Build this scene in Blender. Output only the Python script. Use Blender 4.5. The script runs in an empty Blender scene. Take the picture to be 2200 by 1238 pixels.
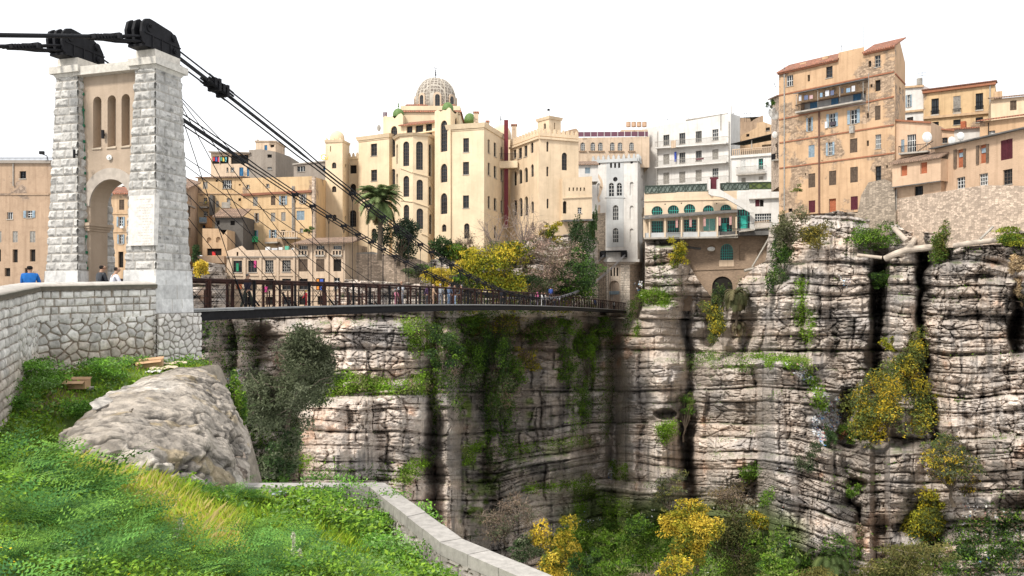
import bpy, math, random
import numpy as np
from mathutils import Vector
from mathutils.geometry import tessellate_polygon
random.seed(7); rng = np.random.default_rng(11)
sc = bpy.context.scene
COL = sc.collection
R = math.radians
# ---------------------------------------------------------------- camera
F = 1727.0; CX = 1100.0; HY = 640.0
def P(x, y, d):
    "point seen at photo pixel (x, y) that stands d metres ahead"
    return np.array(((x-CX)/F*d, d, (HY-y)/F*d))
cd = bpy.data.cameras.new('camera'); cam = bpy.data.objects.new('camera', cd); COL.objects.link(cam)
cam.location = (0, 0, 0); cam.rotation_euler = (R(90), 0, 0)
cd.sensor_width = 36; cd.lens = F/2200*36; cd.shift_y = (HY-619)/2200; cd.clip_start = .1; cd.clip_end = 3000
sc.camera = cam
# ---------------------------------------------------------------- sky and sun
w = bpy.data.worlds.new('World'); sc.world = w; w.use_nodes = True
N = w.node_tree.nodes; L = w.node_tree.links; N.clear()
SUN_EL, SUN_AZ = R(47), R(217)      # azimuth clockwise from +Y : behind and to the left
wo = N.new('ShaderNodeOutputWorld'); bg = N.new('ShaderNodeBackground'); bg.inputs[1].default_value = .1
sky = N.new('ShaderNodeTexSky'); sky.sky_type = 'NISHITA'; sky.sun_disc = False
sky.sun_elevation = SUN_EL; sky.sun_rotation = SUN_AZ; sky.dust_density = 4
tc = N.new('ShaderNodeTexCoord'); mp = N.new('ShaderNodeMapping'); mp.inputs['Scale'].default_value = (1, 1, 3)
nz = N.new('ShaderNodeTexNoise'); nz.inputs['Scale'].default_value = 2.2; nz.inputs['Detail'].default_value = 7
cr = N.new('ShaderNodeValToRGB'); cr.color_ramp.elements[0].position = .35; cr.color_ramp.elements[1].position = .6
cr.color_ramp.elements[0].color = (.82, .84, .88, 1); cr.color_ramp.elements[1].color = (1, 1, 1, 1)
vm = N.new('ShaderNodeVectorMath'); vm.operation = 'SCALE'; vm.inputs['Scale'].default_value = 9.4
mx = N.new('ShaderNodeMix'); mx.data_type = 'RGBA'; mx.inputs[0].default_value = .93
L.new(tc.outputs['Generated'], mp.inputs[0]); L.new(mp.outputs[0], nz.inputs[0]); L.new(nz.outputs[0], cr.inputs[0])
L.new(cr.outputs[0], vm.inputs[0]); L.new(sky.outputs[0], mx.inputs[6]); L.new(vm.outputs[0], mx.inputs[7])
L.new(mx.outputs[2], bg.inputs[0]); L.new(bg.outputs[0], wo.inputs[0])
sd = bpy.data.lights.new('sun', 'SUN'); sd.energy = 2.7; sd.angle = R(9); sd.color = (1, .95, .87)
so = bpy.data.objects.new('sun', sd); COL.objects.link(so)
sv = Vector((math.sin(SUN_AZ)*math.cos(SUN_EL), math.cos(SUN_AZ)*math.cos(SUN_EL), math.sin(SUN_EL)))
so.rotation_euler = sv.to_track_quat('Z', 'Y').to_euler()
sc.view_settings.view_transform = 'Standard'; sc.view_settings.look = 'None'
sc.view_settings.exposure = .70; sc.view_settings.gamma = 1
sc.render.resolution_x = 1024; sc.render.resolution_y = 576
# ---------------------------------------------------------------- helpers : tags, meshes
ORG = {}
def tag(o, label=None, cat=None, group=None, kind=None):
    if label: o['label'] = label
    if cat: o['category'] = cat
    if group: o['group'] = group
    if kind: o['kind'] = kind
    return o
def empty(name, loc, label, cat, group=None):
    o = bpy.data.objects.new(name, None); COL.objects.link(o); o.location = loc
    o.empty_display_size = .3; ORG[o.name] = np.array(loc, float)
    return tag(o, label, cat, group)
def link(name, me, mat, parent=None, org=None):
    o = bpy.data.objects.new(name, me); COL.objects.link(o)
    if mat is not None and not me.materials: me.materials.append(mat)
    if parent is not None:
        o.parent = parent; ORG[o.name] = ORG.get(parent.name, np.zeros(3))
    else:
        ORG[o.name] = np.zeros(3) if org is None else np.array(org, float)
        o.location = ORG[o.name]
    return o
def raw_mesh(name, V, faces=None, nverts=None, loops=None, col=None, smooth=False, uv=True):
    me = bpy.data.meshes.new(name); V = np.asarray(V, np.float32)
    if faces is not None:
        nverts = np.array([len(f) for f in faces], np.int32); loops = np.concatenate([np.asarray(f, np.int32) for f in faces]) if len(faces) else np.zeros(0, np.int32)
    starts = np.concatenate(([0], np.cumsum(nverts)[:-1])).astype(np.int32)
    me.vertices.add(len(V)); me.vertices.foreach_set('co', V.ravel())
    me.loops.add(len(loops)); me.loops.foreach_set('vertex_index', loops.astype(np.int32))
    me.polygons.add(len(nverts)); me.polygons.foreach_set('loop_start', starts)
    me.update(calc_edges=True)
    me.polygons.foreach_set('use_smooth', np.full(len(nverts), smooth, bool))
    if uv and len(nverts):
        nr = np.zeros(len(nverts)*3, np.float32); me.polygons.foreach_get('normal', nr); nr = nr.reshape(-1, 3)
        nl = np.repeat(nr, nverts, axis=0); p = V[loops]
        t = np.stack([-nl[:, 1], nl[:, 0]], 1); ln = np.hypot(t[:, 0], t[:, 1])+1e-9; t /= ln[:, None]
        flat = np.abs(nl[:, 2]) > .75
        u = np.where(flat, p[:, 0], p[:, 0]*t[:, 0]+p[:, 1]*t[:, 1]); v = np.where(flat, p[:, 1], p[:, 2])
        l = me.uv_layers.new(name='uv'); l.data.foreach_set('uv', np.stack([u, v], 1).astype(np.float32).ravel())
    if col is not None:
        col = np.asarray(col, np.float32)
        a = me.color_attributes.new('col', 'FLOAT_COLOR', 'POINT')
        c = np.ones((len(V), 4), np.float32); c[:, :3] = col; a.data.foreach_set('color', c.ravel())
    return me
class MB:
    def __init__(s): s.v = []; s.f = []; s.c = []; s.cur = None
    def add(s, pts, faces):
        b = len(s.v); s.v.extend([tuple(float(q) for q in p) for p in pts]); s.f.extend([[b+i for i in f] for f in faces])
        if s.cur is not None: s.c.extend([s.cur]*len(pts))
    def quad(s, a, b, c, d): s.add([a, b, c, d], [[0, 1, 2, 3]])
    def hexa(s, p): s.add(p, [[0, 3, 2, 1], [4, 5, 6, 7], [0, 1, 5, 4], [1, 2, 6, 5], [2, 3, 7, 6], [3, 0, 4, 7]])
    def box(s, c, size, ax=(1, 0, 0)):
        c = np.array(c, float); a = np.array(ax, float); a = a/np.linalg.norm(a); b = np.array((-a[1], a[0], 0)); b /= np.linalg.norm(b); z = np.cross(a, b)
        h = np.array(size, float)/2
        s.hexa([c+a*h[0]*i+b*h[1]*j+z*h[2]*k for k in (-1, 1) for i, j in ((-1, -1), (1, -1), (1, 1), (-1, 1))])
    def beam(s, p, q, wd, ht=None):
        "square bar from p to q"
        p = np.array(p, float); q = np.array(q, float); ht = ht or wd
        a = q-p; a /= np.linalg.norm(a)+1e-9; b = np.cross(a, (0, 0, 1.))
        if np.linalg.norm(b) < 1e-3: b = np.array((1., 0, 0))
        b /= np.linalg.norm(b); z = np.cross(b, a); b = b*wd/2; z = z*ht/2
        s.hexa([p-b-z, p+b-z, p+b+z, p-b+z, q-b-z, q+b-z, q+b+z, q-b+z])
    def tube(s, pts, r, n=6, caps=True):
        pts = [np.array(p, float) for p in pts]; m = len(pts); rr = r if hasattr(r, '__len__') else [r]*m
        V = []; 
        for i, p in enumerate(pts):
            a = pts[min(i+1, m-1)]-pts[max(i-1, 0)]; a = a/(np.linalg.norm(a)+1e-9)
            up = np.array((0, 0, 1.)) if abs(a[2]) < .9 else np.array((0, 1., 0))
            b = np.cross(a, up); b /= np.linalg.norm(b); c = np.cross(b, a)
            V += [p+(b*math.cos(2*math.pi*k/n)+c*math.sin(2*math.pi*k/n))*rr[i] for k in range(n)]
        fs = [[i*n+k, i*n+(k+1) % n, (i+1)*n+(k+1) % n, (i+1)*n+k] for i in range(m-1) for k in range(n)]
        if caps: fs += [list(range(n))[::-1], [(m-1)*n+k for k in range(n)]]
        s.add(V, fs)
    def lathe(s, c, prof, n=20):
        V = [(c[0]+r*math.cos(2*math.pi*k/n), c[1]+r*math.sin(2*math.pi*k/n), c[2]+z) for r, z in prof for k in range(n)]
        m = len(prof)
        s.add(V, [[i*n+k, i*n+(k+1) % n, (i+1)*n+(k+1) % n, (i+1)*n+k] for i in range(m-1) for k in range(n)]+[list(range(n))[::-1], [(m-1)*n+k for k in range(n)]])
    def prism(s, ring0, ring1):
        n = len(ring0)
        s.add(list(ring0)+list(ring1), [[i, (i+1) % n, n+(i+1) % n, n+i] for i in range(n)]+[list(range(n))[::-1], [n+i for i in range(n)]])
    def ico(s, c, r, seg=8, sq=(1, 1, 1)):
        prof = [(math.sin(math.pi*i/seg)*r+1e-4, -math.cos(math.pi*i/seg)*r) for i in range(seg+1)]
        b = len(s.v); s.lathe(c, prof, seg+2)
        for i in range(b, len(s.v)):
            p = s.v[i]; s.v[i] = tuple(c[k]+(p[k]-c[k])*sq[k] for k in range(3))
    def build(s, name, mat, parent=None, smooth=False, org=None, uv=True):
        o0 = ORG.get(parent.name, np.zeros(3)) if parent is not None else (np.zeros(3) if org is None else np.array(org, float))
        V = np.array(s.v, float)-o0
        me = raw_mesh(name, V, s.f, col=s.c if s.c else None, smooth=smooth, uv=uv)
        return link(name, me, mat, parent, org)
# ---------------------------------------------------------------- numpy noise
def hsh(ix, iy, seed=0):
    h = (ix.astype(np.int64)*374761393+iy.astype(np.int64)*668265263+seed*1442695041) & 0x7fffffff
    h = ((h ^ (h >> 13))*1274126177) & 0x7fffffff; h = h ^ (h >> 16)
    return (h & 0xffff)/65535.0
def vnoise(x, y, seed=0):
    x = np.asarray(x, float); y = np.asarray(y, float); ix = np.floor(x); iy = np.floor(y); fx = x-ix; fy = y-iy
    fx = fx*fx*(3-2*fx); fy = fy*fy*(3-2*fy); ix = ix.astype(np.int64); iy = iy.astype(np.int64)
    a = hsh(ix, iy, seed); b = hsh(ix+1, iy, seed); c = hsh(ix, iy+1, seed); d = hsh(ix+1, iy+1, seed)
    return (a*(1-fx)+b*fx)*(1-fy)+(c*(1-fx)+d*fx)*fy
def fbm(x, y, o=4, seed=0):
    t = 0; a = .5; s = 0
    for i in range(o): t = t+a*vnoise(x*2**i, y*2**i, seed+i*17); s += a; a *= .5
    return t/s-.5
def voro(x, y, seed=0, jit=.85):
    "cell random, edge distance F2-F1"
    ix = np.floor(x).astype(np.int64); iy = np.floor(y).astype(np.int64)
    f1 = np.full(x.shape, 9.); f2 = np.full(x.shape, 9.); idr = np.zeros(x.shape)
    for i in (-1, 0, 1):
        for j in (-1, 0, 1):
            cx = ix+i; cy = iy+j; px = cx+.5+(hsh(cx, cy, seed)-.5)*jit; py = cy+.5+(hsh(cx, cy, seed+5)-.5)*jit
            d = np.hypot(px-x, py-y); r = hsh(cx, cy, seed+9)
            n = d < f1; f2 = np.where(n, f1, np.minimum(f2, d)); idr = np.where(n, r, idr); f1 = np.where(n, d, f1)
    return idr, f2-f1
def sst(a, b, x): t = np.clip((x-a)/(b-a+1e-12), 0, 1); return t*t*(3-2*t)
def sdpoly(X, Y, poly):
    "signed distance, positive inside"
    P_ = np.array(poly, float); n = len(P_); d = np.full(X.shape, 1e9); ins = np.zeros(X.shape, bool)
    for i in range(n):
        a = P_[i]; b = P_[(i+1) % n]; e = b-a; wx = X-a[0]; wy = Y-a[1]
        t = np.clip((wx*e[0]+wy*e[1])/(e@e+1e-9), 0, 1); d = np.minimum(d, np.hypot(wx-e[0]*t, wy-e[1]*t))
        c = (a[1] <= Y) != (b[1] <= Y)
        xi = a[0]+(Y-a[1])/(b[1]-a[1]+1e-12)*e[0]; ins ^= c & (X < xi)
    return np.where(ins, d, -d)
def grid_faces(nx, ny):
    i = np.arange(ny-1)[:, None]*nx+np.arange(nx-1)[None, :]
    q = np.stack([i, i+1, i+1+nx, i+nx], -1).reshape(-1, 4)
    return q
# ---------------------------------------------------------------- materials
def newmat(name):
    m = bpy.data.materials.new(name); m.use_nodes = True; nt = m.node_tree
    return m, nt.nodes, nt.links, nt.nodes['Principled BSDF']
def flat(name, c, rough=.7, metal=0, var=.15, scale=3., bump=0., coord='Object'):
    m, n, l, b = newmat(name); b.inputs['Specular IOR Level'].default_value = .3 if max(c) > .02 else .15; b.inputs['Roughness'].default_value = rough; b.inputs['Metallic'].default_value = metal
    t = n.new('ShaderNodeTexCoord'); z = n.new('ShaderNodeTexNoise'); z.inputs['Scale'].default_value = scale; z.inputs['Detail'].default_value = 6
    r = n.new('ShaderNodeValToRGB'); e = r.color_ramp.elements; e[0].position = .3; e[1].position = .7
    e[0].color = tuple(q*(1-var) for q in c)+(1,); e[1].color = tuple(min(1, q*(1+var)) for q in c)+(1,)
    l.new(t.outputs[coord], z.inputs[0]); l.new(z.outputs[0], r.inputs[0]); l.new(r.outputs[0], b.inputs['Base Color'])
    if bump:
        u = n.new('ShaderNodeBump'); u.inputs['Strength'].default_value = bump; u.inputs['Distance'].default_value = .05
        l.new(z.outputs[0], u.inputs['Height']); l.new(u.outputs[0], b.inputs['Normal'])
    return m
def vcol(name, rough=.9, scale=2., var=.3, bump=.4, bd=.08, spec=.3, sx=(1, 1, 1), trans=0):
    "colour comes from the mesh's own per-vertex colour (stone, leaf ...), broken up by noise"
    m, n, l, b = newmat(name); b.inputs['Roughness'].default_value = rough; b.inputs['Specular IOR Level'].default_value = spec
    a = n.new('ShaderNodeAttribute'); a.attribute_name = 'col'
    if var == 0 and not bump:
        l.new(a.outputs[0], b.inputs['Base Color'])
    else:
        t = n.new('ShaderNodeTexCoord'); mp = n.new('ShaderNodeMapping'); mp.inputs['Scale'].default_value = sx
        z = n.new('ShaderNodeTexNoise'); z.inputs['Scale'].default_value = scale; z.inputs['Detail'].default_value = 9; z.inputs['Roughness'].default_value = .65
        r = n.new('ShaderNodeMapRange'); r.inputs[1].default_value = .3; r.inputs[2].default_value = .7; r.inputs[3].default_value = 1-var; r.inputs[4].default_value = 1+var
        v = n.new('ShaderNodeVectorMath'); v.operation = 'SCALE'
        l.new(t.outputs['Object'], mp.inputs[0]); l.new(mp.outputs[0], z.inputs[0]); l.new(z.outputs[0], r.inputs[0])
        l.new(a.outputs[0], v.inputs[0]); l.new(r.outputs[0], v.inputs['Scale']); l.new(v.outputs[0], b.inputs['Base Color'])
        if bump:
            u = n.new('ShaderNodeBump'); u.inputs['Strength'].default_value = bump; u.inputs['Distance'].default_value = bd
            l.new(z.outputs[0], u.inputs['Height']); l.new(u.outputs[0], b.inputs['Normal'])
    if trans:
        tr = n.new('ShaderNodeBsdfTranslucent'); ms = n.new('ShaderNodeMixShader'); ms.inputs[0].default_value = trans
        l.new(a.outputs[0], tr.inputs[0]); l.new(b.outputs[0], ms.inputs[1]); l.new(tr.outputs[0], ms.inputs[2])
        l.new(ms.outputs[0], n['Material Output'].inputs[0])
    return m
def plaster(name, c, stone=(.33, .27, .21), patch=.0, streak=.35, grime=.3, brick=False):
    "old limewash: blotches, rain streaks, patches fallen off to rubble stone"
    m, n, l, b = newmat(name); b.inputs['Roughness'].default_value = .92; b.inputs['Specular IOR Level'].default_value = .2
    t = n.new('ShaderNodeTexCoord')
    def noise(scale, detail=6, sx=(1, 1, 1), off=0):
        mp = n.new('ShaderNodeMapping'); mp.inputs['Scale'].default_value = sx; mp.inputs['Location'].default_value = (off, off*.7, off*.3)
        z = n.new('ShaderNodeTexNoise'); z.inputs['Scale'].default_value = scale; z.inputs['Detail'].default_value = detail; z.inputs['Roughness'].default_value = .6
        l.new(t.outputs['UV'], mp.inputs[0]); l.new(mp.outputs[0], z.inputs[0]); return z.outputs[0]
    def mix(f, a, bb, mode='MIX'):
        x = n.new('ShaderNodeMix'); x.data_type = 'RGBA'; x.blend_type = mode
        if hasattr(f, 'links'): l.new(f, x.inputs[0])
        else: x.inputs[0].default_value = f
        for s_, q in ((6, a), (7, bb)):
            if hasattr(q, 'links'): l.new(q, x.inputs[s_])
            else: x.inputs[s_].default_value = tuple(q)+(1,)
        return x.outputs[2]
    def mr(s_, a, bb, c0, c1):
        x = n.new('ShaderNodeMapRange'); l.new(s_, x.inputs[0])
        for i, q in enumerate((a, bb, c0, c1)): x.inputs[i+1].default_value = q
        return x.outputs[0]
    base = mix(mr(noise(.35), .35, .65, 0, 1), [q*.88 for q in c], [min(1, q*1.08) for q in c])
    st = mr(noise(1.0, 5, (2.2, .12, 1), 3), .48, .75, 0, streak)
    base = mix(st, base, [c[0]*.5, c[1]*.46, c[2]*.42])
    gr = mr(noise(1.5, 8, (1, 1, 1), 9), .5, .8, 0, grime)
    base = mix(gr, base, [c[0]*.55, c[1]*.52, c[2]*.5])
    h = noise(6, 6)
    if patch > 0 or brick:
        bt = n.new('ShaderNodeTexBrick'); bt.inputs['Scale'].default_value = 1.; bt.inputs['Brick Width'].default_value = .55 if not brick else .3; bt.inputs['Row Height'].default_value = .26 if not brick else .1
        bt.inputs['Mortar Size'].default_value = .035 if not brick else .015; bt.inputs['Mortar Smooth'].default_value = .4; bt.inputs['Bias'].default_value = -.2
        bt.inputs['Color1'].default_value = tuple(q*.72 for q in stone)+(1,); bt.inputs['Color2'].default_value = tuple(min(1, q*1.25) for q in stone)+(1,)
        bt.inputs['Mortar'].default_value = tuple(q*.45 for q in stone)+(1,)
        dm = n.new('ShaderNodeMix'); dm.data_type = 'VECTOR'; dm.inputs[0].default_value = .12
        zz = n.new('ShaderNodeTexNoise'); zz.inputs['Scale'].default_value = 1.7; l.new(t.outputs['UV'], zz.inputs[0])
        l.new(t.outputs['UV'], dm.inputs[4]); l.new(zz.outputs[1], dm.inputs[5]); l.new(dm.outputs[1], bt.inputs[0])
        if not brick:
            vs = n.new('ShaderNodeVectorMath'); vs.operation = 'MULTIPLY'; vs.inputs[1].default_value = (3.0, 5.6, 1); l.new(dm.outputs[1], vs.inputs[0])
            v1 = n.new('ShaderNodeTexVoronoi'); v1.voronoi_dimensions = '2D'; v1.inputs['Scale'].default_value = 1; v1.inputs['Randomness'].default_value = .8; l.new(vs.outputs[0], v1.inputs['Vector'])
            v2 = n.new('ShaderNodeTexVoronoi'); v2.voronoi_dimensions = '2D'; v2.feature = 'DISTANCE_TO_EDGE'; v2.inputs['Scale'].default_value = 1; v2.inputs['Randomness'].default_value = .8; l.new(vs.outputs[0], v2.inputs['Vector'])
            sp = n.new('ShaderNodeSeparateColor'); l.new(v1.outputs['Color'], sp.inputs[0])
            cell = mix(sp.outputs[0], [q*.6 for q in stone], [min(1, q*1.35) for q in stone]); bt2 = mix(mr(v2.outputs['Distance'], .02, .09, 0, 1), [q*.5 for q in stone], cell)
            bt2 = mix(mr(noise(1.2, 8), .4, .7, 0, .5), bt2, [q*.5 for q in stone]); h = v2.outputs['Distance']
        else: bt2 = mix(mr(noise(3, 8), .35, .7, 0, .6), bt.outputs[0], [q*.5 for q in stone])
        if brick: base = mix(mr(noise(.5, 6), .35, .6, .0, .35), bt2, [q*1.2 for q in stone])
        else: base = mix(mr(noise(.28, 9, (1, 1, 1), 21), 1-patch-.03, 1-patch+.01, 0, 1), base, bt2)
    l.new(base, b.inputs['Base Color'])
    u = n.new('ShaderNodeBump'); u.inputs['Strength'].default_value = .3; u.inputs['Distance'].default_value = .06
    l.new(h, u.inputs['Height']); l.new(u.outputs[0], b.inputs['Normal'])
    return m
M = {}
M['rock'] = vcol('rock', .9, 1.1, .30, .8, .35, sx=(1, 1, 2.2))
M['nearrock'] = vcol('near_rock', .9, 3., .42, .8, .12)
M['stone'] = vcol('dressed_stone', .85, 5., .24, .35, .03)
M['leaf'] = vcol('leaves', .75, 1, 0, 0, 0, .10, trans=.3)
M['bark'] = flat('bark', (.09, .07, .05), .9, 0, .3, 6, .5)
M['iron'] = flat('black_iron', (.010, .010, .012), .6, 0, .4, 5)
M['rust'] = flat('rusty_iron', (.034, .013, .009), .8, 0, .7, 2)
M['cable'] = flat('cable_steel', (.009, .009, .011), .6, 0, .2, 5)
M['glass'] = flat('window_glass', (.022, .026, .03), .2, 0, .5, .6)
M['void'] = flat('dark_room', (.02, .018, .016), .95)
M['white'] = flat('white_paint', (.62, .62, .60), .6)
M['brownsh'] = flat('brown_shutter', (.12, .085, .06), .8, 0, .3, 4)
M['bluesh'] = flat('blue_grey_shutter', (.26, .33, .38), .75, 0, .25, 4)
M['greysh'] = flat('grey_shutter', (.30, .28, .25), .75, 0, .25, 4)
M['teal'] = flat('teal_paint', (.03, .36, .29), .55, 0, .25, 3)
M['bluedoor'] = flat('blue_door', (.03, .14, .28), .55, 0, .3, 3)
M['frame'] = flat('window_frame', (.075, .06, .052), .7)
M['maroon'] = flat('maroon_shutter', (.10, .02, .03), .7)
M['redpipe'] = flat('red_pipe', (.12, .012, .018), .55)
M['concrete'] = flat('concrete', (.34, .31, .27), .9, 0, .25, 1.5, .3)
M['darkconc'] = flat('dark_concrete', (.12, .115, .11), .9, 0, .3, 1.2, .3)
M['brickfill'] = plaster('brick_infill', (.4, .15, .08), (.42, .14, .07), 0, 0, 0, True)
def tiles(name, c):
    m, n, l, b = newmat(name); b.inputs['Roughness'].default_value = .9
    t = n.new('ShaderNodeTexCoord'); bt = n.new('ShaderNodeTexBrick'); bt.inputs['Scale'].default_value = 1; bt.inputs['Brick Width'].default_value = .28; bt.inputs['Row Height'].default_value = .5
    bt.offset = 0; bt.inputs['Mortar Size'].default_value = .04; bt.inputs['Color1'].default_value = tuple(q*.75 for q in c)+(1,); bt.inputs['Color2'].default_value = tuple(q*1.3 for q in c)+(1,); bt.inputs['Mortar'].default_value = tuple(q*.3 for q in c)+(1,)
    z = n.new('ShaderNodeTexNoise'); z.inputs['Scale'].default_value = 1.5; z.inputs['Detail'].default_value = 8
    x = n.new('ShaderNodeMix'); x.data_type = 'RGBA'; x.inputs[7].default_value = (.12, .09, .06, 1)
    r = n.new('ShaderNodeMapRange'); r.inputs[1].default_value = .5; r.inputs[2].default_value = .7; r.inputs[4].default_value = .7
    l.new(t.outputs['UV'], bt.inputs[0]); l.new(t.outputs['UV'], z.inputs[0]); l.new(z.outputs[0], r.inputs[0]); l.new(r.outputs[0], x.inputs[0]); l.new(bt.outputs[0], x.inputs[6]); l.new(x.outputs[2], b.inputs['Base Color'])
    return m
M['tile'] = tiles('roof_tiles', (.30, .12, .07)); M['oldtile'] = tiles('old_roof_tiles', (.26, .17, .12))
def fill(pt, polys):
    tri = tessellate_polygon([[Vector((u, z, 0)) for u, z in p] for p in polys])
    pts = [q for p in polys for q in p]
    return [pt(*q) for q in pts], [list(t) for t in tri]
# ================================================================ THE GORGE WALL
XS = np.arange(170, 2330, 2.0); YS = np.arange(440, 1330, 2.0)
X, Y = np.meshgrid(XS, YS)
def pl(x, pts): return np.interp(x, [p[0] for p in pts], [p[1] for p in pts])
D0 = pl(X, [(170, 92), (330, 84), (400, 72), (470, 76), (525, 90), (600, 92), (640, 90), (700, 88), (800, 89), (905, 92), (935, 99), (960, 97), (990, 103), (1060, 106), (1150, 108), (1225, 112), (1300, 138), (1322, 143), (1345, 138), (1400, 130), (1455, 127), (1472, 128), (1492, 129), (1520, 126), (1600, 119), (1640, 112), (1665, 104), (1700, 102), (1780, 99.5), (1868, 96), (1880, 101), (1900, 101), (1912, 94.5), (1960, 92), (1985, 90.5), (2100, 84), (2200, 78.5), (2330, 72)])
TOP = lambda x: pl(x, [(170, 606), (390, 604), (400, 590), (430, 560), (485, 570), (487, 668), (700, 678), (742, 600), (900, 610), (925, 560), (1010, 545), (1100, 520), (1230, 500), (1285, 520), (1289, 676), (1370, 690), (1384, 650), (1386, 508), (1470, 513), (1476, 560), (1500, 600), (1526, 634), (1576, 634), (1590, 600), (1620, 575), (1645, 560), (1652, 488), (1700, 470), (1800, 452), (1925, 478), (1950, 498), (2330, 496)])
wx = 24*fbm(X/100, Y/70, 3, 3)+5*fbm(X/24, Y/16, 3, 5); wy = 26*fbm(X/190, Y/140, 3, 7)+3*fbm(X/34, Y/24, 3, 8)
D0b = pl(X, [(935, 0), (970, 1), (1000, 5), (1100, 11), (1210, 19), (1270, 12), (1300, 0)]); D0 = D0+D0b*sst(655, 740, Y+10*fbm(X/30, Y*0, 2, 1))
D = D0-(Y-700)*.016
wy = wy-.26*(np.clip(X, 1640, 1860)-1640)*sst(740, 1120, Y)+.24*(np.clip(X, 1070, 1290)-1070)*sst(760, 1120, Y)-.12*(np.clip(X, 1310, 1460)-1310)*sst(900, 1100, Y)
# the rock leans out towards the foot in the middle and right
D -= sst(1040, 1300, Y)*pl(X, [(400, 0), (900, 0), (1050, 9), (1200, 24), (1500, 26), (1700, 16), (1850, 9), (2200, 3)])*.9
def butt(xc, hw, y0, y1, f, top=12, pw=.5, slant=0):
    "a rounded pillar standing forward of the wall"
    global D
    xx = (X+wx*1.2-xc-slant*(Y-y0))/hw
    prof = np.clip(1-np.abs(xx)**2, 0, 1)**(pw*1.9)
    k = sst(y0-top*.4, y0+top, Y+wy*.4)*(1-sst(y1-30, y1+40, Y+wy*.5))
    D -= 1.12*f*prof*k
butt(760, 150, 690, 1120, 4.5); butt(690, 62, 860, 1080, 5, 18); butt(870, 56, 815, 1060, 3.2, 14); butt(760, 60, 845, 1030, 3, 14)
butt(620, 30, 700, 860, 3)
butt(958, 30, 700, 1230, 5, 20); butt(1010, 46, 1040, 1240, 3.5, 12); butt(985, 40, 860, 1230, 3, 12)
butt(1100, 60, 740, 1080, 4, 20); butt(1195, 55, 690, 1010, 5, 20); butt(1160, 110, 985, 1110, 5, 14); butt(1215, 70, 900, 1060, 3.5, 12)
butt(1265, 40, 760, 1060, 3, 20); butt(1385, 72, 655, 1110, 9, 10, .45); butt(1352, 26, 720, 1040, 4, 16); butt(1440, 50, 770, 1060, 5, 14, .5)
butt(1425, 60, 525, 650, 5, 10); butt(1340, 90, 1050, 1150, 6, 18); butt(1430, 60, 1020, 1140, 5, 20)
butt(1560, 68, 765, 1080, 8, 22, .5); butt(1500, 20, 830, 1060, 4, 14); butt(1610, 110, 985, 1160, 5, 16)
butt(1580, 70, 960, 1200, 3, 16)
butt(1700, 100, 770, 1190, 10, 14, .5, .10); butt(1640, 46, 840, 1100, 5, 20, .5, .15); butt(1730, 60, 560, 790, 3.5, 16); butt(1655, 60, 600, 780, 4, 16, .5, -.12); butt(1600, 40, 600, 760, 4, 14, .5, -.2)
butt(1790, 60, 520, 860, 3.2); butt(1850, 40, 545, 900, 2.5); butt(1935, 46, 590, 900, 4, 12); butt(1905, 78, 950, 1085, 9, 20); butt(1790, 60, 960, 1130, 3, 14)
butt(1945, 25, 640, 760, 3); butt(2050, 62, 560, 930, 3.2, 10); butt(2150, 66, 600, 1000, 3.2, 12); butt(2150, 110, 930, 1100, 4, 16); butt(2240, 60, 560, 1000, 4); butt(2045, 50, 900, 1010, 3); butt(1880, 110, 1080, 1180, 4, 12)
def chasm(pts, wd, dp, soft=1.6):
    "a deep joint that runs down through the points (x, y)"
    global D
    xc = pl(Y, [(q[1], q[0]) for q in pts]); y0 = pts[0][1]; y1 = pts[-1][1]
    ww = wd*(1+1.0*fbm(Y/22, X*0+pts[0][0], 3, 4)); xc = xc+10*fbm(Y/26, X*0+pts[0][0]+9, 3, 6)
    k = sst(y0-10, y0+10, Y)*(1-sst(y1-25, y1+25, Y))
    dp = dp*(.35 if wd < 8 else .9); D += dp*np.exp(-np.abs((X+wx*.8-xc)/ww)**soft*1.2)*k
chasm([(1972, 500), (1978, 560), (1975, 640), (1988, 760), (1998, 860), (2012, 960)], 10, 9, 2.2)
chasm([(1885, 560), (1880, 700), (1875, 800), (1868, 850)], 13, 5, 3)
chasm([(1640, 500), (1652, 640), (1640, 760)], 5, 5); chasm([(1722, 560), (1728, 700), (1735, 790)], 5, 3.5)
chasm([(1478, 640), (1480, 800), (1476, 900), (1480, 1060)], 11, 7, 2.2); chasm([(1535, 640), (1540, 760)], 26, 8, 2.5)
chasm([(1312, 690), (1312, 860), (1310, 1000)], 4, 3)
chasm([(935, 690), (938, 900), (932, 1120)], 4, 3); chasm([(1000, 900), (996, 1180)], 5, 3.5); chasm([(1045, 800), (1050, 1020)], 6, 2.5); chasm([(1130, 860), (1132, 1000)], 5, 2.5)
chasm([(1620, 790), (1625, 1040), (1650, 1120)], 7, 6); chasm([(870, 860), (865, 960)], 3, 2.5); chasm([(790, 860), (795, 1000)], 3, 2); chasm([(560, 700), (540, 860)], 22, 7, 2)
chasm([(1800, 960), (1795, 1060)], 7, 5); chasm([(1780, 520), (1784, 700)], 4, 3); chasm([(2100, 560), (2105, 720)], 4, 2); chasm([(2190, 600), (2180, 760)], 10, 5); chasm([(2140, 840), (2150, 960)], 4, 2.5); chasm([(2075, 880), (2080, 1000)], 4, 2.2)
chasm([(2000, 1080), (2010, 1240)], 20, 6, 2); chasm([(1845, 1090), (1848, 1180)], 8, 5); chasm([(1690, 900), (1720, 1150)], 4, 2.4)
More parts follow.
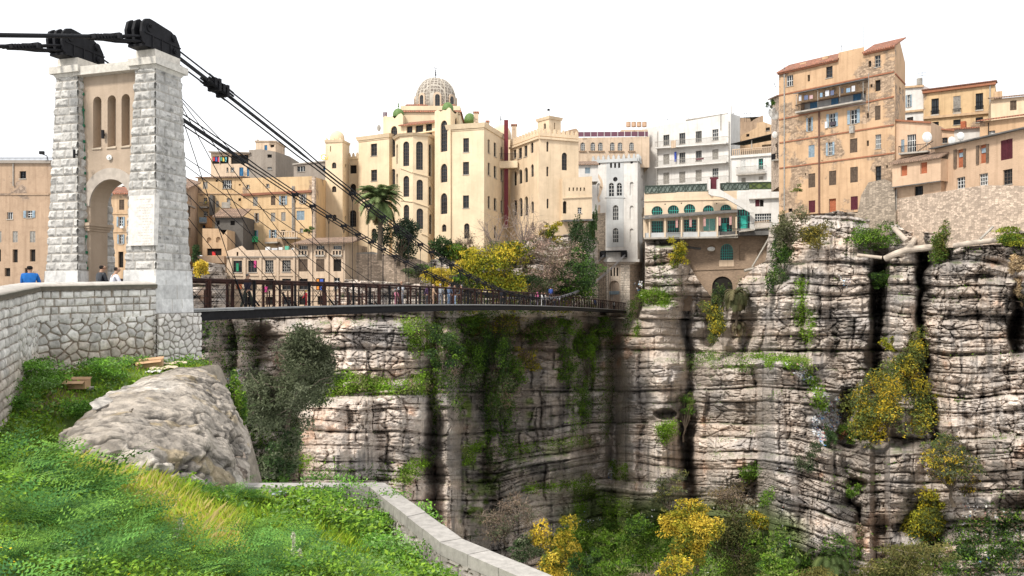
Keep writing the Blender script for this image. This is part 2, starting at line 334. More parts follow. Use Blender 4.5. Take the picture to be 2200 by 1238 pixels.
# dark alcoves
def cave(xc, yc, rx, ry, dp):
    global D
    D += dp*np.clip(1-((X+wx*.4-xc)/rx)**2-((Y+wy*.2-yc)/ry)**2, 0, 1)**.6
cave(1428, 893, 26, 14, 7); cave(1820, 870, 22, 40, 7); cave(1700, 790, 20, 10, 2); cave(2190, 720, 26, 60, 6); cave(1840, 1035, 26, 14, 4); cave(1090, 700, 150, 26, 5); cave(480, 760, 30, 90, 6); cave(1600, 700, 30, 60, 4); cave(2190, 1075, 60, 22, 5); cave(1240, 1075, 40, 14, 3)
D += 1.2*fbm(X/130, Y/200, 3, 21)*2
# bedding : three orders of beds, each with rounded noses and an undercut, split by joints into blocks
crev = np.zeros_like(D); blk = np.zeros_like(D)
def beds(h, bw, amp, groove, seed, jw, asym=.5, tilt=0.):
    global D, crev, blk
    yy = Y+wy*(1. if h > 30 else 1.25)+tilt*(X-1500)
    # uneven bed thickness
    yy = yy/h+1.4*vnoise(yy/h*.7, yy*0+seed, seed); L = np.floor(yy).astype(np.int64); f = yy-L
    xx = (X+wx*1.1)/(bw*(.6+.9*hsh(L, L*0+3, seed+1)))+17*hsh(L, L*0, seed+2); C = np.floor(xx).astype(np.int64); g = xx-C
    jit = hsh(C, L, seed+4)
    off = (hsh(L, L*0+7, seed+3)-.5)*amp*.9+(jit-.5)*amp
    pers = .5+.5*sst(.35, .65, vnoise(X/120, Y/60, seed+31))
    eh = np.minimum(f, 1-f)*h; ev = np.minimum(g, 1-g)*bw
    ch = np.exp(-(eh/jw)**2)*pers; cv = np.exp(-(ev/(jw*.9))**2)*(jit > .25)*pers
    D -= off
    D += groove*np.maximum(ch, cv*.8)
    D -= amp*.55*(np.clip(1-(2*f-1)**2, 0, 1)**.5-.6)
    crev = np.maximum(crev, np.maximum(ch, cv*.8)*min(1, groove)); blk += (jit-.5)*min(1, h/60)
D += 3.4*fbm(X/75, Y/190, 3, 201)+1.6*fbm(X/34, Y/60, 3, 202); beds(84, 200, 1.4, 1.1, 40, 2.2); beds(44, 58, 1.1, .8, 44, 1.8); beds(23, 60, .5, .4, 41, 1.3)
def blocks(bw, h, amp, groove, seed, jw, lo, hi):
    "broken blocks between the beds"
    global D, crev, blk
    r, ed = voro((X+wx*1.6)/bw, (Y+wy*1.25)/h, seed, .75); pers = sst(lo, hi, vnoise(X/70, Y/45, seed+3))
    k = np.exp(-(ed*h/jw)**2)*pers; D -= (r-.5)*amp*(.4+.6*pers); D += groove*k; crev = np.maximum(crev, k*min(1, groove)*.8); blk += (r-.5)*.5*pers
blocks(60, 32, .9, .6, 61, 1.8, .45, .65); blocks(30, 14, .6, .5, 62, 1.5, .3, .55); blocks(40, 7, .24, .28, 63, 1.0, .3, .6)
rg_ = 1-2*np.abs(fbm(X/26, Y/20, 4, 53)); D += .8*fbm(X/16, Y/11, 4, 51)-.5*rg_+.16*fbm(X/3.5, Y/3.5, 2, 52)
# rim: above it the ground runs back level under the town
T = TOP(X)+5*fbm(X/25, X*0, 3, 60)
Drim = np.zeros(len(XS))
for i in range(len(XS)):
    k = int(np.clip((T[0, i]-YS[0])/2, 0, len(YS)-1)); Drim[i] = D[min(k+3, len(YS)-1), i]
above = Y < T
n_ab = np.clip((T-Y)/2, 0, None)
Zrim = (HY-T[0])/F*Drim
# colours
gx = np.gradient(D, axis=1)
tint = fbm(X/55, Y/40, 4, 70); tint2 = fbm(X/12, Y/30, 3, 71)
c0 = np.array((.50, .43, .37)); c1 = np.array((.56, .44, .35)); c2 = np.array((.34, .315, .30)); c3 = np.array((.50, .28, .17))
C = c0[None, None]*np.ones(D.shape+(1,))
def lay(c, k):
    global C
    C = C*(1-k[..., None])+np.array(c)[None, None]*k[..., None]
lay(c1, sst(0, .3, tint)*.8); lay(c2, sst(.02, .28, -tint)*.75); lay(c3, sst(.2, .32, tint+.5*tint2)*.5*sst(.4, .7, vnoise(X/50, Y/26, 91)))
lay((.58, .53, .48), sst(.1, .35, fbm(X/30, Y/14, 4, 72))*.5)
C *= (1+.35*blk)[..., None]
strk = sst(.1, .3, fbm(X/7, Y/110, 4, 75)+.25*fbm(X/60, Y/60, 2, 76))
lay((.13, .12, .115), strk*.6)                         # black algae that ran down the face
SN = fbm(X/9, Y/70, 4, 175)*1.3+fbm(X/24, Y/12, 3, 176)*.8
def stain_shade(poly, k=.8, soft=14, c=(.07, .065, .055)):  # water stains, and the shade of clefts and overhangs put into the colour
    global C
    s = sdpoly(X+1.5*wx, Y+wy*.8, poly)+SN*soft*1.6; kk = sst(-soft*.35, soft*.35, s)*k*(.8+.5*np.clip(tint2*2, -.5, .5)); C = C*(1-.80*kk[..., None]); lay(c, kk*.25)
stain_shade([(955, 690), (1290, 680), (1285, 780), (1240, 880), (1290, 990), (1240, 1060), (1120, 1085), (1040, 1100), (950, 960), (945, 800)], .55, 18, (.10, .085, .065))  # wet rock below the bridge, with its shading painted in
stain_shade([(985, 860), (1130, 820), (1120, 1010), (990, 1060)], .4); stain_shade([(1866, 570), (1900, 570), (1893, 790), (1858, 800)], .92, 5)
stain_shade([(1962, 500), (1996, 500), (1994, 700), (2022, 960), (2000, 960), (1972, 760)], .9, 5); stain_shade([(1790, 690), (1805, 690), (1806, 740), (1795, 780)], .9, 4); stain_shade([(1822, 690), (1832, 690), (1830, 750), (1824, 750)], .85, 4)  # the first paints the long cleft's shade along its line
stain_shade([(1460, 880), (1500, 880), (1500, 1070), (1462, 1060)], .9, 8); stain_shade([(430, 690), (520, 690), (500, 860), (430, 880)], .7); stain_shade([(2165, 600), (2215, 600), (2215, 730), (2170, 720)], .85, 9); stain_shade([(2200, 490), (2080, 490), (2075, 560), (2200, 560)], .55)
stain_shade([(1778, 1040), (1855, 1060), (1850, 1130), (1785, 1090)], .8, 8); stain_shade([(1790, 1130), (1850, 1150), (1840, 1230), (1800, 1200)], .75, 8); stain_shade([(2030, 540), (2068, 540), (2065, 600), (2040, 600)], .5, 10); stain_shade([(2140, 600), (2160, 600), (2150, 700)], .6, 6)
stain_shade([(1000, 1100), (1100, 1080), (1100, 1200), (1010, 1200)], .6); stain_shade([(900, 900), (930, 880), (925, 1080), (905, 1080)], .45); stain_shade([(1580, 620), (1640, 600), (1620, 760), (1590, 760)], .6)
stain_shade([(1750, 620), (1770, 620), (1765, 720)], .5, 6); stain_shade([(1430, 870), (1460, 860), (1455, 905), (1420, 905)], .7, 6)
for i in range(26):
    sx_ = rng.uniform(1640, 2200); sy_ = rng.uniform(560, 900); stain_shade([(sx_, sy_), (sx_+rng.uniform(5, 12), sy_), (sx_+4, sy_+rng.uniform(40, 110))], rng.uniform(.4, .8), 5)
def moss(poly, k=.9, c=(.11, .17, .015)):
    s = sdpoly(X+2*wx, Y+wy, poly); lay(c, sst(-8, 10, s+30*tint2)*k*sst(.3, .6, vnoise(X/9, Y/6, 99)))
moss([(985, 1090), (1050, 1075), (1060, 1120), (995, 1125)]); moss([(1000, 1020), (1080, 1005), (1090, 1060), (1000, 1070)], .7); moss([(985, 850), (1008, 850), (1008, 910), (985, 900)], .8); moss([(1130, 860), (1145, 860), (1140, 920)], .7)
moss([(1000, 940), (1040, 930), (1030, 1010), (1005, 1010)], .6); moss([(1100, 985), (1270, 960), (1270, 985), (1110, 1010)], .5)
# soil and grass on what lies flat
gy = np.gradient(D, axis=0)
flatk = sst(.45, 1.1, -gy)
lay((.10, .15, .03), flatk*sst(.45, .6, vnoise(X/14, Y/9, 95))*.6)
floor = sst(1120, 1180, Y+2*wy-.0*X)*sst(1180, 1230, X)*(1-sst(1700, 1760, X))
lay((.10, .15, .03), floor*.9)
tr = sdpoly(X+2*wx, Y+wy, [(1655, 775), (1720, 785), (1760, 840), (1810, 850), (1800, 930), (1775, 960), (1745, 920), (1752, 870), (1700, 800)])
lay((.42, .40, .38), sst(-4, 8, tr)*.7)
C *= (1-.36*crev)[..., None]
C = np.clip(C, .012, .75)
back = np.array([0, 1., 0])
Xw = (X-CX)/F*D; Zw = (HY-Y)/F*D; Yw = D
# plateau rows: run straight back, almost level
run = n_ab*1.3
Rr = Drim[None, :]+run
Xp = (X-CX)/F*Drim[None, :]+(X-CX)/F*run; Yp = Rr; Zp = np.minimum(Zrim[None, :]+run*.0+.3*fbm(X/20, Y/5, 3, 77), Zrim[None, :]+.6)
Xw = np.where(above, Xp, Xw); Yw = np.where(above, Yp, Yw); Zw = np.where(above, Zp, Zw)
lay((.20, .17, .12), above*.9)
V = np.stack([Xw, Yw, Zw], -1).reshape(-1, 3)
q = grid_faces(len(XS), len(YS))[:, ::-1]
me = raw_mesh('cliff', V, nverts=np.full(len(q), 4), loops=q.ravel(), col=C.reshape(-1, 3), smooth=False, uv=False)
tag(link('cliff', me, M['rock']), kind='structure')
DG = np.where(above, np.nan, D)
def dcliff(x, y):
    i = int(np.clip((x-XS[0])/2, 0, len(XS)-1)); j = int(np.clip((y-YS[0])/2, 0, len(YS)-1))
    v = DG[j, i]
    if np.isnan(v): return float(Drim[i])
    return float(v)
# the floor of the gorge and the land behind, out to the horizon
g = MB(); g.quad((-900, 60, -52), (900, 60, -52), (900, 1800, -52), (-900, 1800, -52)); 
tag(g.build('ground', flat('gorge_floor', (.06, .08, .03), .95)), kind='structure')
# ================================================================ NEAR BANK : gateway, wall, slope
K = P(335, 640, 31.03)[:2]; ET = np.array((.2964, .9551)); ES = np.array((-.9551, .2964))
def G(s, t, z): p = K+ES*s+ET*t; return np.array((p[0], p[1], z))
class Wall:
    "vertical plane through two plan points; u metres along it, z up; knows where a sight line meets it"
    def __init__(s, A, B):
        s.A = np.array(A[:2], float); s.B = np.array(B[:2], float); s.L = np.linalg.norm(s.B-s.A); s.e = (s.B-s.A)/s.L
        s.n = np.array((s.e[1], -s.e[0]))
        if s.n@(s.A+s.B) > 0: s.n = -s.n
    def uv(s, x, y):
        r = np.array(((x-CX)/F, 1.0)); k = (s.A@s.n)/(r@s.n); p = r*k
        return float((p-s.A)@s.e), float((HY-y)/F*k)
    def pt(s, u, z, off=0.):
        p = s.A+s.e*u+s.n*off; return np.array((p[0], p[1], z))
    def at(s, x, y, off=0.): u, z = s.uv(x, y); return s.pt(u, z, off)
WS = lambda s: Wall(G(s, 0, 0), G(s, 100, 0))       # plane along the bridge
def relief(quads, res, fn, name, mat, parent=None):
    "faces with modelled relief: each quad = bottom-left, bottom-right, top-left, top-right, u offset"
    VV = []; QQ = []; CC = []; b = 0
    for bl, br, tl, tr, u0 in quads:
        bl, br, tl, tr = [np.array(p, float) for p in (bl, br, tl, tr)]
        w_ = max(np.linalg.norm(br-bl), np.linalg.norm(tr-tl)); h_ = max(np.linalg.norm(tl-bl), np.linalg.norm(tr-br))
        nx = max(3, int(w_/res)); ny = max(3, int(h_/res)); a, c = np.meshgrid(np.linspace(0, 1, nx), np.linspace(0, 1, ny))
        a_ = a[..., None]; c_ = c[..., None]
        p = bl*(1-a_)*(1-c_)+br*a_*(1-c_)+tl*(1-a_)*c_+tr*a_*c_
        n = np.cross(br-bl, tl-bl); n /= np.linalg.norm(n)
        if n@(bl+tr) > 0: n = -n
        U = u0+np.sum((p-bl)*((br-bl)/np.linalg.norm(br-bl)), -1); Z = p[..., 2]
        h, col = fn(U, Z, np.minimum(a, 1-a)*w_, np.minimum(c, 1-c)*h_)
        p = p+n*h[..., None]
        VV.append(p.reshape(-1, 3)); CC.append(col.reshape(-1, 3)); QQ.append(grid_faces(nx, ny)+b); b += nx*ny
    V = np.concatenate(VV); Q = np.concatenate(QQ)
    V = V-(ORG.get(parent.name, np.zeros(3)) if parent is not None else 0)
    me = raw_mesh(name, V, nverts=np.full(len(Q), 4), loops=Q.ravel(), col=np.concatenate(CC), uv=False)
    return link(name, me, mat, parent)
def ashlar(ch, bw, seed, base=(.46, .445, .42), rough=.045, z0=0., j=.018, margin=0.):
    def fn(U, Z, ea, ec):
        z = (Z-z0)/ch; Lr = np.floor(z).astype(np.int64); f = z-Lr
        bwv = bw*(.8+.5*hsh(Lr, Lr*0, seed)); x = U/bwv+.5*(Lr % 2)+.3*hsh(Lr, Lr*0, seed+1); x = x+.16*np.sin(x*2.1+Lr*1.7); C_ = np.floor(x).astype(np.int64); g = x-C_
        r = hsh(C_, Lr, seed+2); e = np.minimum(np.minimum(f, 1-f)*ch, np.minimum(g, 1-g)*bwv)
        k = sst(0, j, e); pil = sst(0, .10, e)
        nn = fbm(U*7+r*30, Z*9, 4, seed+3); fac = np.abs(fbm(U*3.2+r*50, Z*3.5+r*20, 3, seed+8))
        h = k*.012+pil*rough*(.6+.8*r)+pil*(nn*.055+fac*.09)*(rough/.05)-.02
        b_ = np.array(base); v = (.80+.32*r)[..., None]; c = b_*v*np.array((1, 1, 1.))
        c = c*(1-.10*sst(0, .2, fbm(U*2, Z*2, 3, seed+5)))[..., None]
        dk = sst(.08, .26, nn)*.5*pil*(rough > .02); c = c*(1-dk)[..., None]
        c = np.where((k < .6)[..., None], np.array((.36, .33, .29))*1., c)
        st = sst(.12, .32, fbm(U*3, Z*.4, 3, seed+11)); c = c*(1-.25*st)[..., None]
        return h, np.clip(c, 0, .8)
    return fn
gate = empty('bridge_gateway', G(2.7, 1, -.6), 'tall pale rusticated stone gateway with an arch and black cable saddles on top', 'gateway')
def pier(s0, s1, seed):
    b = .3; ZB, ZP, ZT = -.62, 1.07, 8.96; k = (ZP-ZB)/(ZT-ZB)
    def cor(z):
        q = b*(z-ZB)/(ZT-ZB); return (s0+q, s1-q, q, 2.06-q)
    def ring(z, g=0.):
        a0, a1, t0, t1 = cor(z); return [G(a0-g, t0-g, z), G(a0-g, t1+g, z), G(a1+g, t1+g, z), G(a1+g, t0-g, z)]
    lo, hi = ring(ZP), ring(ZT)
    qs = []; off = 0
    for i in ((3, 0), (0, 1), (2, 3), (1, 2)):
        bl, br, tl, tr = lo[i[0]], lo[i[1]], hi[i[0]], hi[i[1]]; qs.append((bl, br, tl, tr, off)); off += 3.3
    # outward displacement on all four sides
    VV = []
    pr = relief(qs[:2], .028, ashlar(.352, .52, seed, z0=ZP), 'pier', M['stone'], gate)
    m = MB(); m.prism(ring(ZP-.01, -.03), ring(ZT, -.03)); 
    m.cur = (.5, .49, .47)
    m2 = MB(); m2.cur = (.5, .48, .45); m2.prism([p for p in ring(ZP, -.04)], [p for p in ring(ZT, -.04)])
    m2.build('pier_core', M['stone'], pr)
    relief(qs[2:], .06, ashlar(.352, .52, seed+1, z0=ZP), 'pier_back', M['stone'], pr)
    p0, p1 = ring(ZB, .05), ring(ZP, .05)
    qs = [(p0[a], p0[c], p1[a], p1[c], o) for a, c, o in ((3, 0, 0), (0, 1, .95), (2, 3, 3), (1, 2, 6))]
    relief(qs, .03, ashlar(.56, .82, seed+2, (.56, .555, .54), .0, ZB, .012), 'plinth', M['stone'], gate)
    m = MB(); m.cur = (.52, .51, .49); m.prism(ring(ZB-.0, .02), ring(ZP, .02)); m.prism(ring(ZP, .045), [q+np.array((0, 0, .0)) for q in ring(ZP+.02, .03)]); m.build('plinth_core', M['stone'], gate)
    m = MB(); m.cur = (.52, .49, .44)
    r0 = ring(ZT, .02); r1 = [q+np.array((0, 0, .14)) for q in ring(ZT, .10)]; m.prism(r0, r1)
    r2 = [q+np.array((0, 0, .143)) for q in ring(ZT, .20)]; r3 = [q+np.array((0, 0, .42)) for q in ring(ZT, .20)]; m.prism(r2, r3)
    c = m.build('cornice', M['stone'], gate)
    m = MB(); m.cur = (.56, .52, .46); m.prism([q+np.array((0, 0, .42)) for q in ring(ZT, -.02)], [q+np.array((0, 0, .78)) for q in ring(ZT, -.02)]); m.build('cap_block', M['stone'], gate)
    # saddle : upright plates with rounded shoulders, rollers and bolts
    sc_ = (s0+s1)/2; zb = ZT+.78
    sad = None
    prof = [(-.25, .12), (-.32, .5), (-.27, .85), (-.1, 1.05), (.12, 1.12), (.35, 1.10), (1.3, .98), (1.62, .82), (1.8, .55), (1.86, .2), (1.8, .0), (0, 0)]
    m = MB()
    for ds in (-.34, -.0, .34):
        if ds == -.34: m.prism([G(sc_+ds-.05, t+.0, zb+z) for t, z in prof], [G(sc_+ds+.05, t, zb+z) for t, z in prof])
        else:
            pf = [(-.3, .12), (-.36, .6), (-.25, .95), (-.05, 1.08), (.15, 1.0), (.2, .5), (1.4, .4), (1.5, 0)]
            m.prism([G(sc_+ds-.06, t, zb+z) for t, z in pf], [G(sc_+ds+.06, t, zb+z) for t, z in pf])
    m.prism([G(sc_-.4, -.15, zb), G(sc_-.4, 1.85, zb), G(sc_+.42, 1.85, zb), G(sc_+.42, -.15, zb)], [G(sc_-.4, -.15, zb+.10), G(sc_-.4, 1.85, zb+.10), G(sc_+.42, 1.85, zb+.10), G(sc_+.42, -.15, zb+.10)])
    m.prism([G(sc_-.28, .3, zb+.1), G(sc_-.28, 1.5, zb+.1), G(sc_+.3, 1.5, zb+.1), G(sc_+.3, .3, zb+.1)], [G(sc_-.28, .3, zb+.4), G(sc_-.28, 1.5, zb+.4), G(sc_+.3, 1.5, zb+.4), G(sc_+.3, .3, zb+.4)])
    for t in (.1, 1.45): m.tube([G(sc_-.42, t, zb+.75), G(sc_+.42, t, zb+.75)], .16, 12)
    # angle iron ribs on the near plate
    m.beam(G(sc_-.40, -.15, zb+.52), G(sc_-.40, 1.84, zb+.45), .04, .05)
    for t in (.25, .75, 1.25): m.beam(G(sc_-.40, t, zb+.05), G(sc_-.40, t, zb+.5), .04, .06)
    sad = m.build('cable_saddle', M['iron'], gate)
    for t, z, r in ((.12, .85, .09), (1.4, .68, .09), (1.5, .25, .12)):
        m = MB(); m.tube([G(sc_-.40, t, zb+z), G(sc_-.47, t, zb+z)], r, 10); m.tube([G(sc_-.47, t, zb+z), G(sc_-.50, t, zb+z)], r*.5, 8); m.build('bolt', M['iron'], sad)
pier(0, 1.55, 101); pier(3.8, 5.49, 131)
M['gateplaster'] = plaster('gateway_plaster', (.42, .33, .25), (.3, .25, .2), 0, .3, .3)
wp = Wall(G(1.2, .55, 0), G(4.2, .55, 0))
def archpts(c, zs, r, n=14, z0=None):
    pts = [(c-r, z0), (c+r, z0)]+[(c+r*math.cos(math.pi*i/n), zs+r*math.sin(math.pi*i/n)) for i in range(n+1)]
    return pts
def punched(mb, pt, outline, holes, depths):
    V, T_ = fill(lambda u, z: pt(u, z, 0), [outline]+holes); mb.add(V, T_)
    for h, d in zip(holes, depths):
        n = len(h); mb.add([pt(u, z, 0) for u, z in h]+[pt(u, z, -d) for u, z in h], [[i, (i+1) % n, n+(i+1) % n, n+i] for i in range(n)])
m = MB(); zt = 8.98
outl = [(0, -.6), (3, -.6), (3, zt), (0, zt)]; cen = 1.475; opening = archpts(cen, 3.72, 1.04, 16, -.6)
outl = [(0, -.6), (cen-1.04, -.6)]+[(cen+1.04*math.cos(math.pi*(1-i/16)), 3.72+1.04*math.sin(math.pi*(1-i/16))) for i in range(17)]+[(cen+1.04, -.6), (3, -.6), (3, zt), (0, zt)]
slits = []
for x0, x1 in ((200, 218), (231, 249), (261, 279)):
    u0, _ = wp.uv(x0, 260); u1, _ = wp.uv(x1, 260); c = (u0+u1)/2; r = abs(u1-u0)/2; slits.append(archpts(c, 8.15-r, r, 8, 6.05))
punched(m, wp.pt, outl, slits, [.4]*3)
V_, T_ = fill(lambda u, z: wp.pt(u, z, -.9), [outl]); m.add(V_, T_)
ap = outl[1:20]; n = len(ap); m.add([wp.pt(u, z, 0) for u, z in ap]+[wp.pt(u, z, -.9) for u, z in ap], [[i, i+1, n+i+1, n+i] for i in range(n-1)])
pan = m.build('arch_wall', M['gateplaster'], gate)
m = MB()
for h in slits: V_, T_ = fill(lambda u, z: wp.pt(u, z, -.395), [h]); m.add(V_, T_)
m.build('niche_back', M['gateplaster'], pan)
m = MB()
for h in slits:
    u0 = h[0][0]-.03; u1 = h[1][0]+.03; m.hexa([wp.pt(u0, 6.0, -.3), wp.pt(u1, 6.0, -.3), wp.pt(u1, 6.0, .05), wp.pt(u0, 6.0, .05), wp.pt(u0, 6.2, -.38), wp.pt(u1, 6.2, -.38), wp.pt(u1, 6.05, .05), wp.pt(u0, 6.05, .05)])
m.build('sill', flat('sill_stone', (.46, .38, .29)), pan)
m = MB(); n = 24
for i in range(n):
    a0 = math.pi*i/n; a1 = math.pi*(i+1)/n; q = [(cen+r*math.cos(a), 3.72+r*math.sin(a)) for r, a in ((1.045, a0), (1.5, a0), (1.5, a1), (1.045, a1))]
    m.hexa([wp.pt(u, z, -.01) for u, z in q]+[wp.pt(u, z, .06) for u, z in q])
m.build('arch_ring', flat('arch_ring_stone', (.40, .35, .30), .9, 0, .15, 4, .3), pan)
m = MB()
for z0, z1, o in ((2.72, 2.82, .04), (2.82, 2.92, .08), (2.92, 3.04, .13)):
    for sA, sB in ((3.72-o, 3.9),):
        m.hexa([G(sA, .5-o, z0), G(sB, .5-o, z0), G(sB, 1.5+o, z0), G(sA, 1.5+o, z0), G(sA, .5-o, z1), G(sB, .5-o, z1), G(sB, 1.5+o, z1), G(sA, 1.5+o, z1)])
m.build('impost', M['gateplaster'], pan)
m = MB(); m.cur = (.50, .47, .42)
m.prism([G(s, t, 8.98) for s, t in ((1.0, .2), (4.3, .2), (4.3, 1.9), (1.0, 1.9))], [G(s, t, 9.32) for s, t in ((1.0, .2), (4.3, .2), (4.3, 1.9), (1.0, 1.9))]); m.build('lintel', M['stone'], gate)
wq = Wall(G(0, -.075, 0), G(1.6, -.075, 0)); m = MB(); m.cur = (.60, .57, .53)
u0, zt_ = wq.uv(276, 421); u1, zb_ = wq.uv(331, 527)
m.hexa([wq.pt(u0, zb_, -.2), wq.pt(u1, zb_, -.2), wq.pt(u1, zb_, .02), wq.pt(u0, zb_, .02), wq.pt(u0, zt_, -.3), wq.pt(u1, zt_, -.3), wq.pt(u1, zt_, -.03), wq.pt(u0, zt_, -.03)])
plq = m.build('plaque', M['stone'], gate); m = MB(); rp_ = random.Random(5)
for k in range(17):
    z = zt_-.16-k*.108; f = (zt_-z)/(zt_-zb_); o = -.03+.05*f+.003; u = u0+(u1-u0)*(.55 if k % 3 else .3)
    if k in (4, 9, 13): u = u0+(u1-u0)*.4
    while True:
        du = rp_.uniform(.05, .13)
        if u+du > max(u0, u1)-.08 if u1 > u0 else u-du < u1+.08: break
        sg = 1 if u1 > u0 else -1; m.quad(wq.pt(u, z-.014, o+.0012), wq.pt(u+sg*du, z-.014, o+.0012), wq.pt(u+sg*du, z+.014, o-.0012+.0024), wq.pt(u, z+.014, o-.0012+.0024)); u += sg*(du+.04)
m.build('worn_inscription', flat('worn_inscription', (.44, .40, .36)), plq)
m = MB(); zz = np.linspace(1.2, 8.8, 60); m.tube([G(3.84+.03*math.sin(z*4)+.25*(z/9), .52+.02*math.cos(z*7), z) for z in zz], .016, 5)
for z in zz[::5]: m.box(G(3.80+.25*(z/9), .5, z), (.07, .07, .1))
m.build('festoon_wire', flat('green_wire', (.02, .16, .08)), gate)
for (x, y, s_) in ((166, 332, 1),):
    m = MB(); wl = Wall(G(3.8, -.02, 0), G(5.4, -.02, 0)); p = wl.at(x, y, .15); m.box(p, (.07, .07, .34)); m.box(p+np.array((0, .1, 0)), (.04, .2, .04)); m.build('bracket', M['iron'], gate)
p = wp.at(226, 290, .12); m = MB(); m.box(p, (.09, .09, .34)); m.box(p+np.array((0, .08, 0)), (.04, .2, .04)); m.build('bracket', M['iron'], gate)
p = wp.at(237, 339, .03); m = MB(); m.tube([p, p+np.array((0, -.06, 0))], .11, 12); m.tube([p, p+np.array((0, -.12, 0))], .04, 8); m.build('wall_lamp', M['white'], gate)
# backstays : thick cables with sockets running down behind the camera's left
for sc_, nm, lab in ((.775, 'backstay_cable', 'near black backstay cable with bolted socket leaving the front saddle'), (4.645, 'backstay_cable', 'farther black backstay cable with bolted socket leaving the rear saddle')):
    r = empty(nm, G(sc_, 0, 9.9), lab, 'cable', 'backstay cables of the gateway')
    z0 = 9.96+.3; m = MB()
    f_ = lambda t: z0-.12-(-t)*.30 if sc_ < 2 else z0-.12-(-t)*.30
    m.tube([G(sc_, t, f_(t)) for t in (-1.3, -4, -9, -16)], .075, 8); c = m.build('main_rope', M['cable'], r)
    for ds in (-.28, .28):
        m = MB(); m.tube([G(sc_+ds, .4, z0), G(sc_+ds, -.9, f_(-.9)+.02), G(sc_+ds*.7, -1.6, f_(-1.6)), G(sc_+ds*.5, -2.3, f_(-2.3))], .05, 6)
        m.tube([G(sc_+ds, .4, z0-.2), G(sc_+ds, -.9, f_(-.9)-.16), G(sc_+ds*.7, -1.6, f_(-1.6)-.1), G(sc_+ds*.5, -2.3, f_(-2.3)-.08)], .05, 6); m.build('tie_rod', M['cable'], r)
    m = MB(); m.box(G(sc_, -1.35, f_(-1.35)), (.75, .14, .22), (ES[0], ES[1], 0)); m.tube([G(sc_, -.95, f_(-.95)), G(sc_, -1.75, f_(-1.75))], .12, 8)
    for t in np.linspace(-1.55, -2.4, 7): m.box(G(sc_, t, f_(t)), (.5, .05, .16), (ES[0], ES[1], 0))
    m.build('socket', M['iron'], r)
# ---------------------------------------------------------------- retaining wall
WP = [P(-420, 640, 12.)[:2], P(-40, 640, 19.)[:2], P(30, 640, 23.)[:2], P(82, 640, 27.2)[:2], K+np.array((.0, -.02))]
CZ = [-.62, -.16, .03, .22, .36]
def polystone(U, Z, ea, ec):
    # coursed squared stones above, polygonal rubble below
    zt = np.interp(U, UCUM, CZ); dz = zt-Z
    z = dz/.27+.35*fbm(U*.8, Z*.8, 2, 5); Lr = np.floor(z).astype(np.int64); f = z-Lr; bw = .42*(.8+.5*hsh(Lr, Lr*0, 3))
    x = U/bw+hsh(Lr, Lr*0, 4)*3; x = x+.22*np.sin(x*2.6+Lr); C_ = np.floor(x).astype(np.int64); g = x-C_; r1 = hsh(C_, Lr, 6)
    e1 = np.minimum(np.minimum(f, 1-f)*.27, np.minimum(g, 1-g)*bw)+.02*fbm(U*6, Z*6, 3, 9)
    wx_ = U/.36+.15*fbm(U*3, Z*3, 3, 11); wz_ = Z/.31+.15*fbm(U*3, Z*3, 3, 12); r2, ed = voro(wx_, wz_, 14, .75); e2 = ed*.31*.55
    sw = dz+.12*fbm(U*1.5, Z*0, 2, 15) > 1.02
    cs = U < USW     # the wall nearer the camera is coursed all the way down
    use2 = sw & ~cs
    e = np.where(use2, e2, e1); r = np.where(use2, r2, r1)
    k = sst(.004, .028, e); nn = fbm(U*6, Z*6, 4, 16)
    h = k*.05+sst(0, .12, e)*.03+nn*.05*k-.03
    c = np.array((.66, .64, .60))*(.78+.34*r)[..., None]*np.ones(3); c = c*(1-.16*sst(.3, .6, hsh(C_*0+(r*999).astype(np.int64), C_*0, 3)))[..., None]
    c = c*(1-.28*sst(.1, .3, nn))[..., None]; c = c*(1-.30*sst(.02, .3, fbm(U*1.6, Z*.35, 4, 33)))[..., None]
    mort = np.array((.27, .22, .17))*(1+.3*fbm(U*5, Z*5, 2, 17))[..., None]
    c = c*k[..., None]+mort*(1-k)[..., None]
    dirt = sst(.0, .7, dz-1.5+.9*fbm(U*1.2, Z*1.2, 3, 18)); c = c*(1-.35*dirt[..., None]*np.array((.6, .8, 1.)))
    return h, np.clip(c, 0, .8)
UCUM = [0]
for a, b in zip(WP[:-1], WP[1:]): UCUM.append(UCUM[-1]+np.linalg.norm(b-a))
USW = UCUM[2]+.5
rw = empty('retaining_wall', (WP[3][0], WP[3][1], -3), 'pale stone retaining wall, squared courses above polygonal rubble, under a weathered coping', 'retaining wall')
qs = []
for i in range(4):
    a, b = WP[i], WP[i+1]; qs.append(((a[0], a[1], -3.6), (b[0], b[1], -3.6), (a[0], a[1], CZ[i]), (b[0], b[1], CZ[i+1]), UCUM[i]))
relief(qs, .028, polystone, 'stonework', M['stone'], rw)
def wn(i):
    e = []
    for a, b in ((i-1, i), (i, i+1)):
        if a < 0 or b > 4: continue
        d_ = WP[b]-WP[a]; n_ = np.array((d_[1], -d_[0])); n_ /= np.linalg.norm(n_); e.append(-n_ if n_@WP[i] > 0 else n_)
    n_ = sum(e); return n_/np.linalg.norm(n_)
m = MB(); m.cur = (.17, .15, .125); rows = []
for i in range(5):
    n_ = wn(i); z = CZ[i]; p = WP[i]; rows.append([(p+n_*.10, z-.0), (p+n_*.12, z+.15), (p-n_*.0, z+.19)])
sub = []
for i in range(4):
    for k in range(12 if i < 4 else 13):
        f = k/12; sub.append([(rows[i][j][0]*(1-f)+rows[i+1][j][0]*f, rows[i][j][1]*(1-f)+rows[i+1][j][1]*f+.012*(hsh(np.array([i*12+k]), np.array([j]), 3)[0]-.5)) for j in range(3)])
sub.append(rows[4])
nn_ = [wn(min(4, int(i/12))) for i in range(len(sub))]
V_ = []
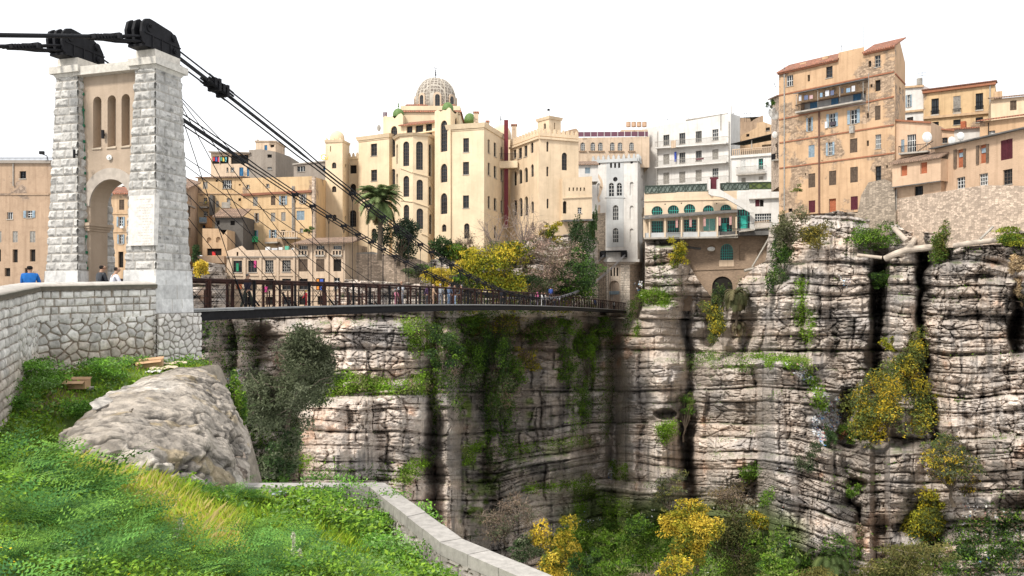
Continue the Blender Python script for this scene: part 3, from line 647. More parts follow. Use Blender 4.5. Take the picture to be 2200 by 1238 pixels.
for i, r_ in enumerate(sub):
    pb = r_[2][0]-nn_[i]*.45; V_ += [(r_[j][0][0], r_[j][0][1], r_[j][1]) for j in range(3)]+[(pb[0], pb[1], r_[2][1]+.10+.0*i), (pb[0], pb[1], r_[0][1])]
cl = []
for i in range(len(sub)):
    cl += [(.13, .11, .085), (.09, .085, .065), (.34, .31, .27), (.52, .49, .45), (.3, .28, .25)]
me = raw_mesh('coping', np.array(V_)-ORG[rw.name], [[i*5+j, (i+1)*5+j, (i+1)*5+(j+1) % 5, i*5+(j+1) % 5] for i in range(len(sub)-1) for j in range(5)], col=cl)
link('coping', me, M['stone'], rw)
# abutment under the gateway
ab = empty('bridge_abutment', G(.8, 1, -3.5), 'pale polygonal masonry block carrying the gateway above the boulder', 'abutment')
def poly2(U, Z, ea, ec):
    wx_ = U/.33+.2*fbm(U*3, Z*3, 3, 41); wz_ = Z/.28+.2*fbm(U*3, Z*3, 3, 42); r, ed = voro(wx_, wz_, 44, .85); e = ed*.18
    k = sst(.004, .035, e); nn = fbm(U*6, Z*6, 4, 46); h = k*.05+sst(0, .1, e)*.02+nn*.04*k-.02
    c = np.array((.60, .57, .53))*(.75+.35*r)[..., None]*(1-.3*sst(.1, .3, nn))[..., None]; c = c*k[..., None]+np.array((.22, .19, .16))*(1-k)[..., None]
    return h, c
relief([(G(-.12, -.1, -4.2), G(-.12, 2.45, -4.2), G(-.12, -.1, -.62), G(-.12, 2.45, -.62), 0), (G(.2, -.1, -4.2), G(-.12, -.1, -4.2), G(.2, -.1, -.62), G(-.12, -.1, -.62), 5)], .028, poly2, 'masonry', M['stone'], ab)
m = MB(); m.prism([G(-.08, -.05, -4.2), G(-.08, 2.42, -4.2), G(6, 2.42, -4.2), G(6, -.05, -4.2)], [G(-.08, -.05, -.64), G(-.08, 2.42, -.64), G(6, 2.42, -.64), G(6, -.05, -.64)]); m.build('core', M['concrete'], ab)
# the road behind the wall
m = MB(); rp = [(p[0], p[1], c-.95) for p, c in zip([WP[i]-wn(i)*.3 for i in range(5)], CZ)]+[tuple(G(0, 2.2, -.585)), tuple(G(5.6, 2.2, -.585)), tuple(G(20, 6, -.6)), (-40, 30, -.8), (-40, 12, -1.5)]
V_, T_ = fill(lambda u, z: (u, z, 0), [[(p[0], p[1]) for p in rp]]); V_ = [(p[0], p[1], p[2]) for p in rp]; m.add(V_, T_)
tag(m.build('road', flat('worn_asphalt', (.16, .15, .14), .95)), kind='structure')
# ---------------------------------------------------------------- lower parapet
PQ = [P(470, 1037, 21.75), P(826, 1037, 21.75), P(992, 1157, 16.7), P(1190, 1238, 14.44), P(1420, 1330, 12.5), P(1700, 1450, 10.7)]
PQ = [np.array((p[0], p[1])) for p in PQ]
par = empty('parapet_wall', (PQ[1][0], PQ[1][1], -6), 'low stone parapet with a thick grey slab coping, bending down along the grassy slope', 'parapet')
def inset(path, w_):
    out = []
    for i in range(len(path)):
        ns = []
        for a, b in ((i-1, i), (i, i+1)):
            if a < 0 or b >= len(path): continue
            d_ = path[b]-path[a]; d_ /= np.linalg.norm(d_); ns.append(np.array((d_[1], -d_[0])))
        n_ = sum(ns); n_ /= np.linalg.norm(n_); c_ = n_@ns[0]; out.append(path[i]+n_*w_/c_)
    return out
PI_ = inset(PQ, .5); PI2 = inset(PQ, .44); PO2 = inset(PQ, .06)
m = MB(); zc = -5.0
for i in range(5):
    Ls = np.linalg.norm(PQ[i+1]-PQ[i]); n = max(1, int(round(Ls/1.05)))
    for k in range(n):
        f0 = k/n+.004/Ls; f1 = (k+1)/n-.012/Ls; m.cur = tuple(np.array((.34, .32, .295))*random.uniform(.88, 1.08)); dz = random.uniform(-.008, .008)
        def q(path, f): return path[i]*(1-f)+path[i+1]*f
        a, b, c, d_ = q(PQ, f0), q(PQ, f1), q(PI_, f1), q(PI_, f0)
        m.hexa([(p[0], p[1], zc-.26) for p in (a, b, c, d_)]+[(p[0], p[1], zc+dz) for p in (a, b, c, d_)])
m.build('coping', M['stone'], par)
def rub(U, Z, ea, ec):
    r, ed = voro(U/.30, Z/.2, 54, .8); k = sst(.02, .14, ed); h = k*.05+.03*fbm(U*6, Z*6, 3, 3)
    c = np.array((.36, .33, .30))*(.7+.6*r)[..., None]*k[..., None]+np.array((.12, .10, .08))*(1-k)[..., None]; return h, c
uu = 0; qs = []
for i in range(5):
    a, b = PI2[i], PI2[i+1]; Ls = np.linalg.norm(b-a); qs.append(((a[0], a[1], -6.6), (b[0], b[1], -6.6), (a[0], a[1], -5.24), (b[0], b[1], -5.24), uu)); uu += Ls
relief(qs, .045, rub, 'rubble_masonry', M['stone'], par)
m = MB(); m.cur = (.3, .27, .24)
for i in range(5):
    a, b, c, d_ = PO2[i], PO2[i+1], PI2[i+1], PI2[i]; m.hexa([(p[0], p[1], -14) for p in (a, b, c, d_)]+[(p[0], p[1], -5.27) for p in (a, b, c, d_)])
m.build('core', M['stone'], par)
# ---------------------------------------------------------------- the slope
CP = [(-300, 1238, 5.5), (0, 1238, 6.2), (300, 1238, 6.6), (500, 1238, 8), (700, 1238, 10), (880, 1238, 12.2), (1020, 1245, 13.2), (0, 1000, 11), (250, 1000, 12.6), (430, 1035, 14.5), (520, 1060, 18), (600, 1110, 17.2), (700, 1105, 17.8), (800, 1120, 17.6), (900, 1190, 14.8), (700, 1170, 14), (560, 1150, 12.5), (400, 1130, 10), (200, 1120, 8.6),
      (0, 835, 20.5), (90, 822, 26), (330, 792, 29.5), (200, 860, 19.5), (100, 900, 16), (0, 920, 14.5), (320, 830, 24), (250, 930, 15.5), (340, 980, 14.5), (600, 1060, 21), (750, 1075, 20.5), (-100, 900, 15), (-300, 1000, 10), (430, 790, 31), (530, 1045, 21.5), (480, 1000, 24)]
CP = np.array([P(*c) for c in CP]+[(0, 2, -1.75), (-2, 3, -1.8), (3, 3, -2.6), (3, 7, -4.0), (6, 5, -5.2), (-8, 3, -1.8), (-16, 8, -1.9), (-20, 20, -2.4), (-14, 28, -2.6), (5, 10, -5.4), (7, 8, -5.8)])
EDGE = [(-40, -4), (-40, 36), (WP[4][0]-2, WP[4][1]+2.5), tuple(G(-1.1, 2.3, 0)[:2]), tuple(P(412, 900, 30.5)[:2]), tuple(P(450, 1000, 25.5)[:2]), tuple(P(490, 1000, 22.4)[:2])]+[tuple(p) for p in PO2[1:]]+[(14, -4)]
PARP = [tuple(p) for p in PI2]+[tuple(p) for p in PO2[::-1]]
def gh(x, y):
    x = np.asarray(x, float); y = np.asarray(y, float)
    d2 = (x[..., None]-CP[:, 0])**2+(y[..., None]-CP[:, 1])**2+.15
    w_ = d2**-1.7; z = (w_*CP[:, 2]).sum(-1)/w_.sum(-1)
    z = z+.08*fbm(x*.5, y*.5, 3, 5)+.05*fbm(x*3, y*3, 3, 6)
    dp = -sdpoly(x, y, PARP); z = np.minimum(z, -5.85+.42*np.clip(dp, 0, 50)+.1*fbm(x*2, y*2, 2, 8))
    sd_ = sdpoly(x, y, EDGE)
    return z-16*sst(0, 5, -sd_)-.6*sst(0, .4, -sd_)
gx_ = np.arange(-24, 12, .12); gy_ = np.arange(-1, 35, .12); GX, GY = np.meshgrid(gx_, gy_)
GZ = np.vstack([gh(GX[i:i+20], GY[i:i+20]) for i in range(0, len(gy_), 20)])
sdl = sdpoly(GX, GY, EDGE); keep = sdl > -5
GC = np.array((.12, .18, .035))*(.7+.8*vnoise(GX*1.5, GY*1.5, 9))[..., None]; GC = np.where((vnoise(GX*.8, GY*.8, 19) > .72)[..., None], np.array((.16, .13, .06)), GC)
GC = np.where((sdl < .25)[..., None], np.array((.22, .19, .15)), GC)
q = grid_faces(len(gx_), len(gy_)); kf = keep.ravel()[q].all(1); q = q[kf]
me = raw_mesh('grass_slope', np.stack([GX, GY, GZ], -1).reshape(-1, 3), nverts=np.full(len(q), 4), loops=q.ravel(), col=np.clip(GC, 0, 1).reshape(-1, 3), smooth=True, uv=False)
tag(link('hillside', me, M['nearrock']), kind='structure')
def ghi(x, y):
    "ground height by table"
    fx = np.clip((np.asarray(x)-gx_[0])/.12, 0, len(gx_)-2); fy = np.clip((np.asarray(y)-gy_[0])/.12, 0, len(gy_)-2); i = fx.astype(int); j = fy.astype(int); a = fx-i; b = fy-j
    return (GZ[j, i]*(1-a)+GZ[j, i+1]*a)*(1-b)+(GZ[j+1, i]*(1-a)+GZ[j+1, i+1]*a)*b
# ---------------------------------------------------------------- the boulder
import bmesh
def rockmass(name, pts, amp, seed, levels=6, label=None, cat=None, base=(.52, .46, .40), smooth_it=2, parent=None, fine=1.0):
    bm = bmesh.new()
    for p in pts: bm.verts.new(Vector(p))
    bmesh.ops.convex_hull(bm, input=bm.verts)
    for v in [v for v in bm.verts if not v.link_faces]: bm.verts.remove(v)
    bmesh.ops.triangulate(bm, faces=bm.faces)
    for i in range(levels):
        es = [e for e in bm.edges if e.calc_length() > .12*fine]
        if not es: break
        bmesh.ops.subdivide_edges(bm, edges=es, cuts=1); bmesh.ops.triangulate(bm, faces=bm.faces)
        if i == 1: bmesh.ops.smooth_vert(bm, verts=bm.verts, factor=.35, use_axis_x=True, use_axis_y=True, use_axis_z=True)
    bm.normal_update()
    V = np.array([v.co[:] for v in bm.verts]); Nn = np.array([v.normal[:] for v in bm.verts])
    a = V[:, 0]*.5+V[:, 1]*.5; b = V[:, 2]
    def n3(s, k, o=4): return (fbm(V[:, 0]*s+k, V[:, 2]*s*1.3+V[:, 1]*s*.6, o, seed+k)+fbm(V[:, 1]*s-k, V[:, 2]*s*1.2-V[:, 0]*s*.4, o, seed+k+50))
    hz = V[:, 0]*.85-V[:, 1]*.5
    vert = fbm(hz*1.5, b*.35, 4, seed+61); dsp = amp*(n3(.4, 1)*.7)+amp*.8*vert*(1-np.clip(Nn[:, 2], 0, 1))
    cr_ = np.abs(fbm(hz*.9, b*1.5, 4, seed+62)+.5*n3(.6, 4, 3)); dsp -= amp*.35*np.exp(-(cr_/.035)**2)
    rg = 1-np.abs(n3(2.0, 3, 5))*2.2; dsp += amp*.16*rg; led = (b*1.1+hz*.25+.6*n3(.5, 5)); dsp += amp*.30*np.abs(((led % 1)-.5))*2
    dsp += .05*n3(3.5, 6, 4)+.05*n3(9, 12, 4); r3, e3 = voro(hz*.8+.4*n3(1, 15, 3), b*1.0+.4*n3(1, 16, 3), seed, .9); ck = np.exp(-(e3/.05)**2)*sst(.3, .6, vnoise(hz*.7, b, 8)); dsp -= .03*ck
    V2 = V+Nn*dsp[:, None]
    c = np.array(base)*(1+.35*n3(1.2, 7))[:, None]; lt = sst(.05, .35, n3(.7, 8)); c = c*(1-lt[:, None])+np.array((.50, .455, .40))*lt[:, None]
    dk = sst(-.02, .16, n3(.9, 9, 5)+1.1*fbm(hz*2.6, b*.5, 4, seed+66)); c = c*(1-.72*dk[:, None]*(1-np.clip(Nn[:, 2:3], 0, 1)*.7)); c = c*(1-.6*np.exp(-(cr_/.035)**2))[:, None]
    c = c*(1-.4*ck)[:, None]; sp_ = sst(.12, .3, n3(4, 19, 4)); c = c*(1-.45*sp_)[:, None]; oc = sst(.14, .35, n3(1.8, 10))*.5; c = c*(1-oc[:, None])+np.array((.33, .25, .13))*oc[:, None]
    faces = [[v.index for v in f.verts] for f in bm.faces]; bm.free()
    me = raw_mesh(name, V2, faces, col=np.clip(c, .02, .75), smooth=False, uv=False)
    o = link(name, me, M['nearrock'], parent); 
    if label: tag(o, label, cat)
    return o, V2
BP = [(345, 797, 29.5), (400, 787, 30), (452, 792, 29.3), (112, 925, 17.6), (190, 893, 20), (150, 950, 16.9), (290, 853, 24.3), (240, 905, 18), (350, 870, 22), (420, 812, 27.5),
      (462, 830, 27.5), (488, 832, 28.3), (516, 885, 27), (533, 955, 25.4), (480, 880, 26.3), (505, 905, 25.3), (520, 950, 24.6), (528, 1010, 23.5), (515, 1040, 21), (430, 1040, 17.5), (360, 1010, 16), (250, 975, 15.8), (160, 965, 16)]
bp = [P(*c) for c in BP]; bp += [p+np.array((0, 0, -2.0)) for p in bp[-9:]]
rockmass('boulder', bp, .34, 300, 9, 'large weathered pale limestone boulder at the foot of the gateway, grass climbing its left end', 'boulder', (.365, .32, .27), fine=.42)
rockmass('rock_slab', [P(*c) for c in ((455, 985, 23), (520, 962, 24), (528, 1000, 23), (525, 1045, 21.5), (480, 1050, 19.5), (450, 1030, 20), (440, 1060, 19), (520, 1080, 20.5), (470, 1005, 25), (515, 1000, 26))], .14, 340, 6, 'smaller pinkish rock slab wedged under the right end of the large boulder', 'rock', (.44, .35, .28))
rockmass('rock_slab', [P(*c) for c in ((190, 868, 20), (230, 845, 22.2), (300, 818, 25.5), (330, 826, 25), (250, 860, 21), (200, 885, 19.3), (230, 870, 21), (300, 850, 24.5))], .06, 350, 5, 'flat pale rock slab sunk in the grass beside the cardboard', 'rock', (.42, .39, .35))
# ================================================================ THE FOOTBRIDGE
sN = .75; sF = 4.62; WN = WS(sN); WF = WS(sF)
def tz(y, wl, t): d = wl.pt(t, 0)[1]; return (HY-y)/F*d
def t_of(x, wl): return wl.uv(x, HY)[0]
DK = [(380, 669), (413, 668), (640, 661), (800, 657.5), (880, 656.5), (1000, 656), (1150, 658), (1240, 661), (1345, 668)]    # floor edge
RL = [(380, 598), (413, 600), (530, 603.5), (640, 609), (760, 616), (880, 620.5), (1000, 627), (1150, 633), (1240, 641), (1345, 652)]
tt = [t_of(x, WN) for x, y in DK]; zd = [tz(y, WN, t) for (x, y), t in zip(DK, tt)]
tr_ = [t_of(x, WN) for x, y in RL]; zr = [tz(y, WN, t) for (x, y), t in zip(RL, tr_)]
T0, T1 = 1.9, 117.3
pf = np.polyfit(tt, zd, 3); pr_ = np.polyfit(tr_, zr, 3)
zdk = lambda t: float(np.polyval(pf, t)); HR = 1.35
zrl = lambda t: zdk(t)+HR
fb = empty('suspension_footbridge', G(2.7, 2, -.6), 'long black and rusty iron suspension footbridge sagging across the gorge to the white tower', 'footbridge')
ts = np.linspace(T0, T1, 70)
m = MB()
for a, b in zip(ts[:-1], ts[1:]): m.hexa([G(sN+.05, a, zdk(a)-.14), G(sN+.05, b, zdk(b)-.14), G(sF-.05, b, zdk(b)-.14), G(sF-.05, a, zdk(a)-.14), G(sN+.05, a, zdk(a)-.03), G(sN+.05, b, zdk(b)-.03), G(sF-.05, b, zdk(b)-.03), G(sF-.05, a, zdk(a)-.03)])
m.build('deck', flat('deck_planks', (.14, .12, .10), .9, 0, .3, 3), fb)
for s_ in (sN-.06, sF+.06):
    m = MB()
    for a, b in zip(ts[:-1], ts[1:]):
        for w_, z0, z1 in ((.10, -.42, -.06), (.24, -.44, -.40), (.24, -.06, -.02)):
            m.hexa([G(s_-w_/2, a, zdk(a)+z0), G(s_-w_/2, b, zdk(b)+z0), G(s_+w_/2, b, zdk(b)+z0), G(s_+w_/2, a, zdk(a)+z0), G(s_-w_/2, a, zdk(a)+z1), G(s_-w_/2, b, zdk(b)+z1), G(s_+w_/2, b, zdk(b)+z1), G(s_+w_/2, a, zdk(a)+z1)])
    m.build('girder', M['iron'], fb)
    m = MB()
    for z_, r_ in ((HR, .045), (HR-.07, .03)): m.tube([G(s_+.06, t, zdk(t)+z_) for t in ts], r_, 4)
    m.build('handrail', M['rust'], fb)
    m = MB()
    for z_ in (.3, .62, .92): m.tube([G(s_+.03, t, zdk(t)+z_) for t in ts], .011, 4)
    m.build('rail_wire', M['iron'], fb)
m = MB(); m.tube([G(sN-.22, t, zdk(t)+.03) for t in ts], .06, 6); m.build('service_pipe', flat('galvanised_pipe', (.22, .22, .22), .5, .3), fb)
m = MB(); m.tube([G(sN-.2, t, zdk(t)+.03) for t in np.linspace(T0, 7, 6)], .075, 6); m.build('white_conduit', M['white'], fb)
posts = list(np.arange(2.45, T1, 1.62)); far = MB()
for s_, nr in ((sN, 1), (sF, 0)):
    for i, t in enumerate(posts):
        z = zdk(t); m = far if (not nr and i >= 28) else MB(); e = (ET[0], ET[1], 0)
        o = -.03 if nr else .03
        m.box(G(s_+o, t, z+HR/2-.03), (.055, .16, HR), (ES[0], ES[1], 0)); m.box(G(s_+o-.06, t, z+HR/2-.03), (.03, .05, HR-.02), (ES[0], ES[1], 0)); 
        m.box(G(s_+(.22 if nr else -.22), t, z+.42), (.05, .05, .9), (ES[0], ES[1], 0))
        if m is not far: m.build('railing_post', M['rust'] if (i % 3) else M['iron'], fb)
tag(far.build('railing_post', M['iron'], fb), kind='stuff')
for s_ in (sN, sF):
    for q_ in (0, 1):
        m = MB()
        for a, b in zip(posts[:-1], posts[1:]):
            za, zb = (.06, HR-.1) if q_ == 0 else (HR-.1, .06)
            m.tube([G(s_, a+.06, zdk(a)+za), G(s_, b-.06, zdk(b)+zb)], .012, 4, False)
        m.build('cross_bracing', M['iron'], fb)
# cross beams below the deck
for i, t in enumerate(np.arange(3, T1, 3.24)):
    m = MB(); m.beam(G(sN-.02, t, zdk(t)-.27), G(sF+.02, t, zdk(t)-.27), .10, .24); m.build('cross_beam', M['iron'], fb)
# main cables
NC = [(395, 128), (440, 160), (500, 208), (569.6, 268), (668, 346), (764, 424), (833, 474), (903, 526), (955, 562), (1025, 601), (1066, 618.5), (1112, 634), (1147, 640), (1182, 641), (1214, 636), (1252, 621), (1287, 599), (1316, 574), (1342, 549)]
FC = [(395, 256), (453, 304), (517, 342), (600, 393), (655, 430), (712, 467), (780, 511), (861, 559), (912, 584), (958, 605), (1010, 624), (1060, 636), (1110, 640), (1150, 638), (1194, 627), (1229, 610), (1258, 585), (1293, 554)]
def cab(pts, wl):
    tk = np.array([wl.uv(x, y)[0] for x, y in pts]); zk = np.array([wl.uv(x, y)[1] for x, y in pts]); return tk, zk
cabf = []
for ptsx, wl, s_ in ((NC, WN, sN), (FC, WF, sF)):
    tk, zk = cab(ptsx, wl); tk = np.concatenate([[1.7], tk[1:]]) if s_ == sN else np.concatenate([[1.7], tk]); 
    if s_ == sN: zk[0] = 10.05
    else: zk = np.concatenate([[10.05], zk])
    # smooth: fit polynomial on t
    pc = np.polyfit(tk, zk, 5, w=np.r_[3, np.ones(len(tk)-1)]); f_ = (lambda pc: (lambda t: float(np.polyval(pc, t))))(pc); cabf.append(f_)
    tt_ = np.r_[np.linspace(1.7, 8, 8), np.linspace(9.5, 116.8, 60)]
    m = MB()
    for ds, dz in ((-.16, .09), (.16, .09), (-.16, -.09), (.16, -.09), (0, .0)):
        m.tube([G(s_+ds*(1 if t < 90 else 1), t, f_(t)+dz*(1.9 if t < 12 else 1.1)) for t in tt_ if t < 60], .037, 5)
    m.build('main_cable', M['cable'], fb); m = MB()
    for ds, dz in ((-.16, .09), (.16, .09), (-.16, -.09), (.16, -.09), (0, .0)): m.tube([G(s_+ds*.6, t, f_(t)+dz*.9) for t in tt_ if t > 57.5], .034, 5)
    m.build('skylit_cable', flat('skylit_cable', (.20, .20, .21), .45), fb)  # far run of the same cable, sky sheen put into the colour
    m = MB(); t = 4.6
    for k in range(4): m.box(G(s_, t+.28*(k-1.5), f_(t+.28*(k-1.5))), (.62, .16, .52 if k % 2 else .34), (ES[0], ES[1], 0))
    for k in range(3):
        for ds in (-.22, .22): m.tube([G(s_+ds, t-.8, f_(t-.8)+.14*(k-1)), G(s_+ds, t+.9, f_(t+.9)+.14*(k-1))], .05, 5)
    m.build('cable_clamp', M['iron'], fb)
# hangers with their forked clamps
for (f_, s_) in zip(cabf, (sN, sF)):
    for t in np.arange(17, 112, 1.98):
        top = f_(t); z0 = zdk(t)-.1
        if top < z0+.7: continue
        m = MB(); fk = min(.5, (top-z0)*.4)
        if fk > .3 and t < 62: m.tube([G(s_-.13, t, top-.02), G(s_-.13, t, top-.12), G(s_, t, top-fk)], .014, 4, False); m.tube([G(s_+.13, t, top-.02), G(s_+.13, t, top-.12), G(s_, t, top-fk)], .014, 4, False); m.tube([G(s_, t-.16, top-.14), G(s_, t-.02, top-fk)], .014, 4, False); m.tube([G(s_, t+.16, top-.14), G(s_, t+.02, top-fk)], .014, 4, False)
        m.tube([G(s_, t, top-.1), G(s_, t, z0)], .016, 4); 
        if t < 75: m.box(G(s_, t, top), (.42, .12, .2), (ES[0], ES[1], 0))
        m.build('hanger', M['iron'], fb)
# inclined stays from the gateway
for s_, z0, w_ in ((sN-.05, 8.55, WN), (sF+.05, 8.5, WF)):
    for xd in ((523, 621, 718, 812) if s_ < 2 else (560, 640, 722, 806, 880)):
        td = t_of(xd, w_); m = MB(); m.tube([G(s_, 1.75, z0), G(s_-.1 if s_ < 2 else s_+.1, td, zdk(td)-.1)], .024, 4)
        p = G(s_-.1, td-.4, zdk(td)+.12+.0); 
        m.beam(G(s_-.1, td-.75, zdk(td)-.1+(z0-zdk(td)+.1)*.75/(td-1.75)), G(s_-.1, td-.2, zdk(td)-.1+(z0-zdk(td)+.1)*.2/(td-1.75)), .07); m.build('stay_cable', M['cable'], fb)
# ================================================================ THE TOWN
def pxd(p): return (CX+F*p[0]/p[1], p[1])
FR = {'w': M['white'], 'n': M['frame'], 't': M['teal'], 'b': M['bluedoor'], 'g': M['greysh'], 'd': M['iron']}
SH = {'n': M['brownsh'], 'b': M['bluesh'], 'g': M['greysh'], 'm': M['maroon'], 'w': M['white'], 'd': M['bluedoor']}
def shape(u0, u1, z0, z1, st):
    c = (u0+u1)/2; r = (u1-u0)/2
    if st == 'a': return [(u0, z0), (u1, z0)]+[(c+r*math.cos(math.pi*i/10), z1-r+r*math.sin(math.pi*i/10)) for i in range(11)]
    if st == 'p':   # pointed horseshoe
        k = 1.0; return [(u0, z0), (u1, z0)]+[(c+r*k*math.cos(math.pi*i/12), z1-r*1.35+r*1.35*math.sin(math.pi*i/12)**.85) for i in range(13)]
    if st == 'h':   # wide horseshoe cut by its base
        rr = max(r, (z1-z0)*.52); zc = z1-rr; a0 = -math.asin(min(.6, max(-.2, (zc-z0)/rr))); return [(c+rr*math.cos(a), zc+rr*math.sin(a)) for a in np.linspace(a0, math.pi-a0, 17)]
    if st == 'r': return [(c+r*math.cos(2*math.pi*i/16), (z0+z1)/2+r*math.sin(2*math.pi*i/16)) for i in range(16)]
    return [(u0, z0), (u1, z0), (u1, z1), (u0, z1)]
class Bld:
    def __init__(s, name, label, cat, corners, ybot, mat, wins={}, mids={}, T=9, group=None, back=None, roof=None, botmat=None, wallname='wall', recess=.26, parent=None):
        s.c = corners; s.mat = mat; n = len(corners)
        s.pl = [np.array(((x-CX)/F*d, d)) for x, d, y in corners]; s.zt = [(HY-y)/F*d for x, d, y in corners]
        yb = ybot if hasattr(ybot, '__len__') else None
        zb = min((HY-(ybot if yb is None else min(yb)))/F*c[1] for c in corners) if yb is None else None
        s.zb = [zb]*n if yb is None else [(HY-y)/F*c[1] for y, c in zip(yb, corners)]
        s.walls = [Wall(a, b) for a, b in zip(s.pl[:-1], s.pl[1:])]
        ctr = (s.pl[0]+s.pl[-1])/2
        s.root = parent or empty(name, (ctr[0], ctr[1], min(s.zb)), label, cat, group)
        s.holes = {i: [] for i in range(n-1)}
        for i, lst in wins.items():
            for wv in lst: s.win(i, *wv)
        # walls
        s.wallobj = None
        for i, w_ in enumerate(s.walls):
            m = MB(); ml = [w_.uv(x, y) for x, y in mids.get(i, [])]
            # mid points given left to right ; the wall runs a -> b
            o = [(0, s.zb[i]), (w_.L, s.zb[i+1]), (w_.L, s.zt[i+1])]+ml[::-1]+[(0, s.zt[i])]
            if s.holes[i]: punched(m, w_.pt, o, [h for h, d in s.holes[i]], [d for h, d in s.holes[i]])
            else: V_, T_ = fill(lambda u, z: w_.pt(u, z, 0), [o]); m.add(V_, T_)
            m.build(wallname, mat, s.root)
        # back and roof
        if n >= 3 and back is None: bk = [s.pl[0]+(s.pl[-1]-s.pl[1])*1.0 if n == 3 else s.pl[0]-s.walls[0].n*T, ]
        nb = -(s.walls[0].n if n == 2 else (s.walls[0].n+s.walls[-1].n)/2)
        if n == 3: bk = [(s.pl[2]+(s.pl[0]-s.pl[1]), s.zt[0])]
        elif n == 2: bk = [(s.pl[1]+nb*T, s.zt[1]), (s.pl[0]+nb*T, s.zt[0])]
        else: bk = [(s.pl[-1]+np.array((0, T)), s.zt[-1]), (s.pl[0]+np.array((0, T)), s.zt[0])]
        zmin = min(s.zb); m = MB()
        chain = [(s.pl[-1], s.zt[-1])]+bk+[(s.pl[0], s.zt[0])]
        for (a, za), (b, zb_) in zip(chain[:-1], chain[1:]): m.quad((a[0], a[1], zmin), (b[0], b[1], zmin), (b[0], b[1], zb_), (a[0], a[1], za))
        m.build('back_wall', mat, s.root)
        s.bk = bk
        if roof != 0:
            ring = [(p[0], p[1], z) for p, z in zip(s.pl, s.zt)]+[(p[0], p[1], z) for p, z in bk]; ctrp = np.mean(ring, 0); ctrp[2] = np.mean(s.zt)
            m = MB(); ring = [(x, y, z-.01) for x, y, z in ring]; nr = len(ring); m.add(ring+[tuple(ctrp)], [[i, (i+1) % nr, nr] for i in range(nr)]); m.build('flat_roof', roof or M['concrete'], s.root)
    def win(s, i, x0, y0, x1, y1, st='d', fr='n', sh=None, nx=2, ny=3, rec=.26):
        w_ = s.walls[i]; ym = (y0+y1)/2; xm = (x0+x1)/2; u0 = w_.uv(x0, ym)[0]; u1 = w_.uv(x1, ym)[0]; z1 = w_.uv(xm, y0)[1]; z0 = w_.uv(xm, y1)[1]
        if u0 > u1: u0, u1 = u1, u0
        sp = {'A': 'a', 'P': 'p', 'H': 'h', 'R': 'r'}.get(st[0].upper(), 'd') if st[0].lower() in 'aphr' else 'd'
        if st in ('c', 'S'):    # closed shutters sit in the opening
            rec = .10
        h = shape(u0, u1, z0, z1, sp); s.holes[i].append((h, rec))
        m = MB(); V_, T_ = fill(lambda u, z: w_.pt(u, z, -rec), [h]); m.add(V_, T_)
        mat = M['glass']; nm = 'window'
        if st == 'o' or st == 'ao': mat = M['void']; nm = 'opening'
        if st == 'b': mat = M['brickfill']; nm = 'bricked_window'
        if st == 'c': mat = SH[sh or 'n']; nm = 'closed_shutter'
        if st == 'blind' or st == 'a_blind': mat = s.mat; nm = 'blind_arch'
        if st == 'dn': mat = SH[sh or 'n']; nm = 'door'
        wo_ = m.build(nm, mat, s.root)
        c = (u0+u1)/2; hw = (u1-u0)/2; t_ = .06
        if st in ('o', 'ao', 'b', 'a_blind'): return
        m = MB()
        if st in ('c', 'dn'):
            for k in range(3): u = u0+(u1-u0)*k/2; m.beam(w_.pt(u, z0, -rec+.03), w_.pt(u, z1, -rec+.03), .07, .05)
            nsl = max(3, int((z1-z0)/.14))
            for k in range(nsl+1): z = z0+(z1-z0)*k/nsl; m.beam(w_.pt(u0, z, -rec+.02), w_.pt(u1, z, -rec+.02), .05, .035)
            m.build('slats', mat, wo_); return
        o = -rec+.05; zt_ = z1-(hw if sp in 'ap' else 0)
        if sp in ('h', 'r'):
            for a, b in zip(h, h[1:]+h[:1]): m.beam(w_.pt(*a, o), w_.pt(*b, o), .1, .1)
            for k in range(1, nx): u = u0+(u1-u0)*k/nx; m.beam(w_.pt(u, z0, o), w_.pt(u, z1-.15, o), t_, t_)
            if sp == 'h': m.beam(w_.pt(u0, (z0+z1)/2, o), w_.pt(u1, (z0+z1)/2, o), t_, t_)
        else:
            for k in range(nx+1): u = u0+(u1-u0)*k/nx; m.beam(w_.pt(u, z0, o), w_.pt(u, z1-(0 if 0 < k < nx and sp != 'd' else (0 if sp == 'd' else hw)), o), t_, t_)
            for k in range(ny+1): z = z0+(zt_-z0)*k/ny; m.beam(w_.pt(u0, z, o), w_.pt(u1, z, o), t_, t_)
            if sp != 'd':
                ar = h[2:]
                for a, b in zip(ar[:-1], ar[1:]): m.beam(w_.pt(*a, o), w_.pt(*b, o), .09, .09)
        m.build('frame', FR[fr], wo_)
        if st == 's':       # shutters folded back on the wall
            for sgn in (-1, 1):
                a = u0 if sgn < 0 else u1; b = a+sgn*hw*.95; m = MB(); lo, hi = min(a, b)+.02, max(a, b)-.02
                m.hexa([w_.pt(lo, z0, .012), w_.pt(hi, z0, .012), w_.pt(hi, z0, .07), w_.pt(lo, z0, .07), w_.pt(lo, z1, .012), w_.pt(hi, z1, .012), w_.pt(hi, z1, .07), w_.pt(lo, z1, .07)])
                for k in range(9): z = z0+(z1-z0)*(k+.5)/9; m.beam(w_.pt(lo+.03, z, .085), w_.pt(hi-.03, z, .085), .02, .06)
                m.build('shutter', SH[sh or 'b'], wo_)
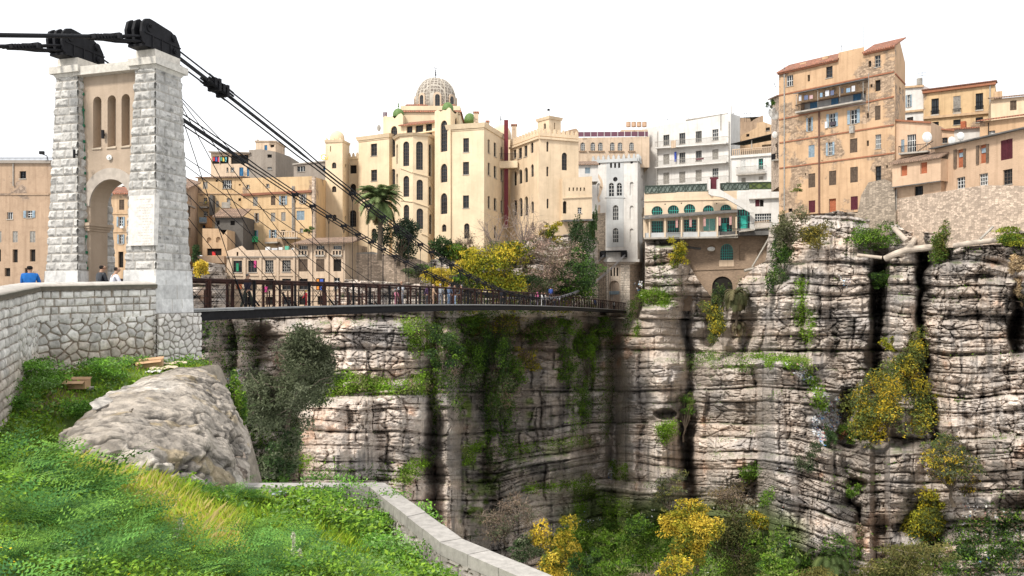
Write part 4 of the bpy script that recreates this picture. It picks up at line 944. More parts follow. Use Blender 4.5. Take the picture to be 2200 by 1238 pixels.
        if st in ('d', 's'):
            m = MB(); m.hexa([w_.pt(u0-.06, z0-.09, -.02), w_.pt(u1+.06, z0-.09, -.02), w_.pt(u1+.06, z0-.09, .08), w_.pt(u0-.06, z0-.09, .08), w_.pt(u0-.06, z0-.004, -.02), w_.pt(u1+.06, z0-.004, -.02), w_.pt(u1+.06, z0-.004, .08), w_.pt(u0-.06, z0-.004, .08)]); m.build('sill', M['concrete'], wo_)
    def bar(s, i, x0, y0, x1, y1, h, off, mat, name='string_course', depth=None):
        w_ = s.walls[i]; a = w_.uv(x0, y0); b = w_.uv(x1, y1); m = MB(); d = depth or .02
        m.hexa([w_.pt(a[0], a[1]-h, -d), w_.pt(b[0], b[1]-h, -d), w_.pt(b[0], b[1]-h, off), w_.pt(a[0], a[1]-h, off), w_.pt(a[0], a[1], -d), w_.pt(b[0], b[1], -d), w_.pt(b[0], b[1], off), w_.pt(a[0], a[1], off)])
        return m.build(name, mat, s.root)
    def cornice(s, h=.35, off=.3, mat=None, dz=.1):
        m = MB(); ring = []
        P0 = s.pl+[b[0] for b in s.bk]; Z0 = s.zt+[b[1] for b in s.bk]; n = len(P0); c = sum(P0)/n
        def ex(p, o): d_ = p-c; return p+d_/np.linalg.norm(d_)*o*1.35
        m.prism([(ex(p, off*.5)[0], ex(p, off*.5)[1], z-h) for p, z in zip(P0, Z0)], [(ex(p, off)[0], ex(p, off)[1], z+dz) for p, z in zip(P0, Z0)])
        return m.build('cornice', mat or s.mat, s.root)
    def pipe(s, i, x0, y0, x1, y1, r=.07, mat=None):
        w_ = s.walls[i]; m = MB(); m.tube([w_.at(x0, y0, .12), w_.at(x1, y1, .12)], r, 6); return m.build('drainpipe', mat or M['greysh'], s.root)
    def balcony(s, i, x0, y0, x1, y1, yr, dp=.9, slab=M['concrete'], rail='iron', railmat=None):
        "floor front edge from (x0,y0) to (x1,y1); yr = height of rail top in pixels above it"
        w_ = s.walls[i]; a = w_.uv(x0, y0); b = w_.uv(x1, y1); m = MB(); z0, z1 = a[1], b[1]; th = .2
        m.hexa([w_.pt(a[0], z0-th, -.02), w_.pt(b[0], z1-th, -.02), w_.pt(b[0], z1-th, dp), w_.pt(a[0], z0-th, dp), w_.pt(a[0], z0, -.02), w_.pt(b[0], z1, -.02), w_.pt(b[0], z1, dp), w_.pt(a[0], z0, dp)])
        bo = m.build('balcony', slab, s.root); hr = (w_.uv(x0, y0-yr)[1]-z0); m = MB(); L = abs(b[0]-a[0])
        if rail == 'solid':
            m.hexa([w_.pt(a[0], z0, dp-.1), w_.pt(b[0], z1, dp-.1), w_.pt(b[0], z1, dp), w_.pt(a[0], z0, dp), w_.pt(a[0], z0+hr, dp-.1), w_.pt(b[0], z1+hr, dp-.1), w_.pt(b[0], z1+hr, dp), w_.pt(a[0], z0+hr, dp)])
        else:
            n = max(3, int(L/(.16 if rail == 'iron' else .32)))
            tk = .03 if rail == 'iron' else .14
            for k in range(n+1): f = k/n; u = a[0]+(b[0]-a[0])*f; z = z0+(z1-z0)*f; m.beam(w_.pt(u, z, dp-.06), w_.pt(u, z+hr, dp-.06), tk, tk)
            m.beam(w_.pt(a[0], z0+hr, dp-.06), w_.pt(b[0], z1+hr, dp-.06), .06 if rail == 'iron' else .2, .06 if rail == 'iron' else .14)
            for q_, zz_ in ((a[0], z0), (b[0], z1)): m.beam(w_.pt(q_, zz_+hr, 0), w_.pt(q_, zz_+hr, dp-.06), .05); 
        m.build('railing', railmat or M['iron'], bo); return bo
    def roof(s, i, x0, y0, x1, y1, dp, rise, mat, over=.4, th=.16, name='tiled_roof'):
        w_ = s.walls[i]; a = w_.uv(x0, y0); b = w_.uv(x1, y1); m = MB(); q = over/dp*rise
        lo = [w_.pt(a[0]-.1, a[1]-q, over), w_.pt(b[0]+.1, b[1]-q, over), w_.pt(b[0]+.1, b[1]+rise, -dp), w_.pt(a[0]-.1, a[1]+rise, -dp)]
        m.hexa(lo+[p+np.array((0, 0, th)) for p in lo]); return m.build(name, mat, s.root)
    def merlons(s, i, x0, x1, z=None, w=.45, gap=.42, h=.55, mat=None, base=.25, off=.12, split=True):
        w_ = s.walls[i]; u0 = w_.uv(x0, HY)[0]; u1 = w_.uv(x1, HY)[0]; m = MB(); zf = lambda u: s.zt[i]+(s.zt[i+1]-s.zt[i])*u/w_.L
        z0, z1 = zf(u0), zf(u1)
        m.hexa([w_.pt(u0, z0-.2, -.3), w_.pt(u1, z1-.2, -.3), w_.pt(u1, z1-.2, off), w_.pt(u0, z0-.2, off), w_.pt(u0, z0+base, -.3), w_.pt(u1, z1+base, -.3), w_.pt(u1, z1+base, off), w_.pt(u0, z0+base, off)])
        u = u0+.05
        while u+w < u1:
            z_ = zf(u)+base; t_ = w*.28 if split else 0
            q = [(u, z_-.01), (u+w, z_-.01), (u+w-t_*.2, z_+h*.6), (u+w-t_, z_+h*.7), (u+w-t_, z_+h), (u+t_, z_+h), (u+t_, z_+h*.7), (u+t_*.2, z_+h*.6)]
            m.prism([w_.pt(a, b, off-.02) for a, b in q], [w_.pt(a, b, -.22) for a, b in q]); u += w+gap
        return m.build('battlement', mat or s.mat, s.root)
    def box(s, i, x0, y0, x1, y1, off0, off1, mat, name):
        w_ = s.walls[i]; xm = (x0+x1)/2; a = w_.uv(x0, (y0+y1)/2)[0]; b = w_.uv(x1, (y0+y1)/2)[0]; z1 = w_.uv(xm, y0)[1]; z0 = w_.uv(xm, y1)[1]; m = MB()
        m.hexa([w_.pt(a, z0, off0), w_.pt(b, z0, off0), w_.pt(b, z0, off1), w_.pt(a, z0, off1), w_.pt(a, z1, off0), w_.pt(b, z1, off0), w_.pt(b, z1, off1), w_.pt(a, z1, off1)]); return m.build(name, mat, s.root)
def lvl(c0, c1, *pts):
    "depths of level corners : reference (x, d, y) then (x, y) pairs"
    k = c0[1]*(HY-c0[2]); return [c0]+[(x, k/(HY-y), y) for x, y in [c1]+list(pts)]
pm = plaster
M['yel'] = pm('cream_plaster', (.66, .53, .365), patch=.0, streak=.22, grime=.2)
M['yel2'] = pm('cream_plaster_worn', (.64, .50, .345), patch=.0, streak=.4, grime=.25)
M['ora'] = pm('orange_plaster', (.50, .335, .205), (.36, .26, .18), patch=.44, streak=.55, grime=.3)
M['pea'] = pm('peach_plaster', (.50, .35, .22), (.34, .26, .19), patch=.36, streak=.6, grime=.35)
M['pea2'] = pm('pale_peach_plaster', (.54, .42, .31), (.34, .26, .19), patch=.36, streak=.6, grime=.35)
M['och'] = pm('ochre_plaster', (.55, .39, .225), (.36, .26, .18), patch=.38, streak=.6, grime=.3)
M['grp'] = pm('grey_plaster', (.27, .235, .20), (.3, .25, .2), patch=.2, streak=.4, grime=.4)
M['dgr'] = pm('dark_grey_render', (.115, .105, .095), streak=.3, grime=.4)
M['brn'] = pm('brown_plaster', (.36, .255, .175), (.28, .21, .16), patch=.38, streak=.5, grime=.5)
M['whi'] = pm('whitewash', (.62, .60, .57), streak=.35, grime=.3)
M['whi2'] = pm('grey_whitewash', (.47, .48, .48), streak=.2, grime=.15)
M['rub'] = pm('rubble_stone', (.33, .27, .22), (.33, .27, .21), patch=1.2, streak=.3)
M['rub2'] = pm('pale_rubble_stone', (.50, .40, .32), (.52, .41, .32), patch=1.2, streak=.3)
M['bri'] = pm('old_brickwork', (.33, .24, .17), (.34, .25, .18), brick=True)
# ---- far left, seen beside and through the gateway
b = Bld('apartment_house', 'flat brown ruined apartment block at the far left, its lower windows empty', 'building', [(-60, 96, 346), (112, 94, 346)], 625, M['brn'],
 {0: [(42, 368, 56, 384, 'd', 'd'), (15, 456, 28, 471, 'd', 'w', None, 3, 1), (57, 453, 70, 468, 's', 'w', 'b'), (27, 497, 38, 521, 'c', 'n', 'g'), (64, 497, 76, 521, 'c', 'n', 'g'), (27, 536, 38, 564, 'o'), (64, 536, 76, 562, 'o'), (10, 576, 22, 594, 'o'), (53, 576, 61, 590, 'o'), (-6, 497, 3, 521, 'c', 'n', 'g'), (-6, 536, 2, 562, 'o')]})
b.bar(0, -60, 416, 106, 416, .18, .12, M['brn']); b.bar(0, -60, 346, 112, 346, .3, .3, M['grp'], 'cornice'); b.pipe(0, 30, 352, 30, 400)
b.balcony(0, -60, 345, 112, 345, 5, .2, M['grp'])
m = MB(); m.tube([b.walls[0].at(105, 350, .1), b.walls[0].at(105, 336, .3), b.walls[0].at(100, 333, .8)], .06, 5); m.box(b.walls[0].at(101, 331, .8), (.5, .3, .35)); m.build('flood_lamp', M['iron'], b.root)
b = Bld('apartment_house', 'peach town house with grey shutters seen through the gateway arch', 'building', [(215, 92, 416), (300, 92, 416)], 640, M['pea'],
 {0: [(256, 429, 267, 451, 'c', 'n', 'n'), (255, 466, 264, 487, 's', 'w', 'b'), (256, 504, 264, 524, 's', 'w', 'b'), (254, 541, 265, 575, 'o'), (240, 545, 246, 560, 'o')]})
b.bar(0, 215, 458, 300, 458, .12, .1, M['pea']); b.bar(0, 215, 497, 300, 497, .12, .1, M['pea']); b.roof(0, 215, 416, 300, 416, 3, 1.0, M['tile'], .4)
b.box(0, 215, 405, 300, 414, -3.2, -3.0, M['redpipe'] if 0 else plaster('lattice_brick', (.4, .16, .1), (.42, .14, .08), brick=True), 'lattice_parapet'); b.box(0, 261, 486, 267, 491, .02, .4, M['white'], 'air_conditioner')
b = Bld('town_house', 'pale rooftop house rising behind the arch of the gateway', 'building', [(225, 110, 398), (300, 108, 396)], 440, M['whi'], {0: [(262, 400, 268, 408, 'd')]})
# ---- left hillside
b = Bld('town_house', 'dark brown house with a broken tiled roof just right of the gateway', 'building', [(399, 103, 402), (418, 106, 396), (425, 112, 398)], 575, M['brn'], {0: [(404, 440, 409, 466, 'c'), (404, 490, 410, 510, 'o')]})
b.roof(0, 399, 404, 425, 392, 4, 1.2, M['oldtile'], .4); b.bar(0, 399, 437, 418, 445, .2, .15, M['grp'])
b = Bld('town_house', 'tan rooftop house with laundry on its covered terrace', 'building', [(453, 128, 328), (537, 127, 329)], 395, M['pea2'],
 {0: [(456, 336, 491, 352, 'o'), (496, 333, 534, 352, 'o'), (486.6, 360, 490.5, 369, 'd', 'w', None, 1, 1), (495, 360, 503, 369, 'd', 'w'), (514, 360, 523, 381, 'c', 'n', 'd'), (530.5, 360, 535.5, 379, 'c', 'n', 'd')]}, T=8)
b.bar(0, 451, 326, 540, 328, .2, .5, M['grp'], 'roof_slab')
for k, c in enumerate([(.5, .04, .05), (.06, .1, .35), (.5, .05, .08), (.08, .3, .25), (.6, .5, .1), (.1, .35, .4)]): b.box(0, 458+k*5.2, 338, 461.5+k*5.2, 346+(k % 3), .02, .05, flat('cloth', c), 'laundry')
b.pipe(0, 473, 336, 473, 352, .08)
bb = Bld('tower_house', 'grey brown concrete tower house above the terrace of laundry', 'building', [(535, 127, 322), (561, 126, 321), (592, 126, 326), (622, 133, 336)], 397, M['grp'], {1: [(574.5, 332, 584, 339, 'o'), (574.5, 359, 584, 365, 'd', 'w', None, 4, 1)]}, T=10)
b2 = Bld('rooftop_room', 'pale cubic rooftop room with a dark green door', 'building', [(549, 129, 304), (592, 128, 304), (612, 134, 316)], 330, M['pea2'], {0: [(568, 312, 574, 325, 'c', 'n', 'd'), (580.5, 311, 589, 316.5, 'o')]}); b2.cornice(.12, .2)
m = MB(); m.tube([P(554, 304, 130), P(554, 300, 130)], .15, 8); m.build('chimney', M['concrete'], b2.root)
b = Bld('town_house', 'grey rooftop house with a wide barred window below yellow letters', 'building', [(631, 124, 353), (702, 122, 346)], 400, M['grp'], {0: [(638, 357, 655.5, 369, 'd', 'w', None, 3, 1), (694, 357, 700, 367, 'd', 'b')]}); b.bar(0, 630, 352, 702, 345, .2, .2, M['concrete'], 'roof_edge')
fc = bpy.data.curves.new('letters', 'FONT'); fc.body = 'GA'; fc.size = 1.25; fc.extrude = .05; fo = bpy.data.objects.new('rooftop_letters', fc); COL.objects.link(fo)
dg = bpy.context.evaluated_depsgraph_get(); tm = bpy.data.meshes.new_from_object(fo.evaluated_get(dg)); bpy.data.objects.remove(fo)
fo = bpy.data.objects.new('rooftop_letters', tm); COL.objects.link(fo); tm.materials.append(flat('yellow_letters', (.65, .5, .05), .5, 0, .05)); fo.location = P(688, 344, 121.5); fo.rotation_euler = (R(90), 0, 0); tag(fo, 'yellow sign letters GA standing on a grey rooftop beside the cream turret', 'sign')
b = Bld('apartment_house', 'yellow apartment house with small balconies, leftmost above the dark grey lean-to', 'building', [(425, 112, 383), (521, 112, 382)], 548, M['och'],
 {0: [(436, 391, 446, 406, 'c', 'n', 'g'), (478, 387, 498, 405, 'd', 'w', None, 5, 2), (463, 386, 468, 391, 'o'), (513, 395.5, 517, 399, 'o'), (437, 425, 445, 437, 'd', 'w'), (487, 426, 495, 437, 'd', 'w'), (464, 432, 470, 446, 'c', 'n', 'g'), (512, 426, 518, 432, 'o'), (437, 454, 446, 468, 'd', 'w'), (435, 484, 446, 491, 'd', 'b')]})
b.bar(0, 425, 415, 521, 415, .15, .12, M['pea']); b.balcony(0, 432, 445, 449, 445, 9, .7, railmat=M['grp']); b.balcony(0, 480, 445, 498, 445, 9, .7, rail='solid', railmat=M['concrete']); b.balcony(0, 432, 478, 448, 478, 10, .7, rail='solid', railmat=M['bluesh']); b.roof(0, 423, 383, 521, 381, 3, .3, M['oldtile'], .35)
b.box(0, 455, 421, 462, 464, .02, .9, M['dgr'], 'chimney_stack'); b.pipe(0, 449, 466, 449, 490, .5, plaster('orange_render', (.5, .26, .12)))
b.box(0, 443, 434, 446, 438, .3, .5, flat('yellow_cloth', (.6, .5, .03)), 'laundry')
b = Bld('apartment_house', 'long orange apartment house with shuttered windows beside the cream turret', 'building', [(521, 111, 383), (671, 109, 379), (701, 122, 388)], 548, M['och'],
 {0: [(543.5, 423, 553.6, 443, 'c', 'n', 'g'), (582, 421, 591.5, 441, 'c', 'n', 'n'), (604, 421, 613, 440, 's', 'w', 'b'), (647, 417, 655, 437, 's', 'w', 'g'), (549, 458, 554, 477, 's', 'n', 'g'), (582, 457, 591.5, 476, 'c', 'n', 'g'), (604, 456, 613.5, 475, 'c', 'n', 'g'), (637, 453, 654, 473, 'c', 'n', 'b'),
      (543, 495, 551, 511, 's', 't', 'b'), (582, 494, 590.5, 512, 's', 'w', 'b'), (604, 494, 613, 506, 'o'), (644, 491, 651, 499, 'd', 'w'), (529, 397, 536, 404, 'd', 'w', None, 2, 1), (571.5, 395, 578.6, 402, 'd', 'w', None, 2, 1)]}, roof=M['oldtile'])
b.bar(0, 521, 417, 671, 409, .3, .3, plaster('red_brown_cornice', (.25, .11, .07)), 'cornice'); b.bar(0, 521, 449, 671, 445, .1, .08, M['och']); b.pipe(0, 629, 400, 629, 500, .09); b.pipe(0, 632.5, 400, 632.5, 500, .07)
b.box(0, 533, 509, 554.5, 521, .02, .9, flat('green_awning', (.05, .42, .17), .6), 'awning'); b.balcony(0, 575, 521, 602, 520, 8, .8, rail='solid', railmat=M['pea']); b.balcony(0, 605, 511, 646, 511, 12, 1.2, rail='stone', railmat=M['pea2'])
b.box(0, 671, 380, 677, 520, -.3, .18, M['rub2'], 'quoins')
b = Bld('lean_to_house', 'dark grey rendered house with one square window and old roof tiles', 'building', [(462, 106, 465), (522, 106, 465)], 540, M['dgr'], {0: [(495, 474.5, 504.5, 484, 'o'), (466, 474, 472, 483, 'o')]}, T=5); b.roof(0, 460, 465, 523, 465, 3, 1.2, M['oldtile'], .5)
b = Bld('small_house', 'small tan house with blind niches above a wide dark opening', 'building', [(435, 103, 491), (488, 103, 494)], 585, M['pea'], {0: [(444.5, 510, 454, 522, 'a_blind'), (464, 509, 474, 521, 'a_blind'), (444.5, 534, 476, 549, 'o'), (487, 512, 487.5, 513, 'o')]}, mids={0: [(470, 491.5), (480, 505)]}, T=4)
b.box(0, 455, 541, 462, 549, -.2, -.1, flat('red_cloth', (.5, .03, .03)), 'laundry'); b.box(0, 427, 551, 487, 566, .02, .9, M['brn'], 'ledge')
BAL = M['pea2']
b = Bld('row_house', 'long low peach house on the cliff edge with barred windows behind the railing', 'building', [(487, 98, 540), (640, 98, 536)], 672, M['pea2'],
 {0: [(501, 560, 520, 585, 'd', 'n', None, 3, 2), (533, 560, 552, 585, 'd', 'n', None, 3, 2), (569.5, 559, 587.5, 585, 'd', 'g', None, 4, 4), (606, 559, 624.5, 584, 'd', 'g', None, 4, 4), (508, 527.5+14, 512, 550, 'o'), (533, 601, 552, 622, 'c', 'n', 'n'), (570, 599, 588, 622, 'o'), (606, 599, 625, 622, 'd'), (506, 602, 520, 622, 'b'), (570, 638, 589, 655, 'o'), (606, 638, 625, 655, 'd'), (530, 638, 548, 655, 'o')]}, mids={0: [(520, 528), (530, 538), (560, 537), (600, 538)]})
for x in (497, 526, 560, 597, 633): b.box(0, x-2.5, 552, x+2.5, 665, -.02, .16, M['pea2'], 'pilaster')
b.bar(0, 487, 551, 640, 551, .15, .2, M['grp']); b.bar(0, 487, 590, 640, 590, .2, .1, M['pea2'])
b.box(0, 508, 566, 513, 583, .03, .08, flat('green_cloth', (.02, .2, .1)), 'laundry'); b.box(0, 546, 560, 551, 575, .03, .08, flat('pink_cloth', (.4, .04, .15)), 'laundry'); b.box(0, 568, 616, 575, 628, .1, .16, flat('pink_cloth', (.5, .05, .2)), 'laundry')
for k, (x, y, w_, h_, c) in enumerate(((562, 529, 9, 8, (.6, .6, .6)), (574, 531, 12, 6, (.5, .5, .52)), (588, 529, 8, 8, (.65, .62, .6)), (600, 526, 8, 11, (.1, .35, .25)), (612, 530, 12, 7, (.55, .55, .55)), (626, 528, 9, 9, (.45, .4, .36)))): b.box(0, x, y, x+w_, y+h_, -2.0-k*.3, -1.5-k*.3, flat('terrace_clutter', c), 'terrace_screen')
b = Bld('row_house', 'peach house with turned balustrades and brown rolled blinds under a sagging tiled roof', 'building', [(640, 98.2, 523), (742, 97.5, 521)], 690, M['pea2'],
 {0: [(642, 528, 661, 548, 'd', 'w', None, 4, 2), (679, 528, 697, 548, 'd', 'w', None, 4, 2), (716, 528, 734, 547, 'd', 'w', None, 4, 2), (642, 557, 661, 583.5, 'c', 'n', 'n'), (679, 557, 697, 583.5, 'c', 'n', 'n'), (716, 557, 733, 583, 'o'), (642, 599, 661, 622, 'd'), (679, 598, 698, 624, 'o'), (717, 597, 730, 620, 'd', 'w'), (642, 637, 660, 655, 'o'), (682, 637, 702, 655, 'o')]})
b.roof(0, 634, 524, 762, 520, 5, .9, M['oldtile'], .9)
for x in (651.5, 688, 725): b.balcony(0, x-10, 548, x+10, 548, 10, .25, rail='stone', railmat=M['pea2'])
for x in (634, 670, 706, 740): b.box(0, x-2, 526, x+2, 685, -.02, .14, M['pea2'], 'pilaster')
b.box(0, 681, 600, 686, 622, .05, .1, flat('orange_cloth', (.55, .2, .03)), 'laundry'); b.box(0, 688, 600, 695, 624, .05, .1, flat('blue_cloth', (.05, .1, .4)), 'laundry')
for x, y1 in ((599, 712), (634, 762), (671, 722), (707, 700)):
    m = MB(); p = P(x, 672, 96.5); q = P(x, y1, 96.5); m.box((p+q)/2, (.42, .42, p[2]-q[2])); tag(m.build('stilt', M['concrete'], None), {599: 'concrete stilt leftmost under the cliff-edge house', 634: 'longest concrete stilt, dropping behind the olive tree', 671: 'third concrete stilt from the left under the bridge', 707: 'shortest concrete stilt, rightmost beside the pale rock'}[x], 'pillar', 'stilts under the cliff-edge house')
b = Bld('garden_wall', 'long tan rubble retaining wall below the palm tree', 'wall', [(738, 101, 545), (800, 103, 541), (935, 106, 572)], 640, M['rub2'], T=4); 
# ---- the cream school with its domes
S = empty('madrasa', P(930, 560, 116), 'big cream building with a mosaic dome, green cupolas, arched windows and a rounded stair bay', 'building')
Y_ = M['yel']
def mb_(corners, yb, wins={}, mids={}, T=8, mat=None): return Bld('x', '', '', corners, yb, mat or Y_, wins, mids, T, parent=S)
c = lvl((736, 121, 302), (699, 303.5)); turretL = mb_([c[1], c[0], (751, 127, 309)], 530, {0: [(709, 314, 711, 326, 'o'), (713, 349, 722.5, 362, 'a'), (713, 400, 722.5, 413, 'a'), (713.5, 461, 723, 475, 'a')], 1: [(741, 352, 744.5, 361, 'ao'), (741, 405, 744.5, 415, 'ao'), (741, 463, 744.5, 474, 'ao')]})
turretL.cornice(.25, .22); turretL.merlons(0, 699, 736, w=.3, gap=.8, h=.3, base=.15)
def cup(x, y, d, r, mat, k=1.1, n=18, name='cupola', par=S):
    c_ = P(x, y, d); m = MB(); m.lathe(c_, [(r*.93, -.2), (r, .15), (r, r*.3)]+[(r*math.cos(a), r*.3+r*k*math.sin(a)) for a in np.linspace(.1, 1.5, 9)]+[(.02, r*.3+r*k)], n); return m.build(name, mat, par, smooth=True)
cup(724.5, 303, 124, 1.12, Y_)
link_ = mb_([(747, 126.5, 341), (772, 126, 339)], 530, {0: [(752, 355, 766, 373, 'o'), (752, 395, 765, 418, 'ao'), (751.5, 451.5, 765.5, 487.6, 'a', 'n', None, 3, 4)]}); link_.merlons(0, 748, 770, w=.35, gap=.3, h=.6)
c = lvl((836, 121, 288.5), (770, 297)); lw = mb_([c[1], c[0]], 560, {0: [(796.5, 309, 810, 335, 'd'), (797, 365, 810, 389, 'd'), (798, 491, 809, 522, 'a')]}); lw.cornice(.45, .35); lw.bar(0, 770, 304, 836, 296, .12, .1, Y_)
G_ = flat('green_tiles', (.10, .17, .05), .6, 0, .45, 9)
tl = mb_([(823, 122.4, 252), (866, 120.4, 248), (872, 126, 250)], 560, {0: [(839.5, 271, 853.4, 337, 'p', 'n', None, 3, 7), (839.5, 363, 850, 401, 'p', 'n', None, 2, 4)]}, mids={0: [(828, 249), (836, 252), (842, 249.5), (848, 255), (856, 246), (862, 243.5)]})
o = cup(856, 251, 122.5, .87, G_, 1.15); m = MB(); m.lathe(P(856, 235, 122.5), [(.05, 0), (.04, .3), (.16, .45), (.05, .6), (.1, .75), (.02, 1.0)], 8); m.build('finial', G_, o)
for x in (824.5, 827.5, 830.5): m = MB(); m.lathe(P(x, 252, 122.8), [(.09, 0), (.09, .7), (.11, .75)], 8); m.build('chimney_pot', M['maroon'], S)
ce = mb_([(862, 120.6, 268), (938, 117.6, 262)], 560, {0: [(873.5, 271, 886, 287, 'd', 'n', None, 3, 2), (892.5, 269, 909, 289, 'd', 'n', None, 3, 3), (914.5, 266, 928, 291, 'd', 'n', None, 3, 3)]})
ce.roof(0, 862, 270, 936, 263, 2.2, .75, M['tile'], .6)
ce.bar(0, 860, 292, 945, 280, .16, .5, Y_, 'ledge')
c = lvl((887, 114.5, 288), (919, 290.4), (934, 297)); c0 = lvl((887, 114.5, 288), (860, 290.4), (849, 297))
bay = mb_([c0[2], c0[1], c[0], c[1], c[2]], 565, {
 0: [(851, 310, 855, 353, 'ao'), (851, 373, 855, 405, 'ao')],
 1: [(866, 304, 879, 357, 'a', 'n', None, 3, 6), (866.5, 378, 879, 423, 'a', 'n', None, 3, 5), (867, 440, 879, 478, 'a', 'n', None, 3, 4)],
 2: [(894, 304, 909, 365, 'a', 'n', None, 3, 7), (895, 386, 909, 430, 'a', 'n', None, 3, 5), (895, 448, 909.5, 492, 'a', 'n', None, 3, 5)],
 3: [(921.5, 309.5, 927.5, 379, 'a', 'n', None, 2, 7), (921.5, 400, 927.5, 441, 'a', 'n', None, 2, 5), (922, 460, 928, 503, 'a', 'n', None, 2, 4)]}, T=5)
bay.cornice(.2, .35, dz=.12)
for (a, b_, cc, dd) in (((849, 359), (887, 370), (919, 378), (934, 403)), ((860, 428), (887, 433), (919, 443), (934, 465)), ((900, 500), (905, 501), (919, 506), (934, 524))):
    bay.bar(1, max(a[0], 860.5), a[1]+1, 886.5, b_[1], .12, .14, Y_, 'stair_moulding') if a[0] < 880 else None
    bay.bar(2, max(b_[0], 887.5), b_[1], 918.5, cc[1], .12, .14, Y_, 'stair_moulding'); bay.bar(3, 919.3, cc[1]+1, 933.5, dd[1], .12, .14, Y_, 'stair_moulding')
trR = mb_([(934, 115.2, 240), (968, 113.2, 233), (988, 119, 246)], 560, {0: [(946.5, 259, 961, 326, 'p', 'n', None, 3, 7), (946.5, 352, 961, 392, 'p', 'n', None, 3, 4), (946.5, 415, 961, 460, 'p', 'n', None, 3, 4), (949, 482, 959, 498, 'a')], 1: [(977.5, 253, 983, 269, 'p')]},
 mids={0: [(940, 236), (947, 240), (952, 236.5), (958, 237), (964, 231)], 1: [(972, 239), (978, 245), (983, 240), (986, 250)]})
o = cup(962, 238, 115, .82, G_, 1.15)
m = MB(); m.prism([P(948, 320, 130)*0+np.array((x, y, 20)) for x, y in ((-17.2, 124), (-8, 124), (-8, 134), (-17.2, 134))], [np.array((x, y, 29.6)) for x, y in ((-17.2, 124), (-8, 124), (-8, 134), (-17.2, 134))]); m.build('dome_base', Y_, S)
m = MB(); m.prism([np.array((x, y, 28.6)) for x, y in ((-17.5, 123.7), (-7.7, 123.7), (-7.7, 134), (-17.5, 134))], [np.array((x*.94-.8, y, 30.1)) for x, y in ((-16.6, 125), (-8.6, 125), (-8.6, 133), (-16.6, 133))]); m.build('roof_skirt', M['tile'], S)
# big mosaic dome
mm, n_, l_, b_ = newmat('dome_mosaic'); b_.inputs['Roughness'].default_value = .75
t_ = n_.new('ShaderNodeTexCoord'); wv = n_.new('ShaderNodeTexVoronoi'); wv.inputs['Scale'].default_value = 1.9; wv.distance = 'CHEBYCHEV'; wv.inputs['Randomness'].default_value = .15
bt = n_.new('ShaderNodeMath'); bt.operation = 'SINE'; mu = n_.new('ShaderNodeMath'); mu.operation = 'MULTIPLY'; mu.inputs[1].default_value = 17
rr_ = n_.new('ShaderNodeValToRGB'); rr_.color_ramp.elements[0].color = (.13, .105, .085, 1); rr_.color_ramp.elements[1].color = (.42, .38, .32, 1); rr_.color_ramp.elements[0].position = .3; rr_.color_ramp.elements[1].position = .7
l_.new(t_.outputs['Object'], wv.inputs['Vector']); l_.new(wv.outputs['Distance'], mu.inputs[0]); l_.new(mu.outputs[0], bt.inputs[0]); l_.new(bt.outputs[0], rr_.inputs[0]); l_.new(rr_.outputs[0], b_.inputs['Base Color'])
DC = P(936, 236, 128); RD = 3.3; m = MB()
m.lathe(DC, [(RD, -1.0), (RD, 1.1)]+[(RD*math.cos(a)**.9, 1.1+3.85*math.sin(a)) for a in np.linspace(.08, 1.5, 14)]+[(.03, 4.97)], 40); dome = m.build('mosaic_dome', mm, S, smooth=True)
m = MB(); m.lathe(DC, [(RD+.16, -1.1), (RD+.2, -.75), (RD+.03, -.6)], 40); m.build('dome_ring', M['pea2'], dome)
for k in range(8):
    a = R(22.5+45*k+10); m = MB(); pr = [(RD+.03, -.6), (RD+.03, 1.1)]+[(RD*math.cos(q)**.9+.03, 1.1+3.87*math.sin(q)) for q in np.linspace(.08, 1.5, 12)]
    m.tube([DC+np.array((r*math.cos(a), r*math.sin(a), z)) for r, z in pr], .07, 5); m.build('rib', flat('dome_rib', (.45, .40, .33)), dome)
for k in range(8):
    a = R(45*k+10); dr = np.array((math.cos(a), math.sin(a))); tg = np.array((-dr[1], dr[0])); h = shape(-.36, .36, -.35, 1.65, 'a'); h2 = shape(-.62, .62, -.45, 2.0, 'a')
    f_ = lambda u, z, o: np.array((DC[0]+dr[0]*(RD+o)+tg[0]*u, DC[1]+dr[1]*(RD+o)+tg[1]*u, DC[2]+z))
    m = MB(); m.prism([f_(u, z, -.4) for u, z in h2], [f_(u, z, .08) for u, z in h2]); sr = m.build('window_surround', M['pea2'], dome)
    m = MB(); m.prism([f_(u, z, -.3) for u, z in h], [f_(u, z, .10) for u, z in h]); m.build('window', M['glass'], sr)
    m = MB(); m.beam(f_(0, -.35, .12), f_(0, 1.6, .12), .05); m.beam(f_(-.34, .9, .12), f_(.34, .9, .12), .05); m.beam(f_(-.34, .3, .12), f_(.34, .3, .12), .04); m.build('glazing_bar', M['frame'], sr)
def crescent(x, y, d, s=1., par=S):
    c_ = P(x, y, d); m = MB(); m.lathe(c_, [(.06*s, -.3), (.05*s, .5*s), (.17*s, .65*s), (.05*s, .8*s), (.13*s, 1.0*s), (.04*s, 1.15*s), (.09*s, 1.3*s), (.03*s, 1.45*s), (.03*s, 1.6*s)], 8)
    m.tube([c_+np.array((.22*s*math.sin(a), 0, 1.85*s-.22*s*math.cos(a))) for a in np.linspace(-2.3, 2.3, 12)], [.01]+[.04*s]*10+[.01], 5); m.build('crescent_finial', M['iron'], par)
crescent(936, 170, 128, 1.0, dome)
